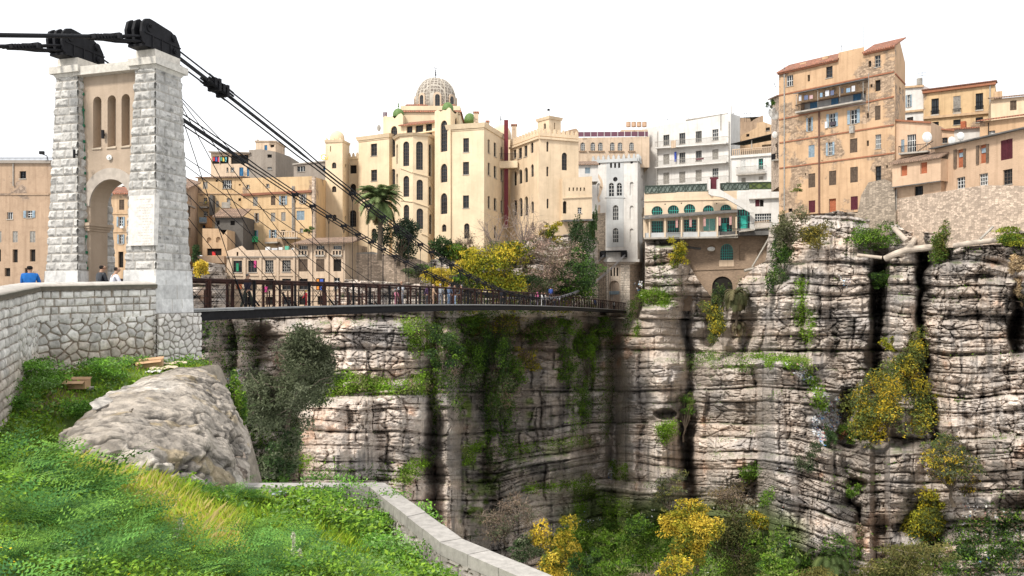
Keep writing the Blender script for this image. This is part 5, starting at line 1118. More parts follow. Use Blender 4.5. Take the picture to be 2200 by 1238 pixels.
c = lvl((1040, 112, 266), (962, 271.5), (1084, 293)); rwg = mb_([c[1], c[0], c[2]], 560, {
 0: [(995, 297, 1007.5, 327, 'd', 'n', None, 3, 3), (994.5, 348, 1007.5, 375, 'd', 'n', None, 3, 3), (994.5, 420, 1007.5, 447, 'd', 'n', None, 2, 2), (997, 480, 1008.6, 513, 'a', 'n', None, 3, 4)],
 1: [(1048, 300, 1052.5, 329, 'd'), (1061, 307, 1066.6, 337, 'd'), (1075.6, 316, 1080, 340, 'd'), (1048, 350, 1053, 377, 'd'), (1061, 357, 1067, 383, 'd'), (1075.6, 364, 1080, 389, 'd'), (1048, 421.6, 1053, 448, 'd'), (1061, 426, 1067, 452, 'd'), (1075.6, 431, 1080, 457, 'd'), (1045.5, 480, 1048, 500, 'ao'), (1061.5, 485, 1066.5, 512, 'a')]})
rwg.cornice(.55, .4); rwg.bar(0, 962, 281, 1040, 276, .12, .1, Y_)
cup(1009.5, 262, 118, .85, G_, 1.2)
def chim(x0, x1, y0, y1, d, mat=None, cap=None, par=S):
    a, b__ = P(x0, y1, d), P(x1, y0, d); m = MB(); w_ = b__[0]-a[0]; m.box(((a[0]+b__[0])/2, d, (a[2]+b__[2])/2), (w_, w_, b__[2]-a[2])); o = m.build('chimney', mat or M['pea2'], par); m = MB(); m.box(((a[0]+b__[0])/2, d, b__[2]+.1), (w_*1.25, w_*1.25, .22)); m.build('chimney_cap', cap or M['tile'], o)
chim(1018, 1028, 244, 268, 116); chim(1099, 1110, 271, 300, 124); chim(1044, 1051, 263, 270, 117)
m = MB(); m.box(P(1097.5, 480, 124), (3.6, .5, 1)); 
bw = mb_([(1078, 124.5, 300), (1114, 124, 300)], 560, {0: [(1104, 322, 1110, 340, 'd')]}, T=4)
cup(1078, 300, 134, 2.0*.8, Y_, 1.25); crescent(1076, 264, 134, .8)
wl = Wall(P(1083, 0, 119.5), P(1092, 0, 119.5)); m = MB(); m.hexa([wl.pt(u, z, o_) for z in (wl.uv(1087, 490)[1], wl.uv(1087, 259)[1]) for u, o_ in ((0, 0), (.62, 0), (.62, .4), (0, .4))]); m.build('red_duct', M['redpipe'], S)
m = MB(); a = P(1072, 345, 118.5); b2_ = P(1112, 345, 118); m.hexa([(a[0], a[1], z) if q == 0 else (b2_[0], b2_[1], z) if q == 1 else (b2_[0], b2_[1]+2, z) if q == 2 else (a[0], a[1]+2, z) for z in ((HY-360)/F*118, (HY-345)/F*118) for q in range(4)]); o = m.build('link_balcony', Y_, S)
m = MB()
for k in range(15): x = a[0]+(b2_[0]-a[0])*k/14; m.beam((x, 118.3, a[2]-.1), (x, 118.3, a[2]+.95), .03)
m.beam((a[0], 118.3, a[2]+.95), (b2_[0], 118.3, a[2]+.95), .05); m.build('railing', M['iron'], o)
c = lvl((1158.5, 113, 288.7), (1243, 296)); c0 = lvl((1158.5, 113, 288.7), (1096, 312)); ew = mb_([c0[1], c0[0], c[1]], 560, {
 0: [(1102.5, 322, 1109, 340, 'd'), (1113.4, 318, 1121.3, 340.5, 'd'), (1125.7, 313, 1133, 336.5, 'd'), (1139.6, 305, 1146, 329, 'a'), (1103, 368, 1110, 399, 'ao'), (1114, 364, 1122, 395, 'ao'), (1126.5, 360, 1134, 392, 'ao'), (1140.5, 353, 1146.6, 380, 'a'), (1103, 429, 1110.5, 463, 'ao'), (1115, 425, 1122.6, 465, 'ao'), (1127, 422, 1134.2, 463, 'ao'), (1141, 432.7, 1147, 458, 'a'), (1141, 477, 1147, 495, 'a')],
 1: [(1174, 304, 1178.6, 326, 'a'), (1174, 358, 1178.6, 379, 'a'), (1174.5, 427, 1179, 448, 'a'), (1207, 328, 1218.7, 366, 'p', 'n', None, 3, 4)]}, mat=M['yel2'])
ew.bar(0, 1096, 317, 1158.5, 294, .3, .25, M['yel2'], 'cornice'); ew.bar(1, 1158.5, 294, 1243, 301, .3, .25, M['yel2'], 'cornice'); ew.merlons(0, 1097, 1158, w=.5, gap=.4, h=.6); ew.merlons(1, 1159, 1242, w=.4, gap=.3, h=.6)
c = lvl((1180, 114.5, 251), (1205, 255.5)); c0 = lvl((1180, 114.5, 251), (1155, 258)); et = mb_([c0[1], c0[0], c[1]], [289, 289, 291], {0: [(1168, 265, 1172.7, 281, 'a')], 1: [(1190.5, 264, 1193, 278, 'o')]}, mat=M['yel2']); et.cornice(.3, .25)
m = MB(); q_ = P(1180, 251, 116); m.tube([q_, q_+np.array((0, 0, 1.1))], .03, 4); m.box(q_+np.array((-.1, 0, 1.0)), (.35, .3, .25)); m.build('siren_mast', M['iron'], S)
ex = mb_([(1208.6, 113.6, 383), (1272, 114.8, 379)], [473, 471], {0: [(x-1.6, 403, x+1.6, 410.5, 'o') for x in (1223.4, 1232, 1240, 1247.6, 1255.4)]+[(1241, 446, 1250, 458, 'd', 'w'), (1207.9+1.5, 432, 1217.6, 459, 'ao')]}, mat=M['yel2'], T=5); ex.bar(0, 1208.6, 425, 1272, 422, .15, .15, M['yel2']); ex.bar(0, 1208.6, 473, 1272, 471, .25, .4, M['darkconc'], 'slab_edge')
m = MB(); q_ = P(814, 290, 123); m.lathe(q_, [(.02, 0), (.03, 0.01)], 6); m.tube([q_, q_+np.array((0, 0, .8))], .03, 5); m.ico(q_+np.array((0, 0, 1.05)), .5, 8, (.6, .25, 1)); m.build('satellite_dish', M['greysh'], S)
# ---- pink building and chapel roofs between
b = Bld('pink_building', 'peach arcade building with six small arched windows and a plum roof screen', 'building', [(1236, 146, 296), (1395, 146, 294)], 360, M['pea2'],
 {0: [(x-5, 306, x+5, 324, 'a', 'w', None, 3, 3) for x in (1252, 1273.7, 1290, 1315.6, 1332, 1357)]})
for x in (1252, 1282, 1324, 1357): b.bar(0, x-(8 if x in (1252, 1357) else 17), 324.5, x+(8 if x in (1252, 1357) else 17), 324.5, .15, .25, M['brn'], 'sill_course')
b.bar(0, 1236, 284, 1392, 283, .85, .05, flat('plum_panels', (.13, .055, .08), .6, 0, .2, .3), 'roof_screen')
for k in range(10): b.box(0, 1254+k*14.5, 282, 1255+k*14.5, 296, .06, .12, M['white'], 'screen_post')
chimb = b.box(0, 1338, 274, 1396, 283, -4, -2, M['pea2'], 'tank_plinth')
for k in range(4): m = MB(); m.lathe(P(1350+k*11.5, 273, 148), [(.42, 0), (.44, .1), (.42, .75), (.46, .8), (.3, .95)], 12); m.build('water_tank', flat('clay_tank', (.45, .3, .2)), b.root)
b = Bld('low_house', 'whitewashed house under a brown tiled roof left of the white tower', 'building', [(1238, 132, 354), (1285, 132, 354)], 390, M['whi'], {0: [(1257, 360, 1268, 373, 'c', 'n', 'b')]}, T=4); b.roof(0, 1236, 354, 1285, 354, 4, 1.1, M['oldtile'], .4)
b = Bld('roof_house', 'dark gabled roof house behind the crenellated cream wing', 'building', [(1205, 135, 285), (1243, 135, 282)], 300, M['brn'], mids={0: [(1225, 279), (1238, 276)]}, T=5)
# ---- the white tower at the far bridgehead
TW = M['whi']
t0 = 117.4; A_, B_, C_ = G(6.95, t0, 0), G(-1.30, t0, 0), G(-1.30, t0+7.2, 0)
def cc(p, y): x, d = pxd(p); return (x, d, y)
dzr = (HY-344)*B_[1]; ctop = [(pxd(q)[0], q[1], HY-dzr/q[1]) for q in (A_, B_, C_)]
W_ = Bld('lift_tower', 'tall white battlemented tower at the far bridge end, plaster peeling at its left edge', 'tower', ctop, 562, TW,
 {0: [(1310.6, 350, 1315, 361, 'ao'), (1319.4, 350, 1323.7, 361, 'ao'), (1328, 350, 1332.4, 361, 'ao'), (1317, 380.5, 1327, 390.5, 'r'), (1308, 393, 1319, 422, 'a', 'w'), (1325, 393, 1336, 420.5, 'a', 'w'), (1316.5, 441, 1328.7, 473, 'a', 'w', None, 3, 3), (1316.5, 490, 1328.7, 521, 'a', 'w', None, 3, 3),
      (1353, 391, 1361, 420, 'a_blind'), (1353, 442, 1361, 470, 'a_blind'), (1353, 491, 1361, 520, 'a_blind'), (1283, 394, 1289, 422, 'a_blind'), (1354, 346, 1360, 352, 'r'), (1284, 349, 1290, 356, 'r')],
  1: [(1378.3, 375, 1381, 384, 'ao'), (1378.3, 423, 1381, 433, 'ao'), (1378.3, 457, 1381, 466, 'ao'), (1378.3, 520, 1381, 530, 'ao')]})
w0 = W_.walls[0]
W_.merlons(0, ctop[0][0], ctop[1][0], w=.5, gap=.42, h=.75, mat=M['whi2'], base=.35, off=.25); W_.merlons(1, ctop[1][0], ctop[2][0]-.3, w=.5, gap=.42, h=.75, mat=M['whi2'], base=.35, off=.25)
m = MB(); u0, u1 = w0.uv(1303, 500)[0], w0.uv(1340, 500)[0]; hl = [shape(*sorted((w0.uv(a, (y0+y1)/2)[0], w0.uv(c_, (y0+y1)/2)[0])), w0.uv((a+c_)/2, y1)[1], w0.uv((a+c_)/2, y0)[1], s__) for a, y0, c_, y1, s__ in ((1310.6, 350, 1315, 361, 'a'), (1319.4, 350, 1323.7, 361, 'a'), (1328, 350, 1332.4, 361, 'a'), (1317, 380.5, 1327, 390.5, 'r'), (1308, 393, 1319, 422, 'a'), (1325, 393, 1336, 420.5, 'a'), (1316.5, 441, 1328.7, 473, 'a'), (1316.5, 490, 1328.7, 521, 'a'))]
zA, zB = w0.uv(1320, 531)[1], w0.uv(1320, 345)[1]; V_, T_ = fill(lambda u, z: w0.pt(u, z, .06), [[(u0, zA), (u1, zA), (u1, zB), (u0, zB)]]+hl); m.add(V_, T_)
m.quad(w0.pt(u0, zA, 0), w0.pt(u0, zA, .06), w0.pt(u0, zB, .06), w0.pt(u0, zB, 0)); m.quad(w0.pt(u1, zA, 0), w0.pt(u1, zA, .06), w0.pt(u1, zB, .06), w0.pt(u1, zB, 0)); m.build('centre_strip', M['whi2'], W_.root)
for pts_ in ([(1281, 372), (1285, 373), (1290, 380), (1294, 388), (1296, 402), (1293, 410), (1288, 402), (1290, 392), (1286, 384)], [(1288, 398), (1294, 402), (1292, 415), (1287, 425), (1290, 432), (1286, 436), (1283, 426), (1287, 414)], [(1286, 440), (1290, 442), (1289, 462), (1293, 470), (1291, 488), (1286, 492), (1287, 474), (1284, 456)], [(1294, 474), (1299, 476), (1298, 488), (1294, 492)], [(1286, 494), (1291, 496), (1290, 510), (1296, 518), (1297, 526), (1291, 524), (1286, 512)]):
    m = MB(); V_, T_ = fill(lambda u, z: w0.pt(u, z, .012), [[w0.uv(x, y) for x, y in pts_]]); m.add(V_, T_); m.build('bare_patch', M['pea2'], W_.root)
W_.bar(0, ctop[0][0], 557, 1374, 557, .5, .3, TW, 'ledge'); W_.bar(0, 1300, 424, 1343, 424, .12, .14, M['whi2'])
W_.box(0, 1291, 541, 1302, 553, .05, 1.0, M['iron'], 'cable_saddle'); W_.box(0, 1336, 541, 1348, 553, .05, 1.0, M['iron'], 'cable_saddle'); W_.box(0, 1293, 539, 1347, 542, .05, .9, M['iron'], 'saddle_beam')
# lower stone gate
LS = empty('lower_gate', G(2.7, t0+.5, -3), 'rusticated stone portal with an arched passage carrying the white tower', 'gateway')
lw1 = Wall(G(5.7, t0+.5, 0), G(.2, t0+.5, 0))
def lq(s0, s1, t_, z0, z1): return (G(s0, t_, z0), G(s1, t_, z0), G(s0, t_, z1), G(s1, t_, z1), s0*3)
relief([lq(5.75, 4.0, t0+.2, -5, 6.3), lq(1.75, .1, t0+.2, -5, 6.3)], .07, ashlar(.42, .8, 401, (.70, .62, .53), .05), 'pier', M['stone'], LS)
relief([(G(.1, t0+.2, -4), G(-1.0, t0+6, -4), G(.1, t0+.2, 6.3), G(-1.0, t0+6, 6.3), 0)], .07, ashlar(.26, .5, 405, (.64, .54, .45), .02), 'side_wall', M['stone'], LS)
m = MB(); m.cur = (.64, .54, .44); ol = [(0, -5), (5.5, -5), (5.5, 6.4), (0, 6.4)]; c_ = 2.75; hs = [archpts(c_, lw1.uv(1322, 612)[1]-.2, .95, 12, -2.2)]+[archpts(c_+dx, 5.3, .16, 6, 3.9) for dx in (-.55, 0, .55)]
punched(m, lw1.pt, ol, hs, [1.5, .3, .3, .3]); m.build('portal_wall', M['stone'], LS)
m = MB()
for h in hs: V_, T_ = fill(lambda u, z: lw1.pt(u, z, -1.5 if h is hs[0] else -.3), [h]); m.add(V_, T_)
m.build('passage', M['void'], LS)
m = MB(); m.cur = (.42, .33, .26); m.prism([G(s__, t_, -9) for s__, t_ in ((5.7, t0+.5), (.15, t0+.5), (-1.0, t0+6), (6.9, t0+6))], [G(s__, t_, 6.35) for s__, t_ in ((5.7, t0+1.9), (.15, t0+.5), (-1.0, t0+6), (6.9, t0+6))]); m.build('core', M['stone'], LS)
m = MB(); m.cur = (.50, .43, .36); m.prism([G(s__, t_, 6.0) for s__, t_ in ((6.2, t0+.0), (-.6, t0+.0), (-1.35, t0+7), (6.95, t0+7))], [G(s__, t_, 6.5) for s__, t_ in ((6.9, t0-.1), (-1.3, t0-.1), (-1.35, t0+7.2), (7, t0+7.2))]); m.build('corbel_course', M['stone'], LS)
m = MB(); 
for k in range(5): m.beam(lw1.pt(1.9+k*.42, -.3+.0, -.2), lw1.pt(1.9+k*.42, .9, -.2), .05)
m.beam(lw1.pt(1.85, .9, -.2), lw1.pt(3.7, .9, -.2), .4, .6); m.build('gate_screen', M['bluesh'], LS)
# ---- white flats and houses right of the tower
b = Bld('white_flats', 'large white block of flats with three long balconies', 'building', [(1374, 158, 282), (1379, 153, 278), (1390, 150.5, 275), (1412, 148.5, 271), (1570, 139.5, 244), (1590, 144, 250)], 440, M['whi'],
 {3: [(1431.4-6.5, 290, 1431.4+6.5, 312, 'd', 'g', None, 3, 2), (1459.2, 286, 1472.2, 309, 'd', 'g', None, 3, 2), (1494.5, 282, 1507.5, 305, 'd', 'g', None, 4, 1), (1530.3, 278, 1543.3, 301, 'd', 'w', None, 3, 3),
      (1425, 331.5, 1438, 353.5, 'c', 'g', 'g'), (1459.2, 328, 1472.2, 350, 'd', 'g', None, 3, 2), (1494.5, 324, 1507.5, 346, 'd', 'g', None, 3, 1), (1530.3, 321, 1543.3, 343, 'c', 'g', 'g'),
      (1425, 371, 1438, 395.5, 'c', 'g', 'g'), (1459.2, 369, 1472.2, 393, 'c', 'g', 'g'), (1494.5, 365, 1507.5, 390, 'c', 'g', 'g'), (1530.3, 361.6, 1543.3, 384, 'd', 'w', None, 3, 3)]}, T=10)
for ya, yb in ((319, 309), (361, 350), (401, 393)): b.balcony(3, 1413, ya, 1566, yb-1, 12, 1.1, M['whi'], 'iron', M['greysh'])
b.pipe(3, 1409.5+4, 283, 1413.5, 400, .06); b.pipe(3, 1549, 244, 1549, 280, .08); b.pipe(3, 1567, 262, 1567, 398, .09)
b.box(3, 1448, 304, 1458, 320, 1.05, 1.15, M['pea2'], 'laundry'); b.box(3, 1451, 327, 1455, 348, .3, .4, flat('blue_towel', (.03, .06, .3)), 'laundry'); b.box(3, 1501, 341, 1517, 345, .9, 1.05, flat('dark_red_cloth', (.1, .02, .03)), 'laundry')
b.box(3, 1474, 254, 1560, 262, -5, -2, M['grp'], 'roof_shed'); b.balcony(3, 1472, 257, 1562, 243, 5, -3, M['concrete'], 'iron', M['greysh'])
b.box(3, 1565, 225, 1567.5, 250, -1, -.8, M['whi'], 'flue')
m = MB(); q_ = P(1434, 272, 148); m.tube([q_, q_+np.array((0, 0, 2.2))], .025, 4); m.tube([q_+np.array((-.7, 0, 1.3)), q_+np.array((.7, 0, 1.3))], .02, 4); m.build('aerial', M['iron'], b.root)
b = Bld('white_house', 'white house with a balustraded terrace under a dark sheet roof', 'building', [(1571, 137, 335), (1664, 133, 328)], 420, M['whi'],
 {0: [(1591, 344, 1602, 368, 'c', 'w', 'w'), (1630, 341, 1639.6, 364, 's', 't', 'w'), (1593, 382, 1602, 394, 'c', 'w', 'g'), (1630, 379, 1640, 386, 'c', 'w', 'g')]})
b.bar(0, 1571, 336, 1664, 329, .4, .3, M['whi'], 'cornice'); b.balcony(0, 1574, 334, 1659, 328, 12, .1, rail='stone', railmat=M['pea2']); b.balcony(0, 1585, 376, 1647, 372, 15, .9, M['concrete'], 'iron', M['greysh'])
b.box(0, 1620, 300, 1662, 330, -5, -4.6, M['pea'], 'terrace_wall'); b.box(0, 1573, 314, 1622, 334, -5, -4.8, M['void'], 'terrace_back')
w_ = b.walls[0]; q = [w_.at(1572, 312, .6), w_.at(1662, 290, .6), w_.at(1662, 287, -5), w_.at(1578, 303, -5)]; m = MB(); m.hexa(q+[p+np.array((0, 0, .12)) for p in q]); m.build('sheet_roof', M['iron'], b.root); b.box(0, 1614, 301, 1616, 322, -.1, .1, M['concrete'], 'roof_post')
b = Bld('rooftop_houses', 'orange house with a sloping roofline behind the sheet roof', 'building', [(1589, 150, 303), (1662, 146, 270)], 335, M['pea'], {0: [(1645, 274, 1654, 281, 'd'), (1603, 288, 1610, 294, 'o')]}, mids={0: [(1594, 290), (1625, 275), (1626, 264), (1640, 262)]})
b = Bld('rooftop_houses', 'brick rooftop shed crowned with thin aerials right of the white flats', 'building', [(1589, 158, 253), (1640, 158, 250)], 300, M['brn'], mids={0: [(1612, 255), (1614, 262), (1618, 258), (1638, 248)]}); m = MB()
for x in (1592, 1600, 1604, 1612, 1622): q_ = P(x, 262, 157); m.tube([q_, q_+np.array((0, 0, 2.4))], .03, 4)
m.tube([P(1590, 245, 157), P(1624, 243, 157)], .02, 4); m.build('aerials', M['iron'], b.root)
b = Bld('narrow_house', 'narrow stone-faced house squeezed between the white house and the orange tenement', 'building', [(1657, 118, 215), (1675, 112, 206)], 400, M['rub2'], {0: [(1665, 308, 1671, 342, 'o'), (1660, 235, 1663, 245, 'o')]}, T=8, mids={0: [(1664, 209)]}); b.balcony(0, 1664, 344, 1673, 342, 12, .5); b.roof(0, 1656, 214, 1675, 206, 3, .5, M['oldtile'])
for (x, y, s_) in ((1660, 242, .8), (1665, 248, .7), (1665, 290, .5)): m = MB(); q_ = P(x, y, 113); m.ico(q_, s_, 8, (.8, .3, 1)); m.tube([q_, q_+np.array((.3, .6, -.6))], .04, 4); m.build('satellite_dish', M['white'], b.root)
# villa with green windows
PV = plaster('villa_plaster', (.64, .51, .37), streak=.25, grime=.2); c = lvl((1384, 130.5, 415), (1584, 410))
b = Bld('villa', 'peach villa with teal horseshoe windows above a glazed veranda', 'building', c, [513, 512], PV,
 {0: [(x-12, y0, x+12, y1, 'h', 't', None, 5) for x, y0, y1 in ((1411.7, 443, 466), (1446.6, 441, 464), (1481.5, 438.5, 462), (1522, 441, 457), (1559.4, 439.5, 458))]+
  [(1400, 475, 1424.6, 501, 'd', 't', None, 5, 4), (1434, 474, 1459, 510, 'd', 't', None, 5, 4), (1469.5, 472, 1496, 497.5, 'd', 't', None, 5, 4), (1511, 470, 1537, 496, 'dn', 't', 'w'), (1543, 468, 1573, 506, 'd', 't', None, 5, 3)]+[(x-1.5, y-1.5, x+1.5, y+1.5, 'r', 'n') for x, y in ((1429, 439), (1464, 437), (1540, 437.5))]}, T=9)
for ob in [o for o in b.root.children if o.name.startswith('door')]: ob.data.materials.clear(); ob.data.materials.append(M['teal'])
b.bar(0, 1384, 432, 1584, 427, .12, .15, PV); w_ = b.walls[0]
q = [w_.at(1383, 474, 2.0), w_.at(1583, 459, 2.0), w_.at(1583, 453, .0), w_.at(1383, 466, .0)]; m = MB(); m.hexa(q+[p+np.array((0, 0, .22)) for p in q]); m.build('veranda_roof', M['darkconc'], b.root)
for x in (1384.5, 1396, 1429, 1464, 1500, 1540, 1580): b.box(0, x-1.6, 468, x+1.6, 512, 1.3, 1.6, PV, 'veranda_post')
b.bar(0, 1384, 502, 1545, 499, .85, 1.3, M['whi2'], 'veranda_parapet'); b.bar(0, 1384, 512, 1584, 509, .25, 1.6, M['concrete'], 'veranda_floor')
for x in (1454, 1483, 1513, 1545, 1568): b.box(0, x-2.5, 472-(x-1454)*.05, x+2.5, 491-(x-1454)*.05, 1.35, 1.5, flat('pink_drape', (.42, .24, .22)), 'drape')
b.box(0, 1551, 480, 1561, 505, .05, .12, M['teal'], 'door')
b.balcony(0, 1542, 508, 1583, 505, 12, 1.8, M['concrete']); b.balcony(0, 1434, 512, 1460, 511, 12, 1.6, M['concrete'])
V2_ = b
lat = flat('lattice', (.05, .07, .055), .8)
def lattice(x0, y0, x1, y1, yh, d0, d1, mat, label, n, solid=None):
    w_ = Wall(P(x0, 0, d0), P(x1, 0, d1)); r = empty('lattice_fence', w_.at((x0+x1)/2, (y0+y1)/2), label, 'fence', 'lattice fences on the villa terrace'); m = MB(); a = w_.uv(x0, y0); b__ = w_.uv(x1, y1); h = w_.uv(x0, y0-yh)[1]-a[1]
    for k in range(n):
        f0, f1 = k/n, (k+1)/n; ua, ub = a[0]+(b__[0]-a[0])*f0, a[0]+(b__[0]-a[0])*f1; za, zb_ = a[1]+(b__[1]-a[1])*f0, a[1]+(b__[1]-a[1])*f1
        m.beam(w_.pt(ua, za), w_.pt(ub, zb_+h), .07); m.beam(w_.pt(ua, za+h), w_.pt(ub, zb_), .07)
        if k % 3 == 0: m.beam(w_.pt(ua, za), w_.pt(ua, za+h), .09)
    for z in (0, h): m.beam(w_.pt(a[0], a[1]+z), w_.pt(b__[0], b__[1]+z), .09)
    m.build('lattice', mat, r); m = MB(); m.quad(w_.pt(a[0], a[1], -.1), w_.pt(b__[0], b__[1], -.1), w_.pt(b__[0], b__[1]+h*.97, -.1), w_.pt(a[0], a[1]+h*.97, -.1)); m.build('backing_mesh', solid or flat('fence_mesh', (.16, .19, .17), .9, 0, .4, 1.5), r)
lattice(1386, 416, 1521, 411, 16, 130.4, 128.7, lat, 'dark green lattice fence along the villa roof nearest the white tower', 14); lattice(1549, 410, 1609, 408, 16, 128.3, 127.6, lat, 'dark green lattice fence between the stair head and the green panels', 6)
lattice(1609, 407, 1674, 406, 15, 127.5, 126.6, lat, 'olive green panelled fence against the orange tenement', 3, flat('olive_panel', (.10, .13, .04), .8))
b = Bld('stair_house', 'white stepped building with a sloping outside stair beside the villa', 'building', [(1583, 127.4, 413), (1676, 125.5, 410)], [496, 492], M['whi'],
 {0: [(1622.5, 429, 1632, 444, 'c', 'n', 'm'), (1632.5, 429, 1640.5, 444, 'o'), (1622, 459, 1657, 477, 'd', 'w', None, 7, 3), (1584, 450, 1611, 491, 'd', 't', None, 5, 3)]})
b.box(0, 1591, 464, 1604, 491, -.2, -.1, M['teal'], 'door'); b.balcony(0, 1588, 498, 1620, 494, 12, 1.5, M['concrete']); b.balcony(0, 1622, 491, 1652, 488, 13, 1.0, M['concrete'], 'iron', M['pea']); b.bar(0, 1609, 428, 1676, 425, .12, .5, M['concrete'])
w_ = Wall(P(1521, 0, 127), P(1640, 0, 125.5)); m = MB(); q = [w_.uv(x, y) for x, y in ((1522, 407), (1547, 408), (1608, 446), (1620, 458), (1611, 458), (1560, 428), (1547, 424), (1528, 421), (1522, 418))]
m.prism([w_.pt(u, z, 0) for u, z in q], [w_.pt(u, z, .5) for u, z in q]); m.build('outside_stair', M['whi'], b.root)
w_ = Wall(P(1521, 0, 127.6), P(1640, 0, 126)); 
for x in (1521.5, 1541.5): m = MB(); a = w_.at(x, 408); c_ = w_.at(x+5, 385); m.hexa([(a[0], a[1], a[2]), (c_[0], c_[1], a[2]), (c_[0], c_[1]+.8, a[2]), (a[0], a[1]+.8, a[2]), (a[0], a[1], c_[2]), (c_[0], c_[1], c_[2]), (c_[0], c_[1]+.8, c_[2]), (a[0], a[1]+.8, c_[2])]); m.build('stair_head_pier', M['whi'], b.root)
m = MB(); a = w_.at(1525, 405); m.box(a+np.array((.8, .5, .9)), (1.3, .1, 1.9)); m.build('door', M['maroon'], b.root)
# brick substructure below the villa
b = Bld('brick_vault', 'shadowed brick substructure under the villa with one tall teal arched window', 'wall', [(1466, 131.6, 508), (1655, 127.5, 496)], [668, 664], M['bri'],
 {0: [(1547.5, 524, 1575, 559, 'p', 't', None, 6, 4), (1525, 527, 1536, 547, 'a_blind'), (1588, 524, 1601, 560, 'a_blind'), (1627, 535, 1640, 555, 'a_blind'), (1530, 594, 1574, 668, 'ao')]}, T=3, recess=1)
b.box(0, 1545, 559, 1577, 573, .01, .1, M['pea2'], 'sill_panel'); b.bar(0, 1466, 580, 1655, 573, .2, .15, M['bri']); b.pipe(0, 1474, 531, 1506, 535, .2, M['darkconc'])
b.box(0, 1471, 500, 1660, 509, .0, 2.4, M['darkconc'], 'overhanging_slab')
# ---- the orange tenement
OR = M['ora']; b = Bld('tenement', 'tall orange tenement on the cliff edge with a blue-doored gallery and crumbling plaster', 'building', [(1673.5, 108, 158), (1922.5, 96.8, 99), (1945, 104.5, 136)], 505, OR,
 {0: [(1689.4, 162, 1704, 185, 'd', 'w', None, 3, 2), (1735, 161, 1740, 175, 'o'), (1774.6, 143, 1788.7, 167, 'd', 'n'), (1865.6, 131, 1871.6, 144, 'o'), (1879, 119, 1891.7, 144, 'd', 'g'), (1720, 208, 1860, 236, 'o', 'n', None, 2, 3, 1.3),
      (1879.8, 172, 1891.7, 196, 'o'), (1869.4, 181, 1874.4, 188, 'o'), (1736, 253, 1743.4, 282, 's', 'g', 'b'), (1781.6, 244, 1794.4, 273, 's', 'w', 'b'), (1827, 236, 1841, 266, 's', 'w', 'b'), (1879.8, 227.5, 1891.7, 258, 'c', 'n', 'n'), (1862, 243, 1866.6, 254, 'o'),
      (1737, 312, 1750, 338, 'c', 'n', 'b'), (1779, 306, 1788.6, 334, 's', 'w', 'b'), (1826, 298, 1842, 328, 'c', 'n', 'n'), (1880.5, 289, 1893, 319, 'd', 'w', None, 3, 3), (1862, 302, 1866.6, 314, 'o'), (1736.7, 373, 1751.5, 403, 'c', 'n', 'n'), (1781, 367, 1796.5, 398, 'c', 'n', 'n'), (1826.6, 359, 1843, 392, 'c', 'n', 'n'), (1881, 357, 1893, 389, 'd', 'd'), (1904, 355, 1907.4, 361, 'o'),
      (1737.4, 431, 1751.5, 457, 'c', 'n', 'm'), (1781, 427, 1796, 456, 'b'), (1827.7, 422, 1843, 451, 'c', 'n', 'm'), (1694, 448, 1702, 458, 'o'), (1765, 344, 1767, 347, 'o'), (1729.5, 372, 1732, 377, 'o')],
  1: [(1932, 187, 1935, 199, 'd', 'w')]},
 mids={0: [(1800, 129), (1802, 113), (1856, 101), (1857, 115)], 1: [(1932, 83)]})
RC = plaster('red_string', (.30, .13, .075)); 
b.bar(0, 1673, 157, 1800, 128, .3, .35, RC, 'cornice'); b.bar(0, 1857, 114, 1922, 99, .3, .35, RC, 'cornice')
for a_, c_ in (((1673.5, 204), (1921, 153)), ((1673.5, 256), (1921, 206.5)), ((1675, 306), (1921, 267)), ((1675, 360.5), (1922, 327.5))): b.bar(0, a_[0], a_[1], c_[0], c_[1], .16, .1, RC)
b.bar(1, 1922.5, 157, 1944, 180, .16, .1, RC)
w_ = b.walls[0]
def rquad(x0, y0, x1, y1, dp, rise, over=.45):
    b.roof(0, x0, y0, x1, y1, dp, rise, M['tile'], over)
rquad(1673, 156, 1801, 127, 3.0, 1.5); rquad(1857, 113, 1923, 98, 3.0, 1.5)
def wbox(x0, y0, x1, y1, o0, o1, mat, nm): return b.box(0, x0, y0, x1, y1, o0, o1, mat, nm)
wbox(1709, 131, 1722, 152, -2.2, -1.2, M['pea'], 'chimney'); wbox(1747, 122, 1752, 134, -2.2, -1.6, M['pea'], 'chimney'); wbox(1757, 117, 1769, 137, -2.2, -1.2, M['pea'], 'chimney'); wbox(1865, 92, 1869, 104, -2.4, -1.9, M['pea'], 'chimney')
# gallery : recessed whitewashed room, blue doors, bright railing
GB = w_; 
def gl(x0, y0, x1, y1, off, mat, nm, par=None):
    q = [GB.at(x0, y1, off), GB.at(x1, y1-(x1-x0)*.17, off), GB.at(x1, y0-(x1-x0)*.17, off), GB.at(x0, y0, off)]; m = MB(); m.hexa([q[0], q[1], q[1]+(0, .08, 0), q[0]+np.array((0, .08, 0)), q[3], q[2], q[2]+(0, .08, 0), q[3]+np.array((0, .08, 0))]); return m.build(nm, mat, par or b.root)
gl(1718, 208, 1863, 243, -1.1, M['whi2'], 'gallery_back')
for x0, x1 in ((1733, 1748), (1779, 1794), (1826, 1842)): gl(x0, 203-(x0-1718)*.17, x1, 240-(x0-1718)*.17, -.95, M['bluedoor'], 'gallery_door')
bo = b.balcony(0, 1717, 243, 1861, 217.5, 14, 1.1, M['concrete']); q = [w_.at(1715, 206, 1.3), w_.at(1867, 175, 1.3), w_.at(1867, 171, -.1), w_.at(1715, 201, -.1)]; m = MB(); m.hexa(q+[p+np.array((0, 0, .1)) for p in q]); m.build('gallery_roof', M['darkconc'], b.root)
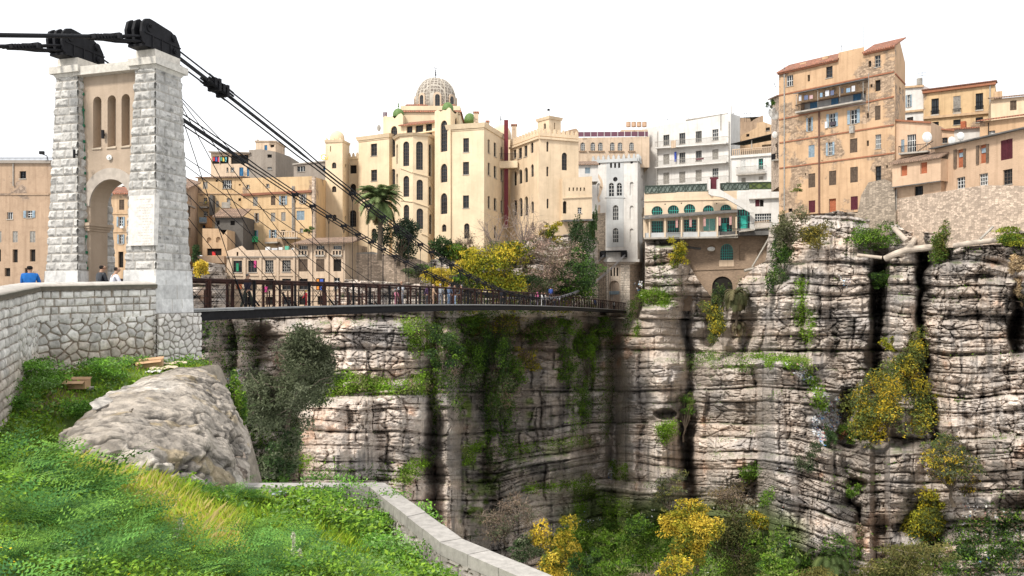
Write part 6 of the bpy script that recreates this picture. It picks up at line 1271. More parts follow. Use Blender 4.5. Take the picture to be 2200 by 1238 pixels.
for k in range(12):
    x = 1724+k*11.3; y = 219-(x-1717)*.177; 
    if k % 4 != 3: gl(x, y-10+(k*7 % 5), x+5+(k*3 % 4), y+2+(k*5 % 5), .9, flat('washing', [(.5, .5, .52), (.1, .12, .2), (.45, .3, .3), (.05, .05, .06), (.2, .3, .4)][k % 5]), 'laundry')
for x in (1719, 1765, 1812, 1862): 
    y = 206-(x-1717)*.2; m = MB(); m.beam(w_.at(x, y+1, 1.0), w_.at(x, y+36, 1.0), .06); m.build('gallery_post', M['greysh'], b.root)
b.pipe(0, 1686, 150, 1686, 452, .09); b.pipe(0, 1760.5, 240, 1761, 470, .12, flat('rusty_pipe', (.13, .07, .05))); b.pipe(0, 1867, 158, 1867, 240, .04)
wbox(1828, 271, 1837, 287, .02, .5, M['greysh'], 'rug'); wbox(1773.5, 262, 1779, 276, .1, .2, M['white'], 'laundry'); wbox(1785, 262, 1797, 270, .1, .25, flat('dark_clothes', (.05, .04, .05)), 'laundry')
for x in (1856, 1685): m = MB(); q_ = P(x, 115 if x > 1700 else 150, 104); m.tube([q_, q_+np.array((0, 0, 3.5 if x > 1700 else .3))], .03, 4); m.build('aerial', M['iron'], b.root)
m = MB(); q_ = P(1808, 110, 104); m.tube([q_, q_+np.array((0, 0, .8))], .025, 4); m.tube([q_+np.array((-1, 0, .7)), q_+np.array((.5, 0, .6))], .02, 4); m.build('aerial', M['iron'], b.root)
m = MB(); q_ = P(1667, 187, 107.5); m.tube([q_+np.array((.6, 0, 0)), q_, q_+np.array((-.3, 0, .5))], .025, 4); m.tube([q_+np.array((-.3, 0, .7)), q_+np.array((0, 0, -.1))], .02, 4); m.build('aerial', M['iron'], b.root)
# rubble skirt at its foot
b = Bld('rubble_wall', 'grey rubble stonework under the tenement', 'wall', [(1675, 107.7, 462), (1924, 96.2, 452)], [520, 525], M['rub'], mids={0: [(1700, 455), (1722, 470), (1755, 462), (1790, 470), (1825, 455), (1842, 458), (1850, 420), (1866, 392), (1900, 385), (1916, 392), (1922, 410)]}, T=1)
# ---- right hand houses
R2 = pm('sandy_plaster', (.54, .38, .26), (.42, .32, .24), patch=.3, streak=.4, grime=.3)
b = Bld('balcony_house', 'orange house with a small balcony and dish beside the tenement', 'building', [(1921, 97.5, 257), (2000, 94.6, 262)], 350, R2, {0: [(1949, 289, 1968, 328, 'd', 'w', None, 4, 3), (1936, 300, 1943, 327, 'c', 'n', 'b')]}, T=7)
b.bar(0, 1921, 257, 2001, 262, .2, .25, RC, 'coping'); b.balcony(0, 1936, 331, 1999, 325, 14, .9, M['concrete'])
m = MB(); q_ = P(1992, 295, 92.5); m.ico(q_, .62, 10, (.9, .35, 1)); m.tube([q_, q_+np.array((-.5, -.3, -.1))], .03, 4); m.tube([q_, q_+np.array((.2, .5, -.9))], .04, 4); m.build('satellite_dish', M['white'], b.root)
m = MB(); m.beam(P(1972, 325, 93), P(2005, 303, 93), .12); m.build('brace', M['brownsh'], b.root)
b = Bld('lean_to', 'sandy lean-to with two bricked windows and a tiled roof above the vault', 'building', [(1917, 96.2, 354), (2021, 91.0, 340)], [402, 388], R2, {0: [(1935, 356, 1949, 378, 'b'), (1977, 349, 1992, 373, 'b')]}, T=3.5); b.roof(0, 1916, 352, 2022, 338, 2.5, 1.0, M['oldtile'], .4)
b.bar(0, 1917, 402, 2021, 388, .1, .05, M['darkconc'], 'floor_edge')
b = Bld('annex_house', 'small orange annex with one low arched window behind the lean-to', 'building', [(1999, 98, 278), (2050, 97, 281)], 345, R2, {0: [(2012, 296, 2036, 308, 'd', 'n', None, 4, 2)]}, T=5); b.bar(0, 1999, 275, 2050, 280, .15, .3, RC, 'coping')
for x, y in ((2064, 293), (2045, 303)): m = MB(); q_ = P(x, y, 94); m.ico(q_, .5, 10, (.9, .35, 1)); m.tube([q_, q_+np.array((.2, .5, -.8))], .04, 4); m.build('satellite_dish', M['white'], b.root)
b = Bld('long_house', 'long sandy house at the far right with half-bricked windows', 'building', [(2009, 93.6, 321), (2230, 80.4, 271)], [440, 418], R2,
 {0: [(2056, 321, 2071, 360, 'b'), (2104, 311, 2120, 351, 'b'), (2150, 300, 2175.5, 343, 'c', 'n', 'm'), (2055, 381, 2073.4, 412, 'd', 'w', None, 3, 4), (2103.6, 373, 2122.6, 405.5, 'd', 'w', None, 4, 4), (2154.5, 364, 2175, 396.5, 'd', 'n', None, 3, 4)]}, T=8)
w_ = b.walls[0]
for x0, x1, y0, y1 in ((2050, 2056, 322, 362), (2071, 2075.4, 320, 359), (2098.5, 2104, 313, 353), (2120, 2125, 310, 349)): b.box(0, x0, y0, x1, y1, .01, .12, M['brownsh'], 'shutter')
for x0, x1, y0, y1 in ((2058, 2069, 328, 337), (2106, 2118, 318, 328)): b.box(0, x0, y0, x1, y1, -.24, -.18, M['bluesh'], 'glass_block_panel')
q = [w_.at(2006, 322, .7), w_.at(2232, 272, .7), w_.at(2232, 266, -5), w_.at(2006, 316, -5)]; m = MB(); m.hexa(q+[p+np.array((0, 0, .14)) for p in q]); m.build('corrugated_roof', M['darkconc'], b.root)
b = Bld('vault_house', 'sandy wall with one grey window under the lean-to', 'wall', [(1924, 97.0, 398), (2022, 91.8, 385)], [450, 440], R2, {0: [(1964.5, 400, 1983, 429, 'd', 'd', None, 4, 3)]}, T=3); b.pipe(0, 1927, 408, 1927, 478, .12)
b = Bld('retaining_base', 'long pale stone retaining base with a drain arch below the right hand houses', 'wall', [(1922, 97.0, 428), (2015, 92.0, 424), (2232, 80.0, 400)], [530, 525, 520], M['rub2'], {0: [(1956.5, 484, 1987, 540, 'ao', 'n', None, 2, 3, 2.5)]}, T=3)
m = MB(); w_ = b.walls[0]; c_ = w_.uv(1971.7, 500)[0]; r_ = .85; zc_ = w_.uv(1971.7, 484)[1]-r_
for k in range(16):
    a0, a1 = math.pi*k/16, math.pi*(k+1)/16; q = [(c_+r*math.cos(a), zc_+r*math.sin(a)) for r, a in ((r_, a0), (r_+.4, a0), (r_+.4, a1), (r_, a1))]; m.hexa([w_.pt(u, z, 0) for u, z in q]+[w_.pt(u, z, .08) for u, z in q])
m.build('arch_ring', M['pea2'], b.root); b.pipe(1, 2134, 418, 2134, 484, .14, flat('dark_pipe', (.03, .02, .025)))
b = Bld('ochre_house', 'ochre house with three tall barred windows on the skyline', 'building', lvl((1984, 118, 197), (2138, 178)), 290, M['och'],
 {0: [(2001, 212, 2017, 246, 'd', 'd', None, 3, 2), (2048, 206.5, 2064, 241, 'c', 'd', 'g'), (2096, 200.5, 2112, 236, 'd', 'd', None, 3, 2), (2002, 262, 2017, 272, 'd', 'd'), (2048, 257, 2064, 268, 'd', 'd'), (2096, 252, 2112, 263, 'd', 'd')]}, T=7)
b.bar(0, 1982, 197, 2140, 177, .35, .4, RC, 'cornice'); b.roof(0, 1982, 195, 2140, 175, 4, .6, M['tile'], .5); b.bar(0, 1984, 252, 2138, 238, .35, .35, M['pea'], 'string_course'); b.pipe(0, 2127, 183, 2127, 240, .1); b.box(0, 2072, 176, 2083, 190, -2.5, -1.5, M['brickfill'], 'chimney'); b.box(0, 2125, 170, 2131, 180, -2.5, -2, M['grp'], 'chimney')
for x, y in ((2001, 239), (2048, 235), (2096, 229)): b.balcony(0, x-1, y+8, x+17, y+6, 8, .15, M['concrete'])
b = Bld('pale_house', 'pale narrow house with a water tank on the roof right of the tenement', 'building', [(1943, 121, 186), (1985, 119, 184)], 290, M['whi'], {0: [(1949, 204, 1956, 230, 's', 'w', 'b'), (1948, 252, 1962, 262, 'd')]}, T=6); b.bar(0, 1943, 239, 1985, 235, .3, .3, M['pea'], 'string_course'); b.bar(0, 1943, 186, 1985, 183, .3, .3, M['pea'], 'cornice')
m = MB(); m.lathe(P(1975.5, 183, 122), [(.41, 0), (.41, .95), (.3, 1.05)], 14); m.build('water_tank', M['greysh'], b.root); m = MB(); q_ = P(1981, 184, 121); m.tube([q_, q_+np.array((0, 0, 2.6))], .025, 4)
for z, l_ in ((1.5, 1.1), (1.9, .7)): m.tube([q_+np.array((-l_, 0, z-.1)), q_+np.array((l_, 0, z+.1))], .02, 4)
m.build('aerial', M['iron'], b.root)
b = Bld('yellow_house', 'yellow house with one brown shuttered window at the right edge', 'building', lvl((2129, 107, 214), (2240, 203)), 275, M['yel2'], {0: [(2170, 216, 2184, 237, 'c', 'n', 'n')]}, T=6); b.roof(0, 2127, 213, 2240, 202, 3.5, .8, M['oldtile'], .5); b.box(0, 2138, 189, 2156, 203, -3, -2, M['pea'], 'chimney')
b = Bld('tiled_house', 'low orange house under a wide red tiled roof at the right', 'building', lvl((2105, 99, 262), (2240, 246)), 320, M['ora'], {0: [(2123, 281, 2138, 290, 'd', 'w')]}, T=6); b.roof(0, 2102, 261, 2240, 243, 6, 1.2, M['tile'], .6); b.pipe(0, 2124, 264, 2124, 290, .05, M['iron'])
b = Bld('white_shed', 'white shed under a tiled roof between the annex and the tiled house', 'building', [(2030, 104, 279), (2108, 101, 275)], 330, M['whi'], {}, T=4); b.roof(0, 2022, 280, 2106, 275, 4, .7, M['tile'], .4); b.box(0, 2056, 257, 2066, 274, -2, -1.4, M['brickfill'], 'chimney')


# ---- hillside under the town at the left
m = MB(); m.hexa([(-95, 90, -3), (-38, 99, -3), (-38, 160, -3), (-120, 160, -3), (-95, 90, 1.5), (-38, 99, 1.5), (-38, 160, 6), (-120, 160, 6)]); tag(m.build('hill', M['rub'], None), kind='structure')

m = MB(); a = [P(1195, 470, 139), P(1400, 445, 150)]; m.hexa([(a[0][0], a[0][1], -20), (a[1][0], a[1][1], -20), (a[1][0], a[1][1]+30, -20), (a[0][0], a[0][1]+30, -20), tuple(a[0]), tuple(a[1]), tuple(a[1]+(0, 30, 4)), tuple(a[0]+(0, 30, 4))]); tag(m.build('hill', M['rub'], None), kind='structure')
# ================================================================ VEGETATION
def leafmesh(name, Cn, size, col, parent=None, nrm=None, stretch=1.5, mat=None, kind=None):
    "thousands of separate small leaf faces"
    N_ = len(Cn); Cn = np.asarray(Cn, float); size = np.broadcast_to(size, (N_,))
    a = rng.normal(size=(N_, 3)); 
    if nrm is not None: a = a*.8+nrm
    a /= np.linalg.norm(a, axis=1)[:, None]+1e-9; b = rng.normal(size=(N_, 3)); b -= a*np.sum(a*b, 1)[:, None]; b /= np.linalg.norm(b, axis=1)[:, None]+1e-9; c = np.cross(a, b)
    s_ = size[:, None]*.5; V = np.stack([Cn-b*s_*stretch, Cn+c*s_*.62+a*s_*.15, Cn+b*s_*stretch, Cn-c*s_*.62+a*s_*.15], 1).reshape(-1, 3)
    Q = np.arange(N_*4).reshape(-1, 4); o0 = ORG.get(parent.name, np.zeros(3)) if parent is not None else np.zeros(3)
    me = raw_mesh(name, V-o0, nverts=np.full(N_, 4), loops=Q.ravel(), col=np.repeat(np.clip(col, .004, .9), 4, axis=0), uv=False)
    o = link(name, me, mat or M['leaf'], parent)
    return o
G1 = [(.075, .15, .025), (.12, .22, .03), (.055, .11, .025), (.16, .27, .035)]            # fresh green
G2 = [(.045, .08, .03), (.065, .105, .04), (.032, .06, .024)]                            # dark evergreen
OL = [(.14, .16, .09), (.10, .12, .065), (.19, .21, .13), (.08, .095, .05)]          # grey olive
YE = [(.58, .41, .045), (.46, .35, .045), (.64, .48, .07), (.30, .28, .03), (.14, .17, .03)]  # autumn yellow
YG = [(.30, .30, .03), (.42, .36, .03), (.16, .20, .03), (.08, .12, .025), (.50, .38, .04)]
AU = [(.14, .17, .045), (.09, .12, .04), (.50, .38, .03), (.36, .31, .04), (.17, .20, .05), (.10, .13, .04)]
BRI = [(.14, .26, .02), (.20, .34, .035), (.10, .18, .02), (.24, .30, .08)]
DR = [(.26, .19, .13), (.20, .15, .10), (.32, .24, .18)]                                # dry twigs and leaves
PK = [(.48, .34, .27), (.38, .27, .22), (.28, .22, .15), (.12, .13, .05)]
def blob(ctr, rad, n, nc, pal, rs, shell=.55, cr=(.22, .38), up=.0):
    nl = int(rs.integers(5, 9)); lo = rs.normal(size=(nl, 3)); lo /= np.linalg.norm(lo, axis=1)[:, None]; lo *= rs.uniform(.35, .72, nl)[:, None]; lr = rs.uniform(.28, .52, nl)
    li = rs.integers(0, nl, nc); cs = rs.normal(size=(nc, 3)); cs /= np.linalg.norm(cs, axis=1)[:, None]; cs = lo[li]+cs*(lr[li]*rs.uniform(.3, 1.05, nc))[:, None]
    r_ = rs.uniform(cr[0], cr[1], nc)*rs.choice([.55, .8, 1.], nc)
    k = rs.choice(nc, n, p=r_**2/np.sum(r_**2)); v = rs.normal(size=(n, 3)); v /= np.linalg.norm(v, axis=1)[:, None]; v *= (shell+(1.15-shell)*rs.uniform(0, 1, n)**1.3)[:, None]
    p = cs[k]+v*r_[k][:, None]*np.array((1.1, 1.1, .8)); ex = np.percentile(np.abs(p), 96, axis=0); p = p/ex*.95; cs = cs/ex*.85; pc = rs.integers(0, len(pal), nc); br = rs.uniform(.65, 1.3, nc)
    pal_ = np.array(pal); sw = rs.uniform(0, 1, n) < .3; ci = np.where(sw, rs.integers(0, len(pal), n), pc[k]); c = pal_[ci]*(br[k]*rs.uniform(.7, 1.3, n))[:, None]
    return ctr+p*rad, c, cs*rad+ctr
def limbs(parent, base, tips, r0, mat=None, bend=.3, name='trunk', fork=.35):
    m = MB(); base = np.array(base, float); ctr = np.mean(tips, 0); mid = base+(ctr-base)*fork
    m.tube([base, (base+mid)/2+rng.normal(size=3)*r0*.8, mid], [r0, r0*.8, r0*.65], 6)
    for t in tips:
        k = mid+(t-mid)*.5+rng.normal(size=3)*np.linalg.norm(t-mid)*.10; m.tube([mid, k, t], [r0*.5, r0*.28, r0*.08], 5, False)
    return m.build(name, mat or M['bark'], parent)
def plant(name, label, cat, x, y, rx, ry, pal, n, leaf, d=None, off=1.5, group=None, trunk=None, nc=None, cr=(.22, .38), twigs=0, shell=.55, drop=0.):
    d0 = d if d else dcliff(min(x, 2320), min(y+ry*.6, 1320))-off
    k = d0/F; ctr = P(x, y, d0); rad = np.array((rx*k, (rx+ry)*.42*k, ry*k)); rs = np.random.default_rng(int(x*7+y*13))
    root = empty(name, (ctr[0], ctr[1], ctr[2]-rad[2]*(1.1 if trunk else .9)), label, cat, group)
    nc = nc or int(10+n/130); C_, col, cs = blob(ctr, rad, n, nc, pal, rs, shell, cr)
    # keep within picture-independent bounds, add drooping
    leafmesh('crown' if cat == 'tree' else 'foliage', C_, rs.uniform(.7, 1.3, n)*leaf, col, root)
    b0 = P(x+(trunk[0] if trunk else 0), y+ry*(1.) if not trunk else trunk[1], d0+.3)
    limbs(root, b0, cs[:: max(1, len(cs)//12)], max(.05, rad[0]*.045) if not trunk else trunk[2], name='trunk' if cat == 'tree' else 'stems')
    if twigs:
        m = MB(); twigs = min(twigs, 400)
        for i in range(twigs):
            a = cs[i % len(cs)]; v = rs.normal(size=3); v[2] = abs(v[2])*.9; v /= np.linalg.norm(v); L_ = rad.mean()*rs.uniform(.3, .7)
            m.tube([a, a+v*L_*.5+rs.normal(size=3)*L_*.08, a+v*L_], [.03, .02, .008], 3, False)
        m.build('twigs', flat('dry_twigs', (.19, .15, .12), .9), root)
    return root
TR = 'trees and shrubs of the gorge'
plant('olive_tree', 'large grey green olive tree on the gorge side below the bridge', 'tree', 612, 800, 88, 108, OL, 30000, .15, d=52, trunk=(5, 925, .16), nc=190, cr=(.16, .28), twigs=140, shell=.3)
o = plant('olive_tree', 'thin leaning olive branches reaching right, in front of the pale rock', 'tree', 675, 775, 42, 62, OL, 6000, .13, d=53, trunk=(-60, 905, .09), nc=70, cr=(.12, .22), twigs=60, shell=.2)
plant('evergreen_bush', 'dark green round bush under the palm before the cream building', 'bush', 856, 520, 46, 44, [(.05, .075, .045), (.035, .055, .03), (.07, .10, .06)], 5200, .22, d=101.5, trunk=(0, 572, .25), nc=44)
plant('evergreen_tree', 'small dark green tree against the cream wall, right of the round bush', 'tree', 948, 524, 25, 30, G2, 2600, .22, d=99, trunk=(0, 560, .15))
plant('dry_bush', 'brown leafless bush in front of the lowest arched window of the cream building', 'bush', 1012, 528, 36, 26, DR, 1300, .12, d=100, twigs=110, shell=.2)
plant('yellow_bush', 'bright yellow shrub behind the bridge railing, left of the larger one', 'bush', 955, 588, 40, 32, YE[:4], 4600, .20, d=92, nc=44)
plant('yellow_bush', 'large yellow green shrub spreading above the middle of the bridge', 'bush', 1072, 580, 66, 58, YG, 9500, .22, d=97, nc=80)
plant('yellow_bush', 'small green and yellow shrub between the two big yellow ones', 'bush', 1010, 560, 30, 24, YG[2:], 2200, .2, d=98)
plant('flowering_tree', 'tree with dry pinkish seed heads before the cream wing', 'tree', 1178, 545, 62, 55, PK, 3600, .17, d=101, nc=80, cr=(.1, .2), twigs=150, trunk=(0, 625, .2), shell=.3)
plant('dark_bush', 'dark green thicket under the pink flowering tree beside the white tower', 'bush', 1215, 590, 66, 46, G2+G1[:1], 5200, .22, d=107, nc=50)
plant('yellow_bush', 'olive and yellow shrub high before the cream wing', 'bush', 1190, 492, 26, 24, YG[1:], 1500, .2, d=105)
plant('dark_bush', 'dark mass of ivy at the foot of the cream extension', 'bush', 1247, 505, 26, 44, G2, 2600, .22, d=109, twigs=30)
plant('dark_bush', 'dark shrub hanging at the rim under the brown dry bush', 'bush', 1010, 605, 40, 26, G2+G1, 1800, .2, d=99)
plant('ivy_column', 'column of dark ivy climbing the left edge of the white tower', 'ivy', 1268, 470, 11, 92, G2+G1[2:3], 4200, .22, d=133, nc=60, cr=(.10, .22))
for x, y, rx, ry, pl_, n, d_, lab in ((1100, 618, 70, 24, G2+OL[:2], 3600, 100, 'low dark growth along the foot of the large yellow green shrub'), (1160, 600, 40, 30, PK[:3]+G1[:1], 2400, 103, 'pale seed heads low between the yellow shrub and the dark thicket'), (1255, 570, 26, 52, G2+OL[1:2], 3200, 112, 'dark creeper bank between the thicket and the white tower'), (1125, 560, 26, 26, DR+OL[:1], 1300, 103, 'brown brush behind the large yellow green shrub'), (985, 548, 26, 22, YG[2:]+G1, 1700, 99, 'green shrub at the foot of the small dark tree'), (900, 585, 30, 16, OL+G1[:1], 1200, 98, 'grey green growth on top of the garden wall'), (1230, 620, 46, 22, G1+G2, 2400, 108, 'green growth at deck level left of the tower portal'), (1150, 505, 34, 30, DR+PK[:2], 1300, 105, 'brown twiggy brush under the bare tree'), (1060, 540, 40, 20, DR+OL[:2], 1500, 101, 'brown brush above the large yellow green shrub')):
    plant('garden_shrub', lab, 'shrub', x, y, rx, ry, pl_, n, .19, d=d_, nc=44, twigs=24)
for (x, y, rx, ry, lab) in ((1125, 470, 40, 60, 'bare pinkish twigs of a leafless tree before the east side of the cream building'), (1062, 492, 38, 44, 'bare brown twigs rising before the right corner of the cream building')):
    ctr = P(x, y+ry, 103); r = empty('bare_tree', ctr, lab, 'tree'); m = MB()
    for i in range(16):
        v = np.array((rng.uniform(-1, 1)*rx, 0, rng.uniform(.5, 1.9)*ry))*103/F; v[1] = rng.uniform(-1.5, 1.5); t = ctr+v; k = ctr+v*.5+rng.normal(size=3)*.4; m.tube([ctr, k, t], [.07, .04, .015], 4, False)
        for j in range(5): a = k+(t-k)*rng.uniform(0, 1); m.tube([a, a+rng.normal(size=3)*.9+(0, 0, .5)], [.025, .01], 3, False)
    m.build('branches', flat('bare_branches', (.24, .19, .16), .9), r)
plant('autumn_bush', 'round green and yellow bush on the rock ledge under the villa', 'bush', 1446, 543, 27, 27, YG[1:]+YE[3:4], 3200, .18, off=2.5, nc=30)
plant('autumn_bush', 'green and yellow bush below the brick arch beside the hanging palm', 'bush', 1520, 692, 34, 42, AU, 3800, .2, d=116, nc=44)
plant('dark_bush', 'dark leafy growth at the mouth of the brick arch', 'bush', 1556, 640, 26, 30, AU[:2]+G2, 1800, .18, d=119)
plant('weeping_tree', 'drooping olive green tree at the left foot of the orange tenement', 'tree', 1700, 482, 32, 40, [(.13, .14, .06), (.09, .10, .045), (.16, .16, .09)], 4200, .17, d=98, nc=50, cr=(.16, .3), trunk=(0, 535, .15), twigs=50)
plant('ivy_curtain', 'dark ivy falling down the rock below the drooping tree', 'ivy', 1682, 562, 27, 62, G2+G1[:2]+OL[:1], 5000, .19, off=1.6, nc=70, cr=(.12, .24))
plant('yellow_bush', 'olive and yellow bush at the foot of the tenement, right of the drooping tree', 'bush', 1757, 512, 33, 30, [(.20, .18, .05), (.30, .24, .05), (.12, .12, .05)], 3200, .18, d=97, nc=36)
plant('green_bush', 'green bush with litter caught in it below the rubble wall', 'bush', 1868, 505, 46, 26, G1+OL[:1], 3400, .18, off=2.5, nc=36)
plant('green_bush', 'dense green cushion hanging under the broken pipe', 'bush', 1905, 594, 39, 21, G1[:3]+G2[:1], 3800, .15, off=1.8, nc=34)
plant('green_bush', 'tall olive and green bush beside the drain arch', 'bush', 2029, 527, 24, 43, AU[:2]+G1[:2]+[(.2, .19, .05)], 3400, .17, off=1.8, nc=40)
plant('autumn_tree', 'big golden and green tree growing out of the right hand cliff', 'tree', 1912, 872, 80, 90, YE[:2]+AU+AU+AU[:2], 13500, .20, off=4.5, nc=130, cr=(.13, .25), trunk=(-10, 950, .25))
plant('autumn_bush', 'olive bush with yellow tips above the golden tree', 'bush', 1956, 752, 31, 40, AU+[(.14, .14, .03)], 3200, .16, off=2.2, nc=40)
plant('yellow_bush', 'small yellow bush left of the olive bush on the right hand cliff', 'bush', 1915, 740, 19, 15, YG[:3], 900, .15, off=1.6)
plant('autumn_tree', 'olive tree with scattered yellow leaves low on the right', 'tree', 2050, 1010, 66, 62, AU[:2]+OL[:2]+YE[:2]+[(.14, .10, .07)], 6500, .18, off=5, nc=100, cr=(.11, .22), trunk=(0, 1090, .2), twigs=80, shell=.3)
plant('autumn_tree', 'rounded yellow and green tree below the scattered one', 'tree', 2008, 1112, 52, 52, YG[:2]+AU, 6000, .19, off=6, nc=60)
plant('yellow_tree', 'bright yellow tree just beyond the end of the parapet', 'tree', 1196, 1172, 50, 60, YE[:3]+YE+YE[3:], 7500, .20, d=82, nc=90, cr=(.12, .24), trunk=(5, 1250, .2))
plant('yellow_tree', 'broad bright yellow tree at the centre of the gorge floor', 'tree', 1497, 1142, 68, 70, YE[:3]+YE+YE[3:], 11000, .20, d=86, nc=120, cr=(.12, .24), trunk=(0, 1230, .25))
plant('dark_tree', 'dark green tree behind the broad yellow one', 'tree', 1590, 1160, 58, 66, [(.06, .075, .025), (.09, .10, .03), (.12, .11, .04)], 6500, .2, d=89, nc=80, trunk=(0, 1240, .2), twigs=60)
plant('brown_bush', 'leafless brown tree above the dark green one', 'tree', 1575, 1085, 56, 38, DR+[(.2, .16, .05)], 2200, .14, d=95, twigs=160, shell=.2)
plant('sparse_tree', 'sparse olive tree against the rock at the centre', 'tree', 1437, 1050, 36, 40, OL[:2]+[(.22, .22, .06)], 2200, .16, d=101, twigs=60, nc=50, cr=(.12, .2), trunk=(5, 1120, .12))
plant('small_tree', 'small green tree on a long pale trunk in the dark cleft', 'tree', 1480, 872, 16, 24, G1[:2]+AU[:1], 1100, .18, d=118, trunk=(-12, 950, .16))
plant('olive_bush', 'broad olive green bush at the bottom edge of the gorge', 'bush', 1925, 1205, 84, 56, [(.15, .15, .045), (.11, .12, .04), (.20, .18, .06), (.09, .11, .03)], 9000, .19, d=72, nc=90, cr=(.13, .24), twigs=60)
plant('olive_bush', 'yellowish bush at the bottom edge between the palms', 'bush', 1745, 1240, 50, 28, [(.20, .18, .05), (.15, .15, .05)], 3000, .18, d=70, nc=40)
plant('brown_bush', 'brown leafless thicket below the dark wet rock', 'bush', 1090, 1120, 62, 52, DR+OL[:2], 3000, .14, d=88, twigs=220, shell=.2)
plant('brown_bush', 'brown dry shrub at the bottom left of the broad yellow tree', 'bush', 1400, 1235, 90, 22, DR+OL[:2]+G1[:1], 2600, .16, d=78, twigs=80)
plant('dry_bush', 'straw coloured hanging thicket at the right edge of the cliff', 'bush', 2192, 605, 26, 52, [(.50, .38, .22), (.40, .30, .18)], 2600, .2, off=2.2, cr=(.15, .3), twigs=60)
plant('green_bush', 'bright green and yellow bush on the rim at the right edge', 'bush', 2172, 512, 36, 20, [(.20, .26, .03), (.32, .33, .04), (.10, .16, .03)], 2600, .17, off=2.0)
plant('yellow_bush', 'tiny yellow bush on the old wall just right of the gateway', 'bush', 430, 580, 15, 17, YE[:3], 1300, .15, d=68)
plant('green_bush', 'leafy plants at the left foot of the hillside houses', 'bush', 424, 555, 10, 26, G2, 700, .18, d=80)
plant('green_bush', 'green tuft on a stalk growing from the tenement wall', 'bush', 1712, 405, 12, 9, [(.2, .2, .06), (.1, .14, .04)], 380, .13, d=98.5, off=1)
plant('green_bush', 'green tuft on the roof of the narrow house', 'bush', 1655, 222, 9, 9, G2+G1[:1], 380, .16, d=112)
plant('green_bush', 'green plant on the end of the stone balustrade', 'bush', 664, 497, 11, 10, G1[:2], 380, .16, d=107)
plant('green_bush', 'dense green ball of leaves on the lower right ledge', 'bush', 1837, 1057, 17, 14, G1, 1300, .13, off=2)
plant('green_bush', 'green ivy clump left of the golden tree beside the litter', 'bush', 1822, 930, 20, 22, G1+[(.25, .12, .06)], 1500, .15, off=2.0)
plant('green_bush', 'dark ivy clump in the litter slope', 'bush', 1780, 945, 16, 28, G2+G1[:1], 1300, .14, off=1.4)
plant('green_bush', 'grassy olive clump with litter on the bulging buttress', 'bush', 1732, 980, 27, 30, OL+G2, 1600, .14, off=1.5, twigs=30, shell=.2)
for i, (x, y, rx, ry, pl_, lab) in enumerate(((988, 690, 46, 20, BRI[:3]+G1, 'green shrub hanging from the rim at the left of the dark wet cliff'), (1068, 705, 42, 28, YG[1:4]+DR[:1], 'yellowish shrub hanging under the middle of the bridge'), (1150, 702, 38, 30, G1+DR, 'green and brown shrub hanging under the right of the bridge'), (950, 752, 30, 34, G1+G2, 'dark green clump high on the left edge of the wet cliff'), (1012, 780, 28, 40, G1+OL[:1], 'olive green clump in the upper middle of the wet cliff'),
    (1060, 770, 26, 44, G2+G1[:2], 'dark green clump falling from the yellowish hanging shrub'), (1132, 765, 26, 20, YG[1:3]+DR[:1], 'yellow brown clump with bare twigs on the dark rock'), (1098, 805, 24, 24, G1+DR[:1], 'round green clump with a dry top on the dark rock'), (1068, 850, 22, 40, G1[:3]+OL[:1]+DR[:1], 'long olive clump in the middle of the dark rock'), (1212, 780, 26, 28, G1+OL[:1], 'green clump low on the right side of the dark rock'), (1240, 740, 28, 24, BRI[:3]+G1, 'green clump high on the right side of the dark rock'), (1262, 775, 16, 44, BRI, 'bright green strip of leaves running down beside the pale pillar'), (1250, 860, 18, 40, G1[:1]+G1[3:], 'bright green strip lower down beside the pale pillar'),
    (1288, 700, 30, 18, BRI[:3]+G1, 'green clump beneath the foot of the white tower'), (1405, 640, 30, 12, BRI, 'grassy cap on the pale pillar right of the tower'), (1220, 700, 22, 16, BRI[:3]+G1, 'green clump just left of the tower foot'))):
    plant('hanging_shrub', lab, 'shrub', x, y, rx*1.3, ry*1.3, pl_, int(rx*ry*3.4), .2, off=1.9, nc=44, group='shrubs hanging on the wet cliff', cr=(.18, .32))
for x, y, rx, ry, pl_, d_, lab in ((1300, 1160, 34, 20, G1+BRI, 84, 'low green shrub between the two yellow trees'), (1370, 1130, 26, 22, G1+G2, 90, 'dark green shrub in the notch left of the broad yellow tree'), (1330, 1215, 40, 22, BRI+G1, 76, 'bright green bramble at the bottom edge between the yellow trees'), (1660, 1215, 36, 26, BRI+G1, 74, 'bright green nettle bed left of the squat palms'), (1640, 1130, 30, 26, YG[1:]+AU, 90, 'small yellow green shrub above the nettle bed'), (1850, 1160, 24, 40, DR+G1[:1], 82, 'dry brown tangle right of the squat palms'), (2110, 1180, 46, 40, G1+G2, 74, 'dark green shrub in the bottom right corner'), (2170, 1120, 30, 34, OL+DR+G1, 76, 'pale tangled shrub with rags at the right edge'), (1250, 1215, 36, 30, G1+G2, 78, 'dark green shrub right of the small yellow tree'), (1130, 1185, 36, 26, G2+OL, 82, 'dark shrub left of the small yellow tree'), (1440, 1215, 40, 24, YE[:2]+YG, 76, 'yellow weeds at the foot of the broad yellow tree'), (1700, 1110, 24, 20, G1, 96, 'small green shrub on the slope above the left squat palm')):
    plant('valley_shrub', lab, 'shrub', x, y, rx, ry, pl_, int(rx*ry*2.4), .19, d=d_, nc=40, twigs=20)
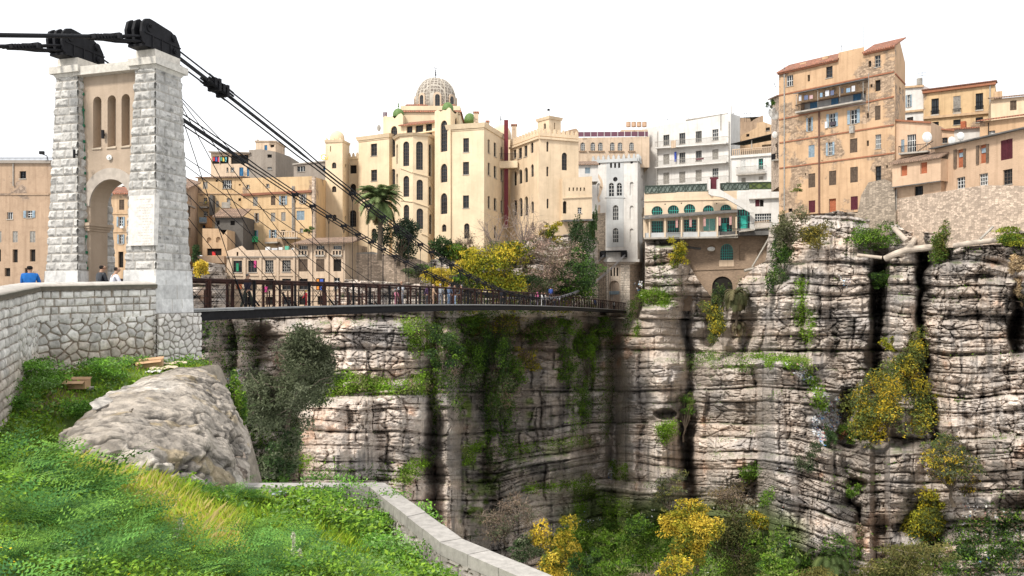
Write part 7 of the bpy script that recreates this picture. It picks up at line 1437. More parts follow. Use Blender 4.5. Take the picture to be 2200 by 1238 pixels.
# ---- palms
def palm(x, y, rp, d, ytr, n, label, pal=((.06, .08, .03), (.09, .11, .04), (.04, .055, .022)), droop=1., dead=0, scale=1., tr=.28):
    c = P(x, y, d); L_ = rp*d/F; base = P(x, ytr, d+.2); root = empty('palm_tree', base, label, 'palm tree', None)
    m = MB(); m.tube([base, (base+c)/2+(.1, 0, 0), c], [tr*1.1, tr*.9, tr], 8); m.build('trunk', M['bark'], root)
    V = []; Cc = []
    rs = np.random.default_rng(int(x)); rc = MB()
    for i in range(n+dead):
        dd = i >= n; el = rs.uniform(-.5, 1.45)**1. if not dd else rs.uniform(-1.3, -.8); az = i*2.39996+rs.uniform(-.2, .2); l_ = L_*rs.uniform(.85, 1.12)*(.8 if dd else 1); pc = np.array(pal[rs.integers(0, len(pal))])*rs.uniform(.75, 1.25) if not dd else np.array((.22, .16, .09))*rs.uniform(.6, 1.2)
        h = np.array((math.cos(az), math.sin(az), 0)); pts = []; p = c.copy(); e = el; st = l_/9
        for k in range(10): pts.append(p.copy()); p = p+(h*math.cos(e)+np.array((0, 0, math.sin(e))))*st; e -= .16*droop*(1+.25*k*.5)*(1 if e > -1.35 else 0)
        side = np.array((-h[1], h[0], 0)); pts = np.array(pts)
        for k in np.linspace(.6, 8.9, 26):
            j = int(k); q = pts[j]*(1-(k-j))+pts[j+1 if j < 9 else 9]*(k-j); tg = pts[min(j+1, 9)]-pts[j]; tg /= np.linalg.norm(tg)+1e-9; ll = l_*.26*math.sin(math.pi*min(1, (k+.9)/10.3))**.7
            for sg in (-1, 1):
                tip = q+(side*sg*.75+tg*.75+np.array((0, 0, -.28)))*ll; w_ = tg*l_*.026
                V += [q-w_, q+w_, tip]; Cc += [pc]*3
        rc.tube(pts[::3], [.04, .03, .02, .01], 3, False)
    V = np.array(V)-ORG[root.name]; me = raw_mesh('fronds', V, nverts=np.full(len(V)//3, 3), loops=np.arange(len(V)), col=np.array(Cc), uv=False); link('fronds', me, M['leaf'], root); rc.build('midribs', flat('palm_rib', (.18, .17, .07)), root)
    return root
palm(815, 434, 56, 99, 560, 120, 'tall date palm before the cream building, left of the stair bay', droop=.8, dead=10, pal=((.13, .18, .07), (.21, .26, .11), (.08, .115, .045)))
palm(1582, 632, 44, 113, 700, 46, 'drooping half dry palm hanging before the brick arch', ((.11, .11, .05), (.17, .15, .08), (.07, .075, .035)), droop=1.6, dead=12, tr=.16)
palm(1588, 700, 26, 114, 735, 26, 'small withered palm below the drooping one', ((.10, .10, .05), (.16, .13, .08)), droop=1.7, dead=10, tr=.14)
palm(1702, 1182, 48, 80, 1235, 40, 'left one of the two squat palms at the foot of the gorge', ((.10, .14, .05), (.13, .17, .06), (.06, .09, .03)), dead=6)
palm(1783, 1192, 56, 77, 1250, 46, 'right one of the two squat palms at the foot of the gorge', ((.10, .14, .05), (.14, .18, .06), (.06, .09, .03)), dead=12)
# ---- growth clinging to the rock, litter : uncountable
def inpoly(poly, n):
    p = np.array(poly); out = []
    while len(out) < n:
        q = np.stack([rng.uniform(p[:, 0].min(), p[:, 0].max(), n), rng.uniform(p[:, 1].min(), p[:, 1].max(), n)], 1); s = sdpoly(q[:, 0], q[:, 1], poly); nz_ = vnoise(q[:, 0]/9, q[:, 1]/7, 5); out += list(q[(s > 0) & (nz_ > .32)])
    return np.array(out[:n])
IV = []
def patch(poly, n0, pal=G1, m_=6, sp=.35, out=.5, leaf=.18):
    n = int(n0*1.5); q = inpoly(poly, n); br = rng.uniform(.7, 1.2, n); ci = (vnoise(q[:, 0]/14, q[:, 1]/10, 8)*len(pal)).astype(int).clip(0, len(pal)-1)
    for (x, y), b_, c_ in zip(q, br, ci):
        d = dcliff(x, y)-rng.uniform(.05, out); p = P(x, y, d)+rng.normal(size=(m_, 3))*sp*np.array((1, .5, .8)); IV.append((p, np.array(pal[c_])*b_*rng.uniform(.75, 1.3, (m_, 1)), leaf*rng.uniform(.6, 1.3, m_)))
patch([(690, 815), (740, 800), (800, 812), (860, 825), (925, 790), (925, 850), (840, 845), (760, 840), (700, 860), (672, 850)], 1100, BRI+DR[:1]); patch([(850, 690), (900, 680), (925, 700), (920, 760), (885, 770), (870, 720)], 420, BRI+DR[:1]); patch([(640, 850), (700, 840), (690, 870), (640, 865)], 150, BRI)
patch([(860, 1010), (890, 985), (925, 990), (900, 1010), (870, 1040), (845, 1040)], 220, BRI); patch([(990, 960), (1040, 945), (1020, 985), (995, 1000)], 180, BRI); patch([(1230, 1035), (1260, 1015), (1285, 1045), (1275, 1065), (1235, 1075)], 280, BRI); patch([(1310, 990), (1350, 1000), (1350, 1025), (1320, 1030)], 220, BRI)
patch([(1130, 690), (1190, 690), (1180, 720), (1140, 730)], 180, G1+DR); patch([(940, 690), (1000, 680), (990, 900), (950, 860)], 420, G1+G2+DR[:1]); patch([(1190, 720), (1280, 700), (1290, 740), (1270, 900), (1225, 940), (1215, 800)], 650, G1+BRI[:2]); patch([(1000, 720), (1100, 720), (1110, 860), (1080, 960), (1040, 940), (1020, 820)], 650, G1+G2+DR[:1])
patch([(1060, 960), (1270, 935), (1270, 950), (1070, 980)], 200, BRI); patch([(1120, 1045), (1230, 1035), (1225, 1050), (1130, 1058)], 160, BRI); patch([(1085, 830), (1100, 830), (1105, 990), (1085, 1000)], 160, G1)
patch([(1375, 625), (1420, 620), (1450, 655), (1425, 662), (1385, 655)], 420, BRI); patch([(1365, 690), (1380, 690), (1375, 720), (1362, 720)], 60, BRI); patch([(1710, 600), (1735, 600), (1728, 740), (1712, 700)], 230, BRI, 5); patch([(1740, 660), (1752, 680), (1745, 740), (1738, 720)], 110, BRI, 5); patch([(1355, 640), (1366, 650), (1350, 740), (1340, 720)], 120, G1)
patch([(1620, 765), (1730, 770), (1740, 785), (1650, 785)], 420, BRI); patch([(1500, 760), (1640, 760), (1620, 800), (1530, 790)], 260, G1+BRI); patch([(1415, 915), (1450, 905), (1455, 935), (1425, 955), (1412, 935)], 260, BRI[:3]); patch([(1470, 760), (1540, 750), (1530, 790), (1480, 800)], 200, G1); patch([(1735, 785), (1760, 830), (1775, 880), (1760, 880), (1740, 820)], 180, BRI)
patch([(1590, 1005), (1635, 1000), (1640, 1020), (1600, 1030)], 160, G1); patch([(1640, 1060), (1670, 1050), (1660, 1085), (1640, 1090)], 120, G1); patch([(1760, 1180), (1790, 1140), (1850, 1180), (1830, 1240), (1760, 1240)], 250, G1)
patch([(1840, 480), (1900, 470), (1930, 490), (1910, 520), (1840, 520)], 220, G1+BRI[:1]); patch([(2060, 1120), (2200, 1090), (2200, 1240), (2020, 1240)], 1000, G1+G2+DR[:1]+OL[:1]); patch([(1960, 1150), (2060, 1150), (2060, 1240), (1960, 1240)], 300, G1+G2)
patch([(1190, 1150), (1300, 1120), (1370, 1115), (1440, 1140), (1440, 1290), (1150, 1290)], 3600, BRI+G1, 7, .45, 1.1, .24); patch([(1560, 1190), (1720, 1180), (1760, 1230), (1740, 1290), (1560, 1290)], 1500, BRI+G1, 7, .4, .8, .22); patch([(1200, 1130), (1700, 1150), (1720, 1290), (1180, 1290)], 2600, BRI+G1, 8, .5, 1.2, .26); patch([(1280, 1060), (1350, 1070), (1380, 1110), (1300, 1120)], 260, BRI); patch([(1230, 1070), (1260, 1080), (1250, 1130), (1232, 1120)], 160, BRI)
patch([(430, 690), (545, 690), (560, 760), (520, 900), (440, 890)], 500, G1+G2+OL+DR[:1]); patch([(520, 890), (640, 880), (660, 1000), (600, 1040), (530, 1040)], 900, G1+G2+OL); patch([(600, 980), (680, 985), (650, 1010), (610, 1010)], 160, BRI)
patch([(640, 990), (850, 1010), (840, 1035), (640, 1030)], 60, G1); patch([(930, 640), (1280, 640), (1270, 672), (940, 672)], 700, G1+YG[1:3]+DR[:1]+G2); patch([(1284, 700), (1318, 700), (1322, 860), (1300, 960), (1284, 900)], 260, BRI+G1); patch([(925, 690), (955, 690), (950, 860), (938, 1000), (925, 880)], 300, BRI+G1); patch([(1040, 860), (1060, 860), (1062, 1000), (1045, 1000)], 120, G1+OL[:1]); patch([(1400, 530), (1470, 600), (1465, 640), (1400, 620)], 70, G1)
# scattered tufts along the ledges
gyD = np.gradient(D, axis=0); ok = np.argwhere((-gyD > .35) & ~above & (vnoise(X/60, Y/45, 123) > .5)); sel = ok[rng.integers(0, len(ok), 720)]
for j, i in sel:
    n_q = int(rng.integers(2, 8)); 
    for _ in range(n_q):
        x, y = XS[i]+rng.normal()*3, YS[j]+rng.normal()*2; pal = [G1, BRI, OL, G1][int(rng.integers(0, 4))]; d = dcliff(x, y)-.15; p = P(x, y, d)+rng.normal(size=(6, 3))*.22; IV.append((p, np.array(pal[int(rng.integers(0, 3))])*rng.uniform(.7, 1.3, (6, 1)), .13*rng.uniform(.6, 1.3, 6)))
tag(leafmesh('cliff_greenery', np.concatenate([a for a, b, c in IV]), np.concatenate([c for a, b, c in IV]), np.concatenate([b for a, b, c in IV])), 'patches of grass, moss and ivy clinging to the cliff ledges', 'greenery', kind='stuff')
LT = []
def litter(poly, n, sp=.3):
    n = int(n*1.7); q = inpoly(poly, n); pal = np.array([(.75, .75, .76), (.6, .6, .6), (.7, .68, .62), (.5, .5, .52), (.10, .25, .5), (.35, .5, .65), (.5, .12, .1), (.08, .08, .09), (.6, .35, .3)]); 
    p = np.array([P(x, y, dcliff(x, y)-rng.uniform(.03, .3)) for x, y in q]); LT.append((p, pal[np.where(rng.uniform(0, 1, n) < .72, rng.integers(0, 4, n), rng.integers(4, 9, n))], sp*1.4*rng.uniform(.3, 1.1, n)))
LS_ = 1.5
litter([(1745, 900), (1800, 850), (1812, 880), (1795, 930), (1770, 960), (1745, 930)], 1100, .28); litter([(1660, 775), (1725, 780), (1765, 835), (1790, 860), (1760, 870), (1735, 820)], 420, .22); litter([(1305, 1020), (1318, 985), (1325, 1010), (1312, 1035)], 160, .25); litter([(1300, 1200), (1370, 1190), (1400, 1230), (1330, 1240)], 330); litter([(1430, 1080), (1490, 1070), (1480, 1110)], 160)
litter([(470, 820), (520, 790), (530, 850), (500, 880)], 220, .22); litter([(1640, 1180), (1700, 1160), (1690, 1230)], 160); litter([(1230, 1120), (1300, 1110), (1290, 1150)], 120, .22); litter([(1850, 495), (1890, 480), (1895, 510)], 90, .2); litter([(1800, 590), (1830, 600), (1820, 625)], 60, .2); litter([(2060, 1080), (2190, 1090), (2180, 1230), (2060, 1200)], 170, .22); litter([(1360, 610), (1380, 600), (1380, 640)], 40, .2); litter([(1250, 1080), (1700, 1000), (1700, 1240), (1250, 1240)], 260, .2)
a = tag(leafmesh('litter', np.concatenate([a for a, b, c in LT]), np.concatenate([c for a, b, c in LT]), np.concatenate([b for a, b, c in LT]), stretch=1., mat=vcol('litter_plastic', .4, 0, 0, 0)), 'white and blue household litter spilled down the cliff', 'litter', kind='stuff')
# ================================================================ SLOPE VEGETATION
def ground_at(x, y):
    d = np.arange(3, 36, .08); p = np.stack([(x-CX)/F*d, d, (HY-y)/F*d], 1); h = ghi(p[:, 0], p[:, 1]); k = np.argmax(p[:, 2] < h); 
    
    if not (p[:, 2] < h).any(): k = int((20.3-3)/.08)
    return np.array((p[k, 0], p[k, 1], h[k]))
def scatter(n, dmin=3.2, dmax=33, margin=.15):
    "points spread over the visible slope, thinner with distance"
    out = np.zeros((0, 2))
    while len(out) < n:
        y = dmin*(dmax/dmin)**rng.uniform(0, 1, n*2); x = rng.uniform(-.66, .10, n*2)*y*1.05; s = sdpoly(x, y, EDGE); ok_ = s > margin; out = np.concatenate([out, np.stack([x, y], 1)[ok_]])
    return out[:n]
def topx(p, z): return CX+F*p[:, 0]/p[:, 1], HY-F*z/p[:, 1]
BOULD = [(105, 925), (170, 885), (250, 850), (340, 795), (460, 785), (480, 850), (520, 940), (528, 1035), (430, 1035), (340, 1000), (250, 965), (160, 960)]
YEL = [(120, 960), (250, 985), (330, 1020), (430, 1080), (520, 1120), (520, 1200), (430, 1190), (330, 1110), (240, 1060), (120, 1000)]
p = np.concatenate([scatter(54000), scatter(16000, 12, 33)]); z = ghi(p[:, 0], p[:, 1]); px_, py_ = topx(p, z); inb = sdpoly(px_, py_, BOULD) > 6; p = p[~inb]; z = z[~inb]; px_ = px_[~inb]; py_ = py_[~inb]
yel = sst(-25, 30, sdpoly(px_, py_, YEL)+20*(vnoise(p[:, 0]*2, p[:, 1]*2, 3)-.5)); ns = vnoise(p[:, 0]*.9, p[:, 1]*.9, 44); N_ = len(p)
hgt = (.05+.11*rng.uniform(0, 1, N_)+.10*yel*rng.uniform(0, 1, N_))*(.6+.5*ns)*np.clip(p[:, 1]/9, .7, 1.5); az = rng.uniform(0, 6.28, N_); ln = hgt*rng.uniform(.2, .9, N_); wd = .0045*np.clip(p[:, 1]/5, 1, 4.)
base = np.stack([p[:, 0], p[:, 1], z-.01], 1); sd_ = np.stack([np.cos(az), np.sin(az), az*0], 1)*wd[:, None]; ld = np.stack([-np.sin(az), np.cos(az), az*0], 1)*ln[:, None]; up = np.stack([az*0, az*0, hgt], 1)
V = np.stack([base-sd_, base+sd_, base+sd_*.6+ld*.35+up*.6, base+ld+up, base-sd_*.6+ld*.35+up*.6], 1).reshape(-1, 3)
cg = np.array([(.24, .38, .03), (.33, .46, .04), (.16, .28, .03), (.40, .48, .06)])[rng.integers(0, 4, N_)]*rng.uniform(.7, 1.25, N_)[:, None]; cy = np.array([(.62, .56, .12), (.50, .58, .08), (.70, .58, .26), (.44, .56, .06)])[rng.integers(0, 4, N_)]*rng.uniform(.8, 1.2, N_)[:, None]
c = cg*(1-yel[:, None])+cy*yel[:, None]
me = raw_mesh('meadow_grass', V, nverts=np.full(N_, 5), loops=np.arange(N_*5), col=np.repeat(c, 5, axis=0), uv=False); tag(link('meadow_grass', me, M['leaf']), 'bright green grass with a yellow dry streak on the near slope', 'grass', kind='stuff')
# low broad leaved herbs
p = np.concatenate([scatter(11500, 4, 33), scatter(4500, 13, 33)]); z = ghi(p[:, 0], p[:, 1]); px_, py_ = topx(p, z); keep_ = (sdpoly(px_, py_, BOULD) < 2) & (sdpoly(px_, py_, YEL) < -5) & (vnoise(p[:, 0]*1.1, p[:, 1]*1.1, 61) > .36); p = p[keep_]; z = z[keep_]; px_ = px_[keep_]; py_ = py_[keep_]; N_ = len(p); tall = .05+(.28-.0*px_)*sst(.45, .75, vnoise(p[:, 0]*.8, p[:, 1]*.8, 62))+.15*((px_ > 600) & (py_ > 1085) | (py_ < 960)); mm_ = 8
cen = np.repeat(np.stack([p[:, 0], p[:, 1], z+.02], 1), mm_, axis=0)+rng.normal(size=(N_*mm_, 3))*np.array((.09, .09, 0))*np.clip(np.repeat(p[:, 1], mm_)/12, .6, 1.6)[:, None]; cen[:, 2] += rng.uniform(0, 1, N_*mm_)*np.repeat(tall, mm_)
sz = .05*rng.uniform(.6, 1.4, N_*mm_)*np.clip(np.repeat(p[:, 1], mm_)/9, .8, 2.2)
pal = np.array([(.14, .27, .03), (.21, .36, .04), (.09, .19, .03), (.27, .42, .05), (.19, .30, .10)]); ci = rng.integers(0, 5, N_); c = pal[np.repeat(ci, mm_)]*rng.uniform(.7, 1.3, N_*mm_)[:, None]
tag(leafmesh('low_herbs', cen, sz, c, nrm=np.array((0, 0, 1.2)), stretch=1.15), 'low broad leaved herbs and nettles covering the near slope', 'ground cover', kind='stuff')
# little flowers
p = scatter(420, 4.5, 12); z = ghi(p[:, 0], p[:, 1])+rng.uniform(.12, .28, len(p)); fl = vnoise(p[:, 0]*.7, p[:, 1]*.7, 71) > .5; p = p[fl]; z = z[fl]
tag(leafmesh('wild_flowers', np.stack([p[:, 0], p[:, 1], z], 1), .035, np.array((.8, .55, .02))*rng.uniform(.8, 1.1, (len(p), 1)), nrm=np.array((0, 0, 1.5)), stretch=1), 'tiny yellow wild flowers dotted through the near grass', 'flowers', kind='stuff')
# feathery fennel
def fennel_mesh(seed, nf, R_):
    rs = np.random.default_rng(seed); V = []; C_ = []
    for i in range(nf):
        az = i*2.4+rs.uniform(-.3, .3); e = rs.uniform(.45, 1.35); L_ = R_*rs.uniform(.75, 1.15); h = np.array((math.cos(az), math.sin(az), 0.)); s = np.array((-h[1], h[0], 0.)); p = np.zeros(3); n = 10; tw = rs.uniform(-.4, .4); jj = rs.uniform(.8, 1.2, (n, 2))
        col = np.array([(.06, .155, .035), (.10, .22, .045), (.045, .12, .035), (.16, .30, .05)][rs.integers(0, 4)])*rs.uniform(.5, 1.5)
        ppos = []
        for k in range(n): ppos.append(p.copy()); p = p+(h*math.cos(e)+np.array((0, 0, math.sin(e))))*L_/n; e -= .13
        for k in range(1, n):
            q = ppos[k]; tg = ppos[k]-ppos[k-1]; tg /= np.linalg.norm(tg); w = .003; V += [ppos[k-1]-s*w, ppos[k-1]+s*w, q]; C_ += [col*.8]*3; pl_ = L_*.38*(math.sin(math.pi*(k+1.2)/(n+1.6)))**.8*(1 if k > 2 else .4)
            for sg in (-1, 1):
                dr = s*sg*.82+tg*.5+np.array((0, 0, rs.uniform(-.25, .1))); dr /= np.linalg.norm(dr); m_ = 5; pd = np.cross(dr, np.cross(tg, dr)+1e-6); pd /= np.linalg.norm(pd)+1e-9
                for j in range(m_):
                    a = q+dr*pl_*jj[k, (sg+1)//2]*(j+.3)/m_; ql = pl_*.19*(1-j/m_*.6)*rs.uniform(.6, 1.4); 
                    for s2 in (-1, 1):
                        t = a+(tg*s2*.8+dr*.7)*ql+np.array((0, 0, -.1*ql)); ww = dr*pl_*.055; V += [a-ww, a+ww, t]; C_ += [col*(1+.25*j/m_)]*3
    V = np.array(V); return raw_mesh('fennel_fronds', V, nverts=np.full(len(V)//3, 3), loops=np.arange(len(V)), col=np.clip(np.array(C_), 0, 1), uv=False)
FM = [fennel_mesh(i, 12, .62) for i in range(5)]
FA = [(0, 1020), (100, 1010), (210, 1050), (270, 1090), (330, 1150), (400, 1200), (430, 1250), (300, 1280), (0, 1300)]; FB = [(385, 1045), (440, 1030), (520, 1040), (560, 1075), (520, 1110), (470, 1100), (400, 1075)]; FC_ = [(440, 1120), (520, 1105), (580, 1130), (660, 1170), (760, 1238), (740, 1270), (500, 1270), (470, 1190)]
FL = []
for poly, n in ((FA, 42), (FB, 12), (FC_, 18), ([(470, 850), (500, 840), (510, 930), (490, 940)], 3)):
    for x, y in inpoly(poly, n):
        g_ = ground_at(x, y)
        if sdpoly(np.array([x]), np.array([y]), YEL)[0] < -6: FL.append((x, y, g_))
FL.sort(key=lambda f: f[2][1]); ZN = {}
for i, (x, y, g_) in enumerate(FL):
    o = bpy.data.objects.new('fennel_plant', FM[i % 5]); COL.objects.link(o)
    if not FM[i % 5].materials: FM[i % 5].materials.append(M['leaf'])
    s = (1.3 if x < 260 else 1.)*rng.uniform(.65, 1.25)*min(1.4, max(.75, g_[1]/9)); o.location = g_+np.array((0, 0, -.03)); o.scale = (s, s, s*rng.uniform(.75, 1)); o.rotation_euler = (rng.uniform(-.15, .15), rng.uniform(-.15, .15), rng.uniform(0, 6.28))
    ZN.setdefault(0 if x < 300 and y > 1100 else 1 if x < 440 else 2 if y < 1110 else 3, []).append((y, x, o))
ORD = ['leftmost', 'second from the left', 'third from the left', 'fourth from the left', 'fifth from the left', 'sixth from the left', 'seventh from the left']
ZL = ['the bottom left mass', 'the left bank', 'the boulder end', 'the bottom centre']
for zi, lst in ZN.items():
    lst.sort(key=lambda q: q[0]); nr_ = math.ceil(len(lst)/6); rown = {1: ['only'], 2: ['back', 'front'], 3: ['back', 'middle', 'front'], 4: ['backmost', 'second', 'third', 'front'], 5: ['backmost', 'second', 'middle', 'fourth', 'front']}[min(5, nr_)]
    for r_i in range(nr_):
        row = sorted(lst[r_i*6:(r_i+1)*6], key=lambda q: q[1])
        for k, (y, x, o) in enumerate(row): tag(o, 'feathery fennel, %s in the %s row of %s' % (ORD[k], rown[min(r_i, 4)], ZL[zi]), 'plant', 'fennel plants on the near slope')
# dark leafy weeds against the wall and in the hollow
def weed(x, y, r_, h_, n, pal, label, name='weed_clump', leaf=.07):
    g_ = ground_at(x, y); rs = np.random.default_rng(int(x)); root = empty(name, g_, label, 'plant'); C_, col, cs = blob(g_+np.array((0, 0, h_*.5)), np.array((r_, r_, h_*.6)), n, 26, pal, rs, .4, (.25, .4)); leafmesh('leaves', C_, rs.uniform(.7, 1.3, n)*leaf, col, root, nrm=np.array((0, 0, .8)), stretch=1.1); limbs(root, g_, cs[::3], .012, M['leaf'] if 0 else flat('green_stem', (.1, .15, .04)), name='stems'); return root
W1 = [(.13, .28, .04), (.19, .38, .05), (.09, .21, .035), (.26, .42, .14)]
for x, y, r_, h_, n, lab in ((235, 812, .95, .75, 2600, 'leafy weed clump against the foot of the stone wall'), (300, 792, .5, .4, 700, 'small weed clump beside the abutment corner'), (330, 785, .35, .35, 420, 'tiny weed tuft at the corner of the abutment'), (40, 850, 1.3, 1.0, 3600, 'dark nettle bed under the left end of the stone wall'), (90, 838, .8, .8, 1900, 'dark nettles at the bend of the stone wall'), (5, 880, 1.0, .8, 2200, 'dark nettles at the left edge of the picture'), (170, 900, .9, .5, 1500, 'pale green mallow clump left of the boulder tip'),
    (740, 1085, 1.1, .8, 2800, 'big leafy clump inside the bend of the parapet'), (800, 1100, .9, .7, 2200, 'leafy clump against the parapet bend'), (860, 1135, .9, .6, 1900, 'leafy clump beside the sloping parapet'), (930, 1190, .8, .5, 1600, 'leafy clump lower along the sloping parapet'), (985, 1225, .7, .5, 1600, 'pale leafy clump at the bottom beside the parapet'), (640, 1058, .6, .2, 500, 'weeds against the level parapet'), (560, 1052, .6, .3, 700, 'weeds at the left end of the parapet'), (470, 990, .7, .6, 1200, 'grassy weeds under the boulder end'), (840, 1210, .9, .5, 1800, 'low leafy clump at the bottom centre right')):
    if ground_at(x, y) is not None: weed(x, y, r_, h_, n, W1, lab)
plant('thorny_bush', 'scrubby green growth on the brink right of the boulder', 'bush', 506, 870, 22, 62, G1+BRI, 2200, .10, d=29.5, nc=40)
plant('prickly_bush', 'grey green thicket between the boulder and the parapet', 'bush', 590, 975, 50, 52, OL+G2+G1[:1], 4200, .14, d=44, nc=60, cr=(.14, .25))
for x, y, h_ in ((630, 1235, .62), (388, 1160, .30), (378, 1172, .22), (645, 1232, .35)):
    g_ = ground_at(x, y)
    if g_ is None: continue
    m = MB(); m.cur = (.16, .22, .05); m.tube([g_, g_+np.array((0, 0, h_*.6))], .006, 5); m.cur = (.62, .62, .48)
    r = empty('white_flower_spike', g_, {630: 'tallest white flower spike at the bottom of the slope', 388: 'short white flower spike right of the dry streak', 378: 'smallest white flower spike beside the dry streak', 645: 'low white flower spike next to the tallest one'}[x], 'flower'); m.build('stem', M['leaf'], r)
    q = g_+rng.normal(size=(130, 3))*np.array((.016, .016, 0)); q[:, 2] += h_*rng.uniform(.45, 1, 130); leafmesh('blossom', q, .03, np.array((.62, .62, .48))*rng.uniform(.7, 1.1, (130, 1)), r)
# ================================================================ PEOPLE
def skinned(name, verts, edges, radii, mat, parent, root=0, sub=2):
    me = bpy.data.meshes.new(name); me.from_pydata([tuple(v) for v in verts], edges, []); o = bpy.data.objects.new(name, me); COL.objects.link(o)
    md = o.modifiers.new('s', 'SKIN'); md.use_smooth_shade = True; sv_ = me.skin_vertices[0].data
    for i, r in enumerate(radii): sv_[i].radius = (r, r) if not hasattr(r, '__len__') else r; sv_[i].use_root = (i == root)
    ss = o.modifiers.new('u', 'SUBSURF'); ss.levels = sub; ss.render_levels = sub
    dg = bpy.context.evaluated_depsgraph_get(); m2 = bpy.data.meshes.new_from_object(o.evaluated_get(dg)); bpy.data.objects.remove(o); bpy.data.meshes.remove(me)
    m2.name = name; o = bpy.data.objects.new(name, m2); COL.objects.link(o); m2.materials.clear(); m2.materials.append(mat); o.parent = parent; ORG[o.name] = ORG[parent.name]; return o
SK = flat('skin', (.36, .21, .14), .6, 0, .05); HA = flat('dark_hair', (.012, .010, .009), .7); SHO = flat('shoes', (.03, .028, .026), .6)
def cl(name, c): return flat(name, c, .85, 0, .12, 9, .3)
def person(loc, yaw, label, top, bot, h=1.74, lean=0., stride=0., arms=((.25, -.1), (.2, .05)), hair=HA, cap=None, bend=0., rail=False, long=False, group=None, head=0.):
    root = empty('person', loc, label, 'person', group); root.rotation_euler = (0, 0, yaw); k = h/1.75; root.scale = (k, k, k)
    L_ = lambda z: lean*max(0, z-.95)          # forward lean above the hips (+y is forward)
    def V_(x, y, z): return np.array((x, y+L_(z)+ (bend*max(0, z-1.2)), z))
    ORG[root.name] = np.zeros(3)
    pel = V_(0, 0, .96); wst = V_(0, .01, 1.10); chs = V_(0, .0, 1.30); nk0 = V_(0, -.01, 1.46); nk = V_(0, .0, 1.53); hd0 = V_(0, .02+head, 1.60); hd1 = V_(0, .025+head, 1.68)
    st = stride
    leg = lambda s: [V_(.10*s, 0, .90), np.array((.105*s, st*s*.5+.03, .50)), np.array((.11*s, st*s-.02, .09)), np.array((.115*s, st*s+.10, .035))]
    def arm(s, a): # a=(forward swing, outward)
        f, o_ = a; sh = V_(.185*s, 0, 1.42); el = sh+np.array((.05*s+o_*s*.3, f*.25, -.29)); wr = el+np.array((-.02*s+o_*s*.1, .10+f*.5, -.20 if f < .6 else .02)); return sh, el, wr
    vb = [pel, wst, chs, nk0, nk, hd0, hd1, V_(0, .03+head, 1.735)]; rb = [(.13, .10), (.12, .09), (.14, .10), (.065, .065), (.052, .055), (.072, .082), (.085, .098), (.055, .062)]; eb = [(0, 1), (1, 2), (2, 3), (3, 4), (4, 5), (5, 6), (6, 7)]
    vb += [V_(0, .125+head, 1.635)]; rb += [.014]; eb += [(5, 8)]            # nose
    for s in (-1, 1): vb += [V_(.088*s, .015+head, 1.65)]; rb += [.013]; eb += [(6, len(vb)-1)]     # ears
    J = {}
    for s, a in zip((-1, 1), arms):
        sh, el, wr = arm(s, a); i = len(vb); J[s] = (sh, el, wr); vb += [sh, el, wr]; rb += [.052, .040, .028]; eb += [(2, i), (i, i+1), (i+1, i+2)]; dr = (wr-el)/np.linalg.norm(wr-el); pm_ = wr+dr*.06; vb.append(pm_); rb.append(.030); eb.append((i+2, i+3)); sd = np.cross(dr, (0, 1, 0) if abs(dr[1]) < .8 else (1, 0, 0)); sd /= np.linalg.norm(sd)
        for q in range(4): b = pm_+dr*.035+sd*(q-1.5)*.02; t = b+dr*(.05-.008*abs(q-1.3))+np.array((0, .012, -.008)); vb += [b, t]; rb += [.0095, .007]; n_ = len(vb); eb += [(i+3, n_-2), (n_-2, n_-1)]
        t = pm_+sd*(-.045)*s+dr*.02; vb += [t, t+dr*.03]; rb += [.011, .008]; n_ = len(vb); eb += [(i+3, n_-2), (n_-2, n_-1)]
    for s in (-1, 1):
        lg = leg(s); i = len(vb); vb += lg; rb += [.085, .055, .038, .03]; eb += [(0, i), (i, i+1), (i+1, i+2), (i+2, i+3)]
    skinned('body', vb, eb, rb, SK, root)
    v = [V_(0, 0, .90 if not long else .45), V_(0, .0, 1.0), wst, chs, V_(0, -.005, 1.45)]; r_ = [(.175, .125), (.165, .125), (.155, .115), (.175, .125), (.085, .08)]; e_ = [(0, 1), (1, 2), (2, 3), (3, 4)]
    for s in (-1, 1): sh, el, wr = J[s]; i = len(v); v += [sh, el, wr]; r_ += [.072, .056, .044]; e_ += [(3, i), (i, i+1), (i+1, i+2)]
    skinned('coat' if long else 'jacket', v, e_, r_, top, root, 2)
    v = [V_(0, 0, .99), V_(0, 0, .92)]; r_ = [(.155, .12), (.16, .125)]; e_ = [(0, 1)]
    for s in (-1, 1): lg = leg(s); i = len(v); v += lg[:3]; r_ += [.098, .072, .062]; e_ += [(1, i), (i, i+1), (i+1, i+2)]
    skinned('trousers', v, e_, r_, bot, root)
    for s in (-1, 1):
        lg = leg(s); skinned('shoe', [lg[2]+(0, -.03, -.03), lg[3]+(0, .02, .005)], [(0, 1)], [.052, .042], SHO, root, 0, 1)
    skinned('headwear' if cap else 'hair', [V_(0, -.045+head, 1.59), V_(0, -.022+head, 1.67), V_(0, -.008+head, 1.735)], [(0, 1), (1, 2)], [(.062, .06), (.096, .098), (.072, .08)], cap or hair, root)
    for s in (-1, 1): skinned('eye', [V_(.032*s, .112+head, 1.665), V_(.040*s, .108+head, 1.665)], [(0, 1)], [.009, .007], HA, root, 0, 1)
    return root
RZ = lambda x, y: -.62
def at(x, d, z): p = P(x, HY, d); return (p[0], p[1], z)
person(at(64, 28.3, -.62), R(25), 'man in a bright blue jacket walking behind the stone wall, left of the gateway', cl('blue_jacket', (.015, .13, .42)), cl('dark_jeans', (.03, .04, .06)), 1.76)
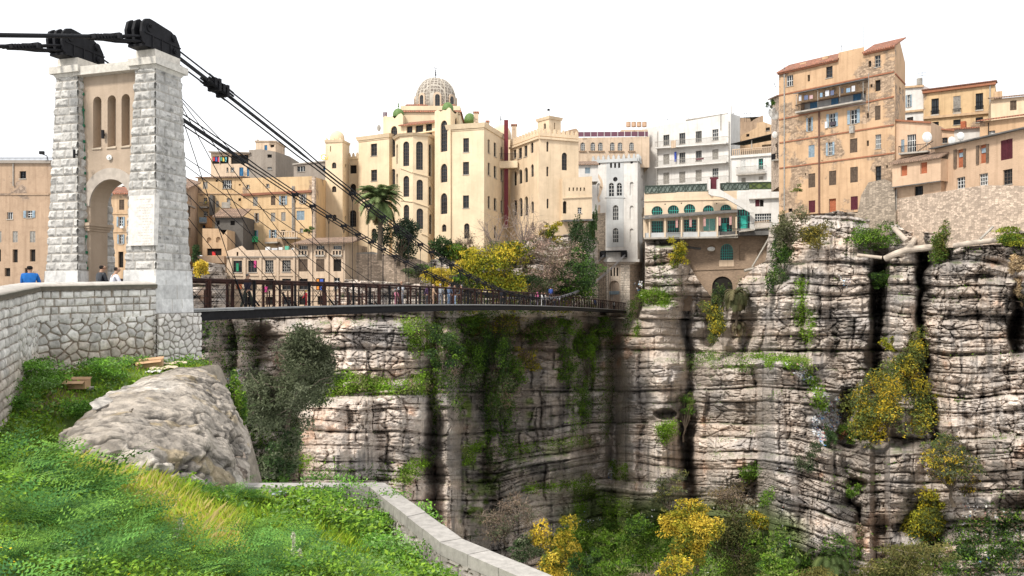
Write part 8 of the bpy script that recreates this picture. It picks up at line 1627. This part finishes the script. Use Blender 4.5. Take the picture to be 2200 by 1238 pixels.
person(at(216, 31.0, -.56), R(-35), 'man in a black leather jacket at the gateway, half hidden by the man in white', flat('black_leather', (.02, .022, .028), .35, 0, .2, 8), cl('black_trousers', (.02, .02, .025)), 1.82, head=.02, bend=.1)
person(at(241, 30.7, -.56), R(-50), 'man in a white shirt leaning into the gateway passage', cl('white_shirt', (.60, .60, .66)), cl('blue_jeans', (.05, .07, .12)), 1.74, lean=.12, bend=.15, arms=((.1, .9), (.4, .1)))
for o in [o for o in COL.objects if o.name.startswith('person') and o.type == 'EMPTY']: o.scale = (o.scale[0]*1.15, o.scale[1]*1.12, o.scale[2])
def onb(x, s_): wl_ = WS(s_); t = t_of(x, wl_); return G(s_, t, zdk(t)-.03)
BY = -math.atan2(ET[0], ET[1])
person(onb(531, 1.9), BY-.2, 'man in dark clothes striding along the near end of the footbridge', cl('dark_jacket', (.02, .016, .03)), cl('olive_trousers', (.04, .045, .035)), 1.76, stride=.28, lean=.06, arms=((.5, .0), (-.4, .0)), hair=flat('grey_hair', (.12, .11, .10)))
person(onb(657, 3.9), BY+1.5, 'small child in red with a yellow hat on the bridge', cl('red_coat', (.55, .03, .05)), cl('red_trousers', (.4, .03, .04)), .98, cap=cl('yellow_hat', (.65, .45, .02)))
person(onb(863, 2.2), BY+2.8, 'lone person in a pale grey coat standing at the middle railing', cl('pale_grey_coat', (.30, .31, .33)), cl('grey_trousers', (.12, .12, .14)), 1.76, long=True, arms=((.7, .1), (.6, .1)))
person(onb(851, 3.4), BY, 'child in pink beside the lone person in grey', cl('pink_top', (.55, .2, .28)), cl('pink_trousers', (.35, .15, .2)), 1.15)
gA = 'people chatting at the middle of the bridge'
for x, s_, yw, lab, tp, bt_, hh, kw in ((919, 2.6, 1.2, 'person in dark purple, leftmost of the six people at mid bridge', (.06, .03, .08), (.05, .05, .06), 1.62, {}), (931, 2.0, -1.2, 'person in a long beige coat among the six people at mid bridge', (.42, .28, .18), (.3, .2, .14), 1.66, {'long': True, 'cap': 1}), (946, 2.2, .4, 'hooded person in light grey among the six people at mid bridge', (.30, .31, .33), (.20, .21, .24), 1.76, {'cap': 2}),
   (965, 1.9, -.5, 'person in a blue grey jacket and jeans among the six people at mid bridge', (.10, .14, .22), (.12, .18, .28), 1.8, {}), (977.5, 2.3, 2.2, 'person in a dark top and light blue jeans among the six people at mid bridge', (.04, .03, .04), (.20, .28, .40), 1.7, {}), (991, 2.1, 1.6, 'person in charcoal, rightmost of the six people at mid bridge', (.05, .055, .07), (.03, .03, .04), 1.78, {'cap': 3})):
    c_ = kw.pop('cap', None); cp = {1: cl('beige_scarf', (.5, .36, .25)), 2: cl('grey_hood', (.34, .34, .35)), 3: cl('grey_cap', (.2, .2, .22)), None: None}[c_]
    person(onb(x, s_), BY+yw, lab, cl('top', tp), cl('trousers', bt_), hh, cap=cp, **kw)
person(onb(1078, 2.4), BY, 'single person in black walking beyond the group', cl('black_coat', (.015, .015, .02)), cl('black_trousers', (.02, .02, .02)), 1.74, stride=.15)
for x, s_, yw, lab, tp, bt_, hh, dz in ((1142, 3.0, .5, 'dark haired person at the left of the far group on the bridge', (.06, .05, .05), (.04, .04, .05), 1.74, 0), (1154, 2.2, 1, 'person in a pink headscarf in the far group', (.5, .12, .25), (.2, .2, .25), 1.66, 0), (1163, 2.5, -1, 'person in white, left of the seated youth', (.62, .62, .62), (.5, .5, .5), 1.74, 0), (1171, 2.2, 2, 'person in a pale shirt just left of the seated youth', (.55, .52, .5), (.1, .1, .14), 1.7, 0), (1183, 1.2, .4, 'youth in blue perched high on the bridge railing', (.03, .06, .22), (.03, .04, .08), 1.74, .62), (1192, 2.6, 1, 'bareheaded person right of the youth in blue', (.35, .2, .16), (.05, .05, .07), 1.7, 0), (1201, 2.2, 1, 'person in white at the right of the far group', (.65, .65, .68), (.08, .09, .14), 1.72, 0), (1278, 2.6, 0, 'distant person in blue near the end of the bridge', (.06, .09, .2), (.05, .06, .1), 1.74, 0), (1319, 2.7, 0, 'distant person in white at the portal of the white tower', (.6, .6, .6), (.04, .04, .05), 1.74, 0)):
    q = onb(x, s_); q[2] += dz; person(q, BY+yw, lab, cl('top', tp), cl('trousers', bt_), hh, cap=cl('pink_scarf', (.55, .1, .3)) if 'headscarf' in lab else None)
# ================================================================ THINGS LYING ABOUT
CB = flat('cardboard', (.46, .29, .17), .85, 0, .12, 4)
def carton(x, y, L_, W_2, H_, yaw, label, open_=True, tilt=0.):
    g_ = ground_at(x, y); r = empty('cardboard_box', g_, label, 'box'); e = np.array((math.cos(yaw), math.sin(yaw), tilt)); n_ = np.array((-math.sin(yaw), math.cos(yaw), 0)); z_ = np.array((0, 0, 1.)); t = .012; m = MB()
    def slab(o, a, b, th): n3 = np.cross(a, b); n3 /= np.linalg.norm(n3); m.hexa([o, o+a, o+a+b, o+b, o+n3*th, o+a+n3*th, o+a+b+n3*th, o+b+n3*th])
    o = g_+z_*.03-e*L_/2-n_*W_2/2
    slab(o, e*L_, n_*W_2, t); slab(o+n_*t, e*L_, z_*H_, t); slab(o+n_*W_2, e*L_, z_*H_, t); slab(o, n_*W_2, z_*H_, -t); slab(o+e*L_, n_*W_2, z_*H_, t); m.build('box_walls', CB, r)
    for k, (oo, a, b) in enumerate(((o+z_*H_, e*L_, (-n_*.9-z_*.35)*W_2*.45), (o+z_*H_+n_*W_2, e*L_, (n_*.8+z_*.4)*W_2*.45), (o+z_*H_, n_*W_2, (-e*.8-z_*.5)*L_*.3))): m = MB(); slab(oo, a, b, .008); m.build('flap', CB, r)
carton(322, 792, .85, .42, .26, .25, 'long open cardboard carton at the top of the boulder beside the abutment', tilt=.1)
carton(166, 838, .62, .42, .26, .1, 'torn brown cardboard box on the grass below the stone wall')
def sheet(x, y, L_, W_2, yaw, label, mat, name='cardboard_sheet', cat='cardboard', lift=.05, d=None):
    g_ = ground_at(x, y) if d is None else P(x, y, d); m = MB(); e = np.array((math.cos(yaw), math.sin(yaw), .06)); n_ = np.array((-math.sin(yaw), math.cos(yaw), .1)); ks = 7; V_ = [g_+e*L_*(i/ks-.5)+n_*W_2*(j/3-.5)*(1+.15*math.sin(i*2+j))+np.array((0, 0, lift+.03*math.sin(i*1.7+j*2.1))) for j in range(4) for i in range(ks+1)]; V2_ = [v+np.array((0, 0, .012)) for v in V_]; n = len(V_)
    fs = [[j*(ks+1)+i, j*(ks+1)+i+1, (j+1)*(ks+1)+i+1, (j+1)*(ks+1)+i] for j in range(3) for i in range(ks)]; m.add(V_+V2_, [f[::-1] for f in fs]+[[a+n for a in f] for f in fs]+[[0, 1, n+1, n]][:0]); tag(m.build(name, mat), label, cat)
PC = flat('pale_cardboard', (.55, .45, .33), .85, 0, .1, 3)
sheet(352, 797, .9, .5, .5, 'flattened pale cardboard lying right of the long carton', PC, lift=.10); sheet(372, 790, .9, .35, .6, 'folded cardboard strip on the top of the boulder', PC, lift=.16); sheet(708, 1118, .8, .4, -.4, 'flattened cardboard in the weeds inside the parapet', flat('tan_cardboard', (.58, .42, .28), .85, 0, .12, 5), lift=.22)
sheet(330, 803, .5, .3, .2, 'small white paper sheet beside the flattened cardboard', flat('white_paper', (.6, .58, .55)), 'paper_sheet', 'paper', .06)
for x, y, s_, c, lab in ((125, 822, .55, (.62, .16, .06), 'orange rags heaped on the grass by the wall'), (148, 812, .5, (.55, .40, .30), 'tan crumpled rags beside the orange ones'), (112, 832, .3, (.55, .6, .62), 'pale plastic bag in front of the orange rags'), (600, 1080, .3, (.28, .33, .34), 'clear crushed bottle with a yellow cap in the weeds by the parapet'), (680, 1082, .4, (.02, .03, .07), 'dark blue rag in the weeds by the parapet'), (662, 1096, .22, (.5, .5, .5), 'white plastic scrap in the weeds by the parapet'), (618, 1084, .2, (.35, .03, .15), 'crimson scrap beside the crushed bottle'), (660, 1083, .4, (.4, .34, .28), 'pale rag lying by the level parapet'), (195, 842, .3, (.4, .38, .34), 'grey crumpled paper right of the torn box')):
    g_ = ground_at(x, y); rs = np.random.default_rng(int(x)); bm = bmesh.new(); bmesh.ops.create_icosphere(bm, subdivisions=4, radius=1)
    Vv = np.array([v.co[:] for v in bm.verts]); nn_ = fbm(Vv[:, 0]*2+x, Vv[:, 1]*2+Vv[:, 2]*1.7, 4, 3); Vv *= (1+1.1*nn_)[:, None]*np.array((s_, s_*.6, s_*.35))*.55; Vv += g_+np.array((0, 0, .08 if x < 300 else .2))
    nm = {125: 'rag_heap', 148: 'rag_heap', 112: 'plastic_bag', 600: 'plastic_bottle', 680: 'rag', 662: 'plastic_scrap', 618: 'plastic_scrap', 660: 'rag', 195: 'crumpled_paper'}[x]
    me = raw_mesh(nm, Vv, [[v.index for v in f.verts] for f in bm.faces], smooth=False, uv=False); bm.free(); tag(link(nm, me, flat(nm, c, .5, 0, .35, 9)), lab, nm.split('_')[-1] if nm not in ('rag_heap', 'crumpled_paper') else 'rags' if nm == 'rag_heap' else 'paper')
# big sewer pipes over the right hand cliff
PI2_ = flat('sewer_pipe', (.40, .34, .28), .85, 0, .3, 1.2, .4)
for pts, r_, lab in (([(1902, 556, 94), (1925, 545, 93), (1948, 537, 92.5), (2005, 531, 91)], .38, 'thick pale sewer pipe leading to the drain arch'), ([(1955, 531, 92), (1965, 515, 94), (1976, 492, 96.5)], .36, 'pale pipe slanting out of the drain arch'), ([(1921, 490, 94), (1938, 508, 93), (1948, 518, 92.4)], .3, 'short pale pipe slanting down from the left of the drain arch'), ([(2050, 528, 86), (2095, 521, 84), (2160, 514, 82.5), (2240, 512, 80)], .28, 'long level pale pipe along the rim at the right'), ([(1842, 548, 96), (1895, 554, 94.5)], .2, 'broken pipe end jutting from the cliff left of the sewer pipe')):
    m = MB(); pp = [P(*c) for c in pts]; m.tube(pp, r_, 12); o = m.build('sewer_pipe', PI2_, None, smooth=False); tag(o, lab, 'pipe', 'pipes on the right hand cliff')
for x0, y0, x1, y1, d, r_, lab in ((1664, 492, 1616, 574, 121, .14, 'long pale pole leaning from the stair house to the brick vault'), (1599, 582, 1650, 570, 122, .25, 'pale beam lying at the foot of the leaning pole'), (2106, 514, 2134, 487, 82, .12, 'thin pale pole leaning on the retaining base')):
    m = MB(); m.tube([P(x0, y0, d), P(x1, y1, d)], r_, 6); tag(m.build('pole', M['concrete'], None), lab, 'pole')
b_ = None
m = MB(); q = P(1528, 535, 129.5); m.ico(q, .65, 10, (1, .35, .6)); m.tube([q, q+np.array((0, 1.2, 0))], .06, 5); tag(m.build('satellite_dish', M['white'], None), 'white satellite dish on the shadowed brick wall left of the teal window', 'satellite dish')
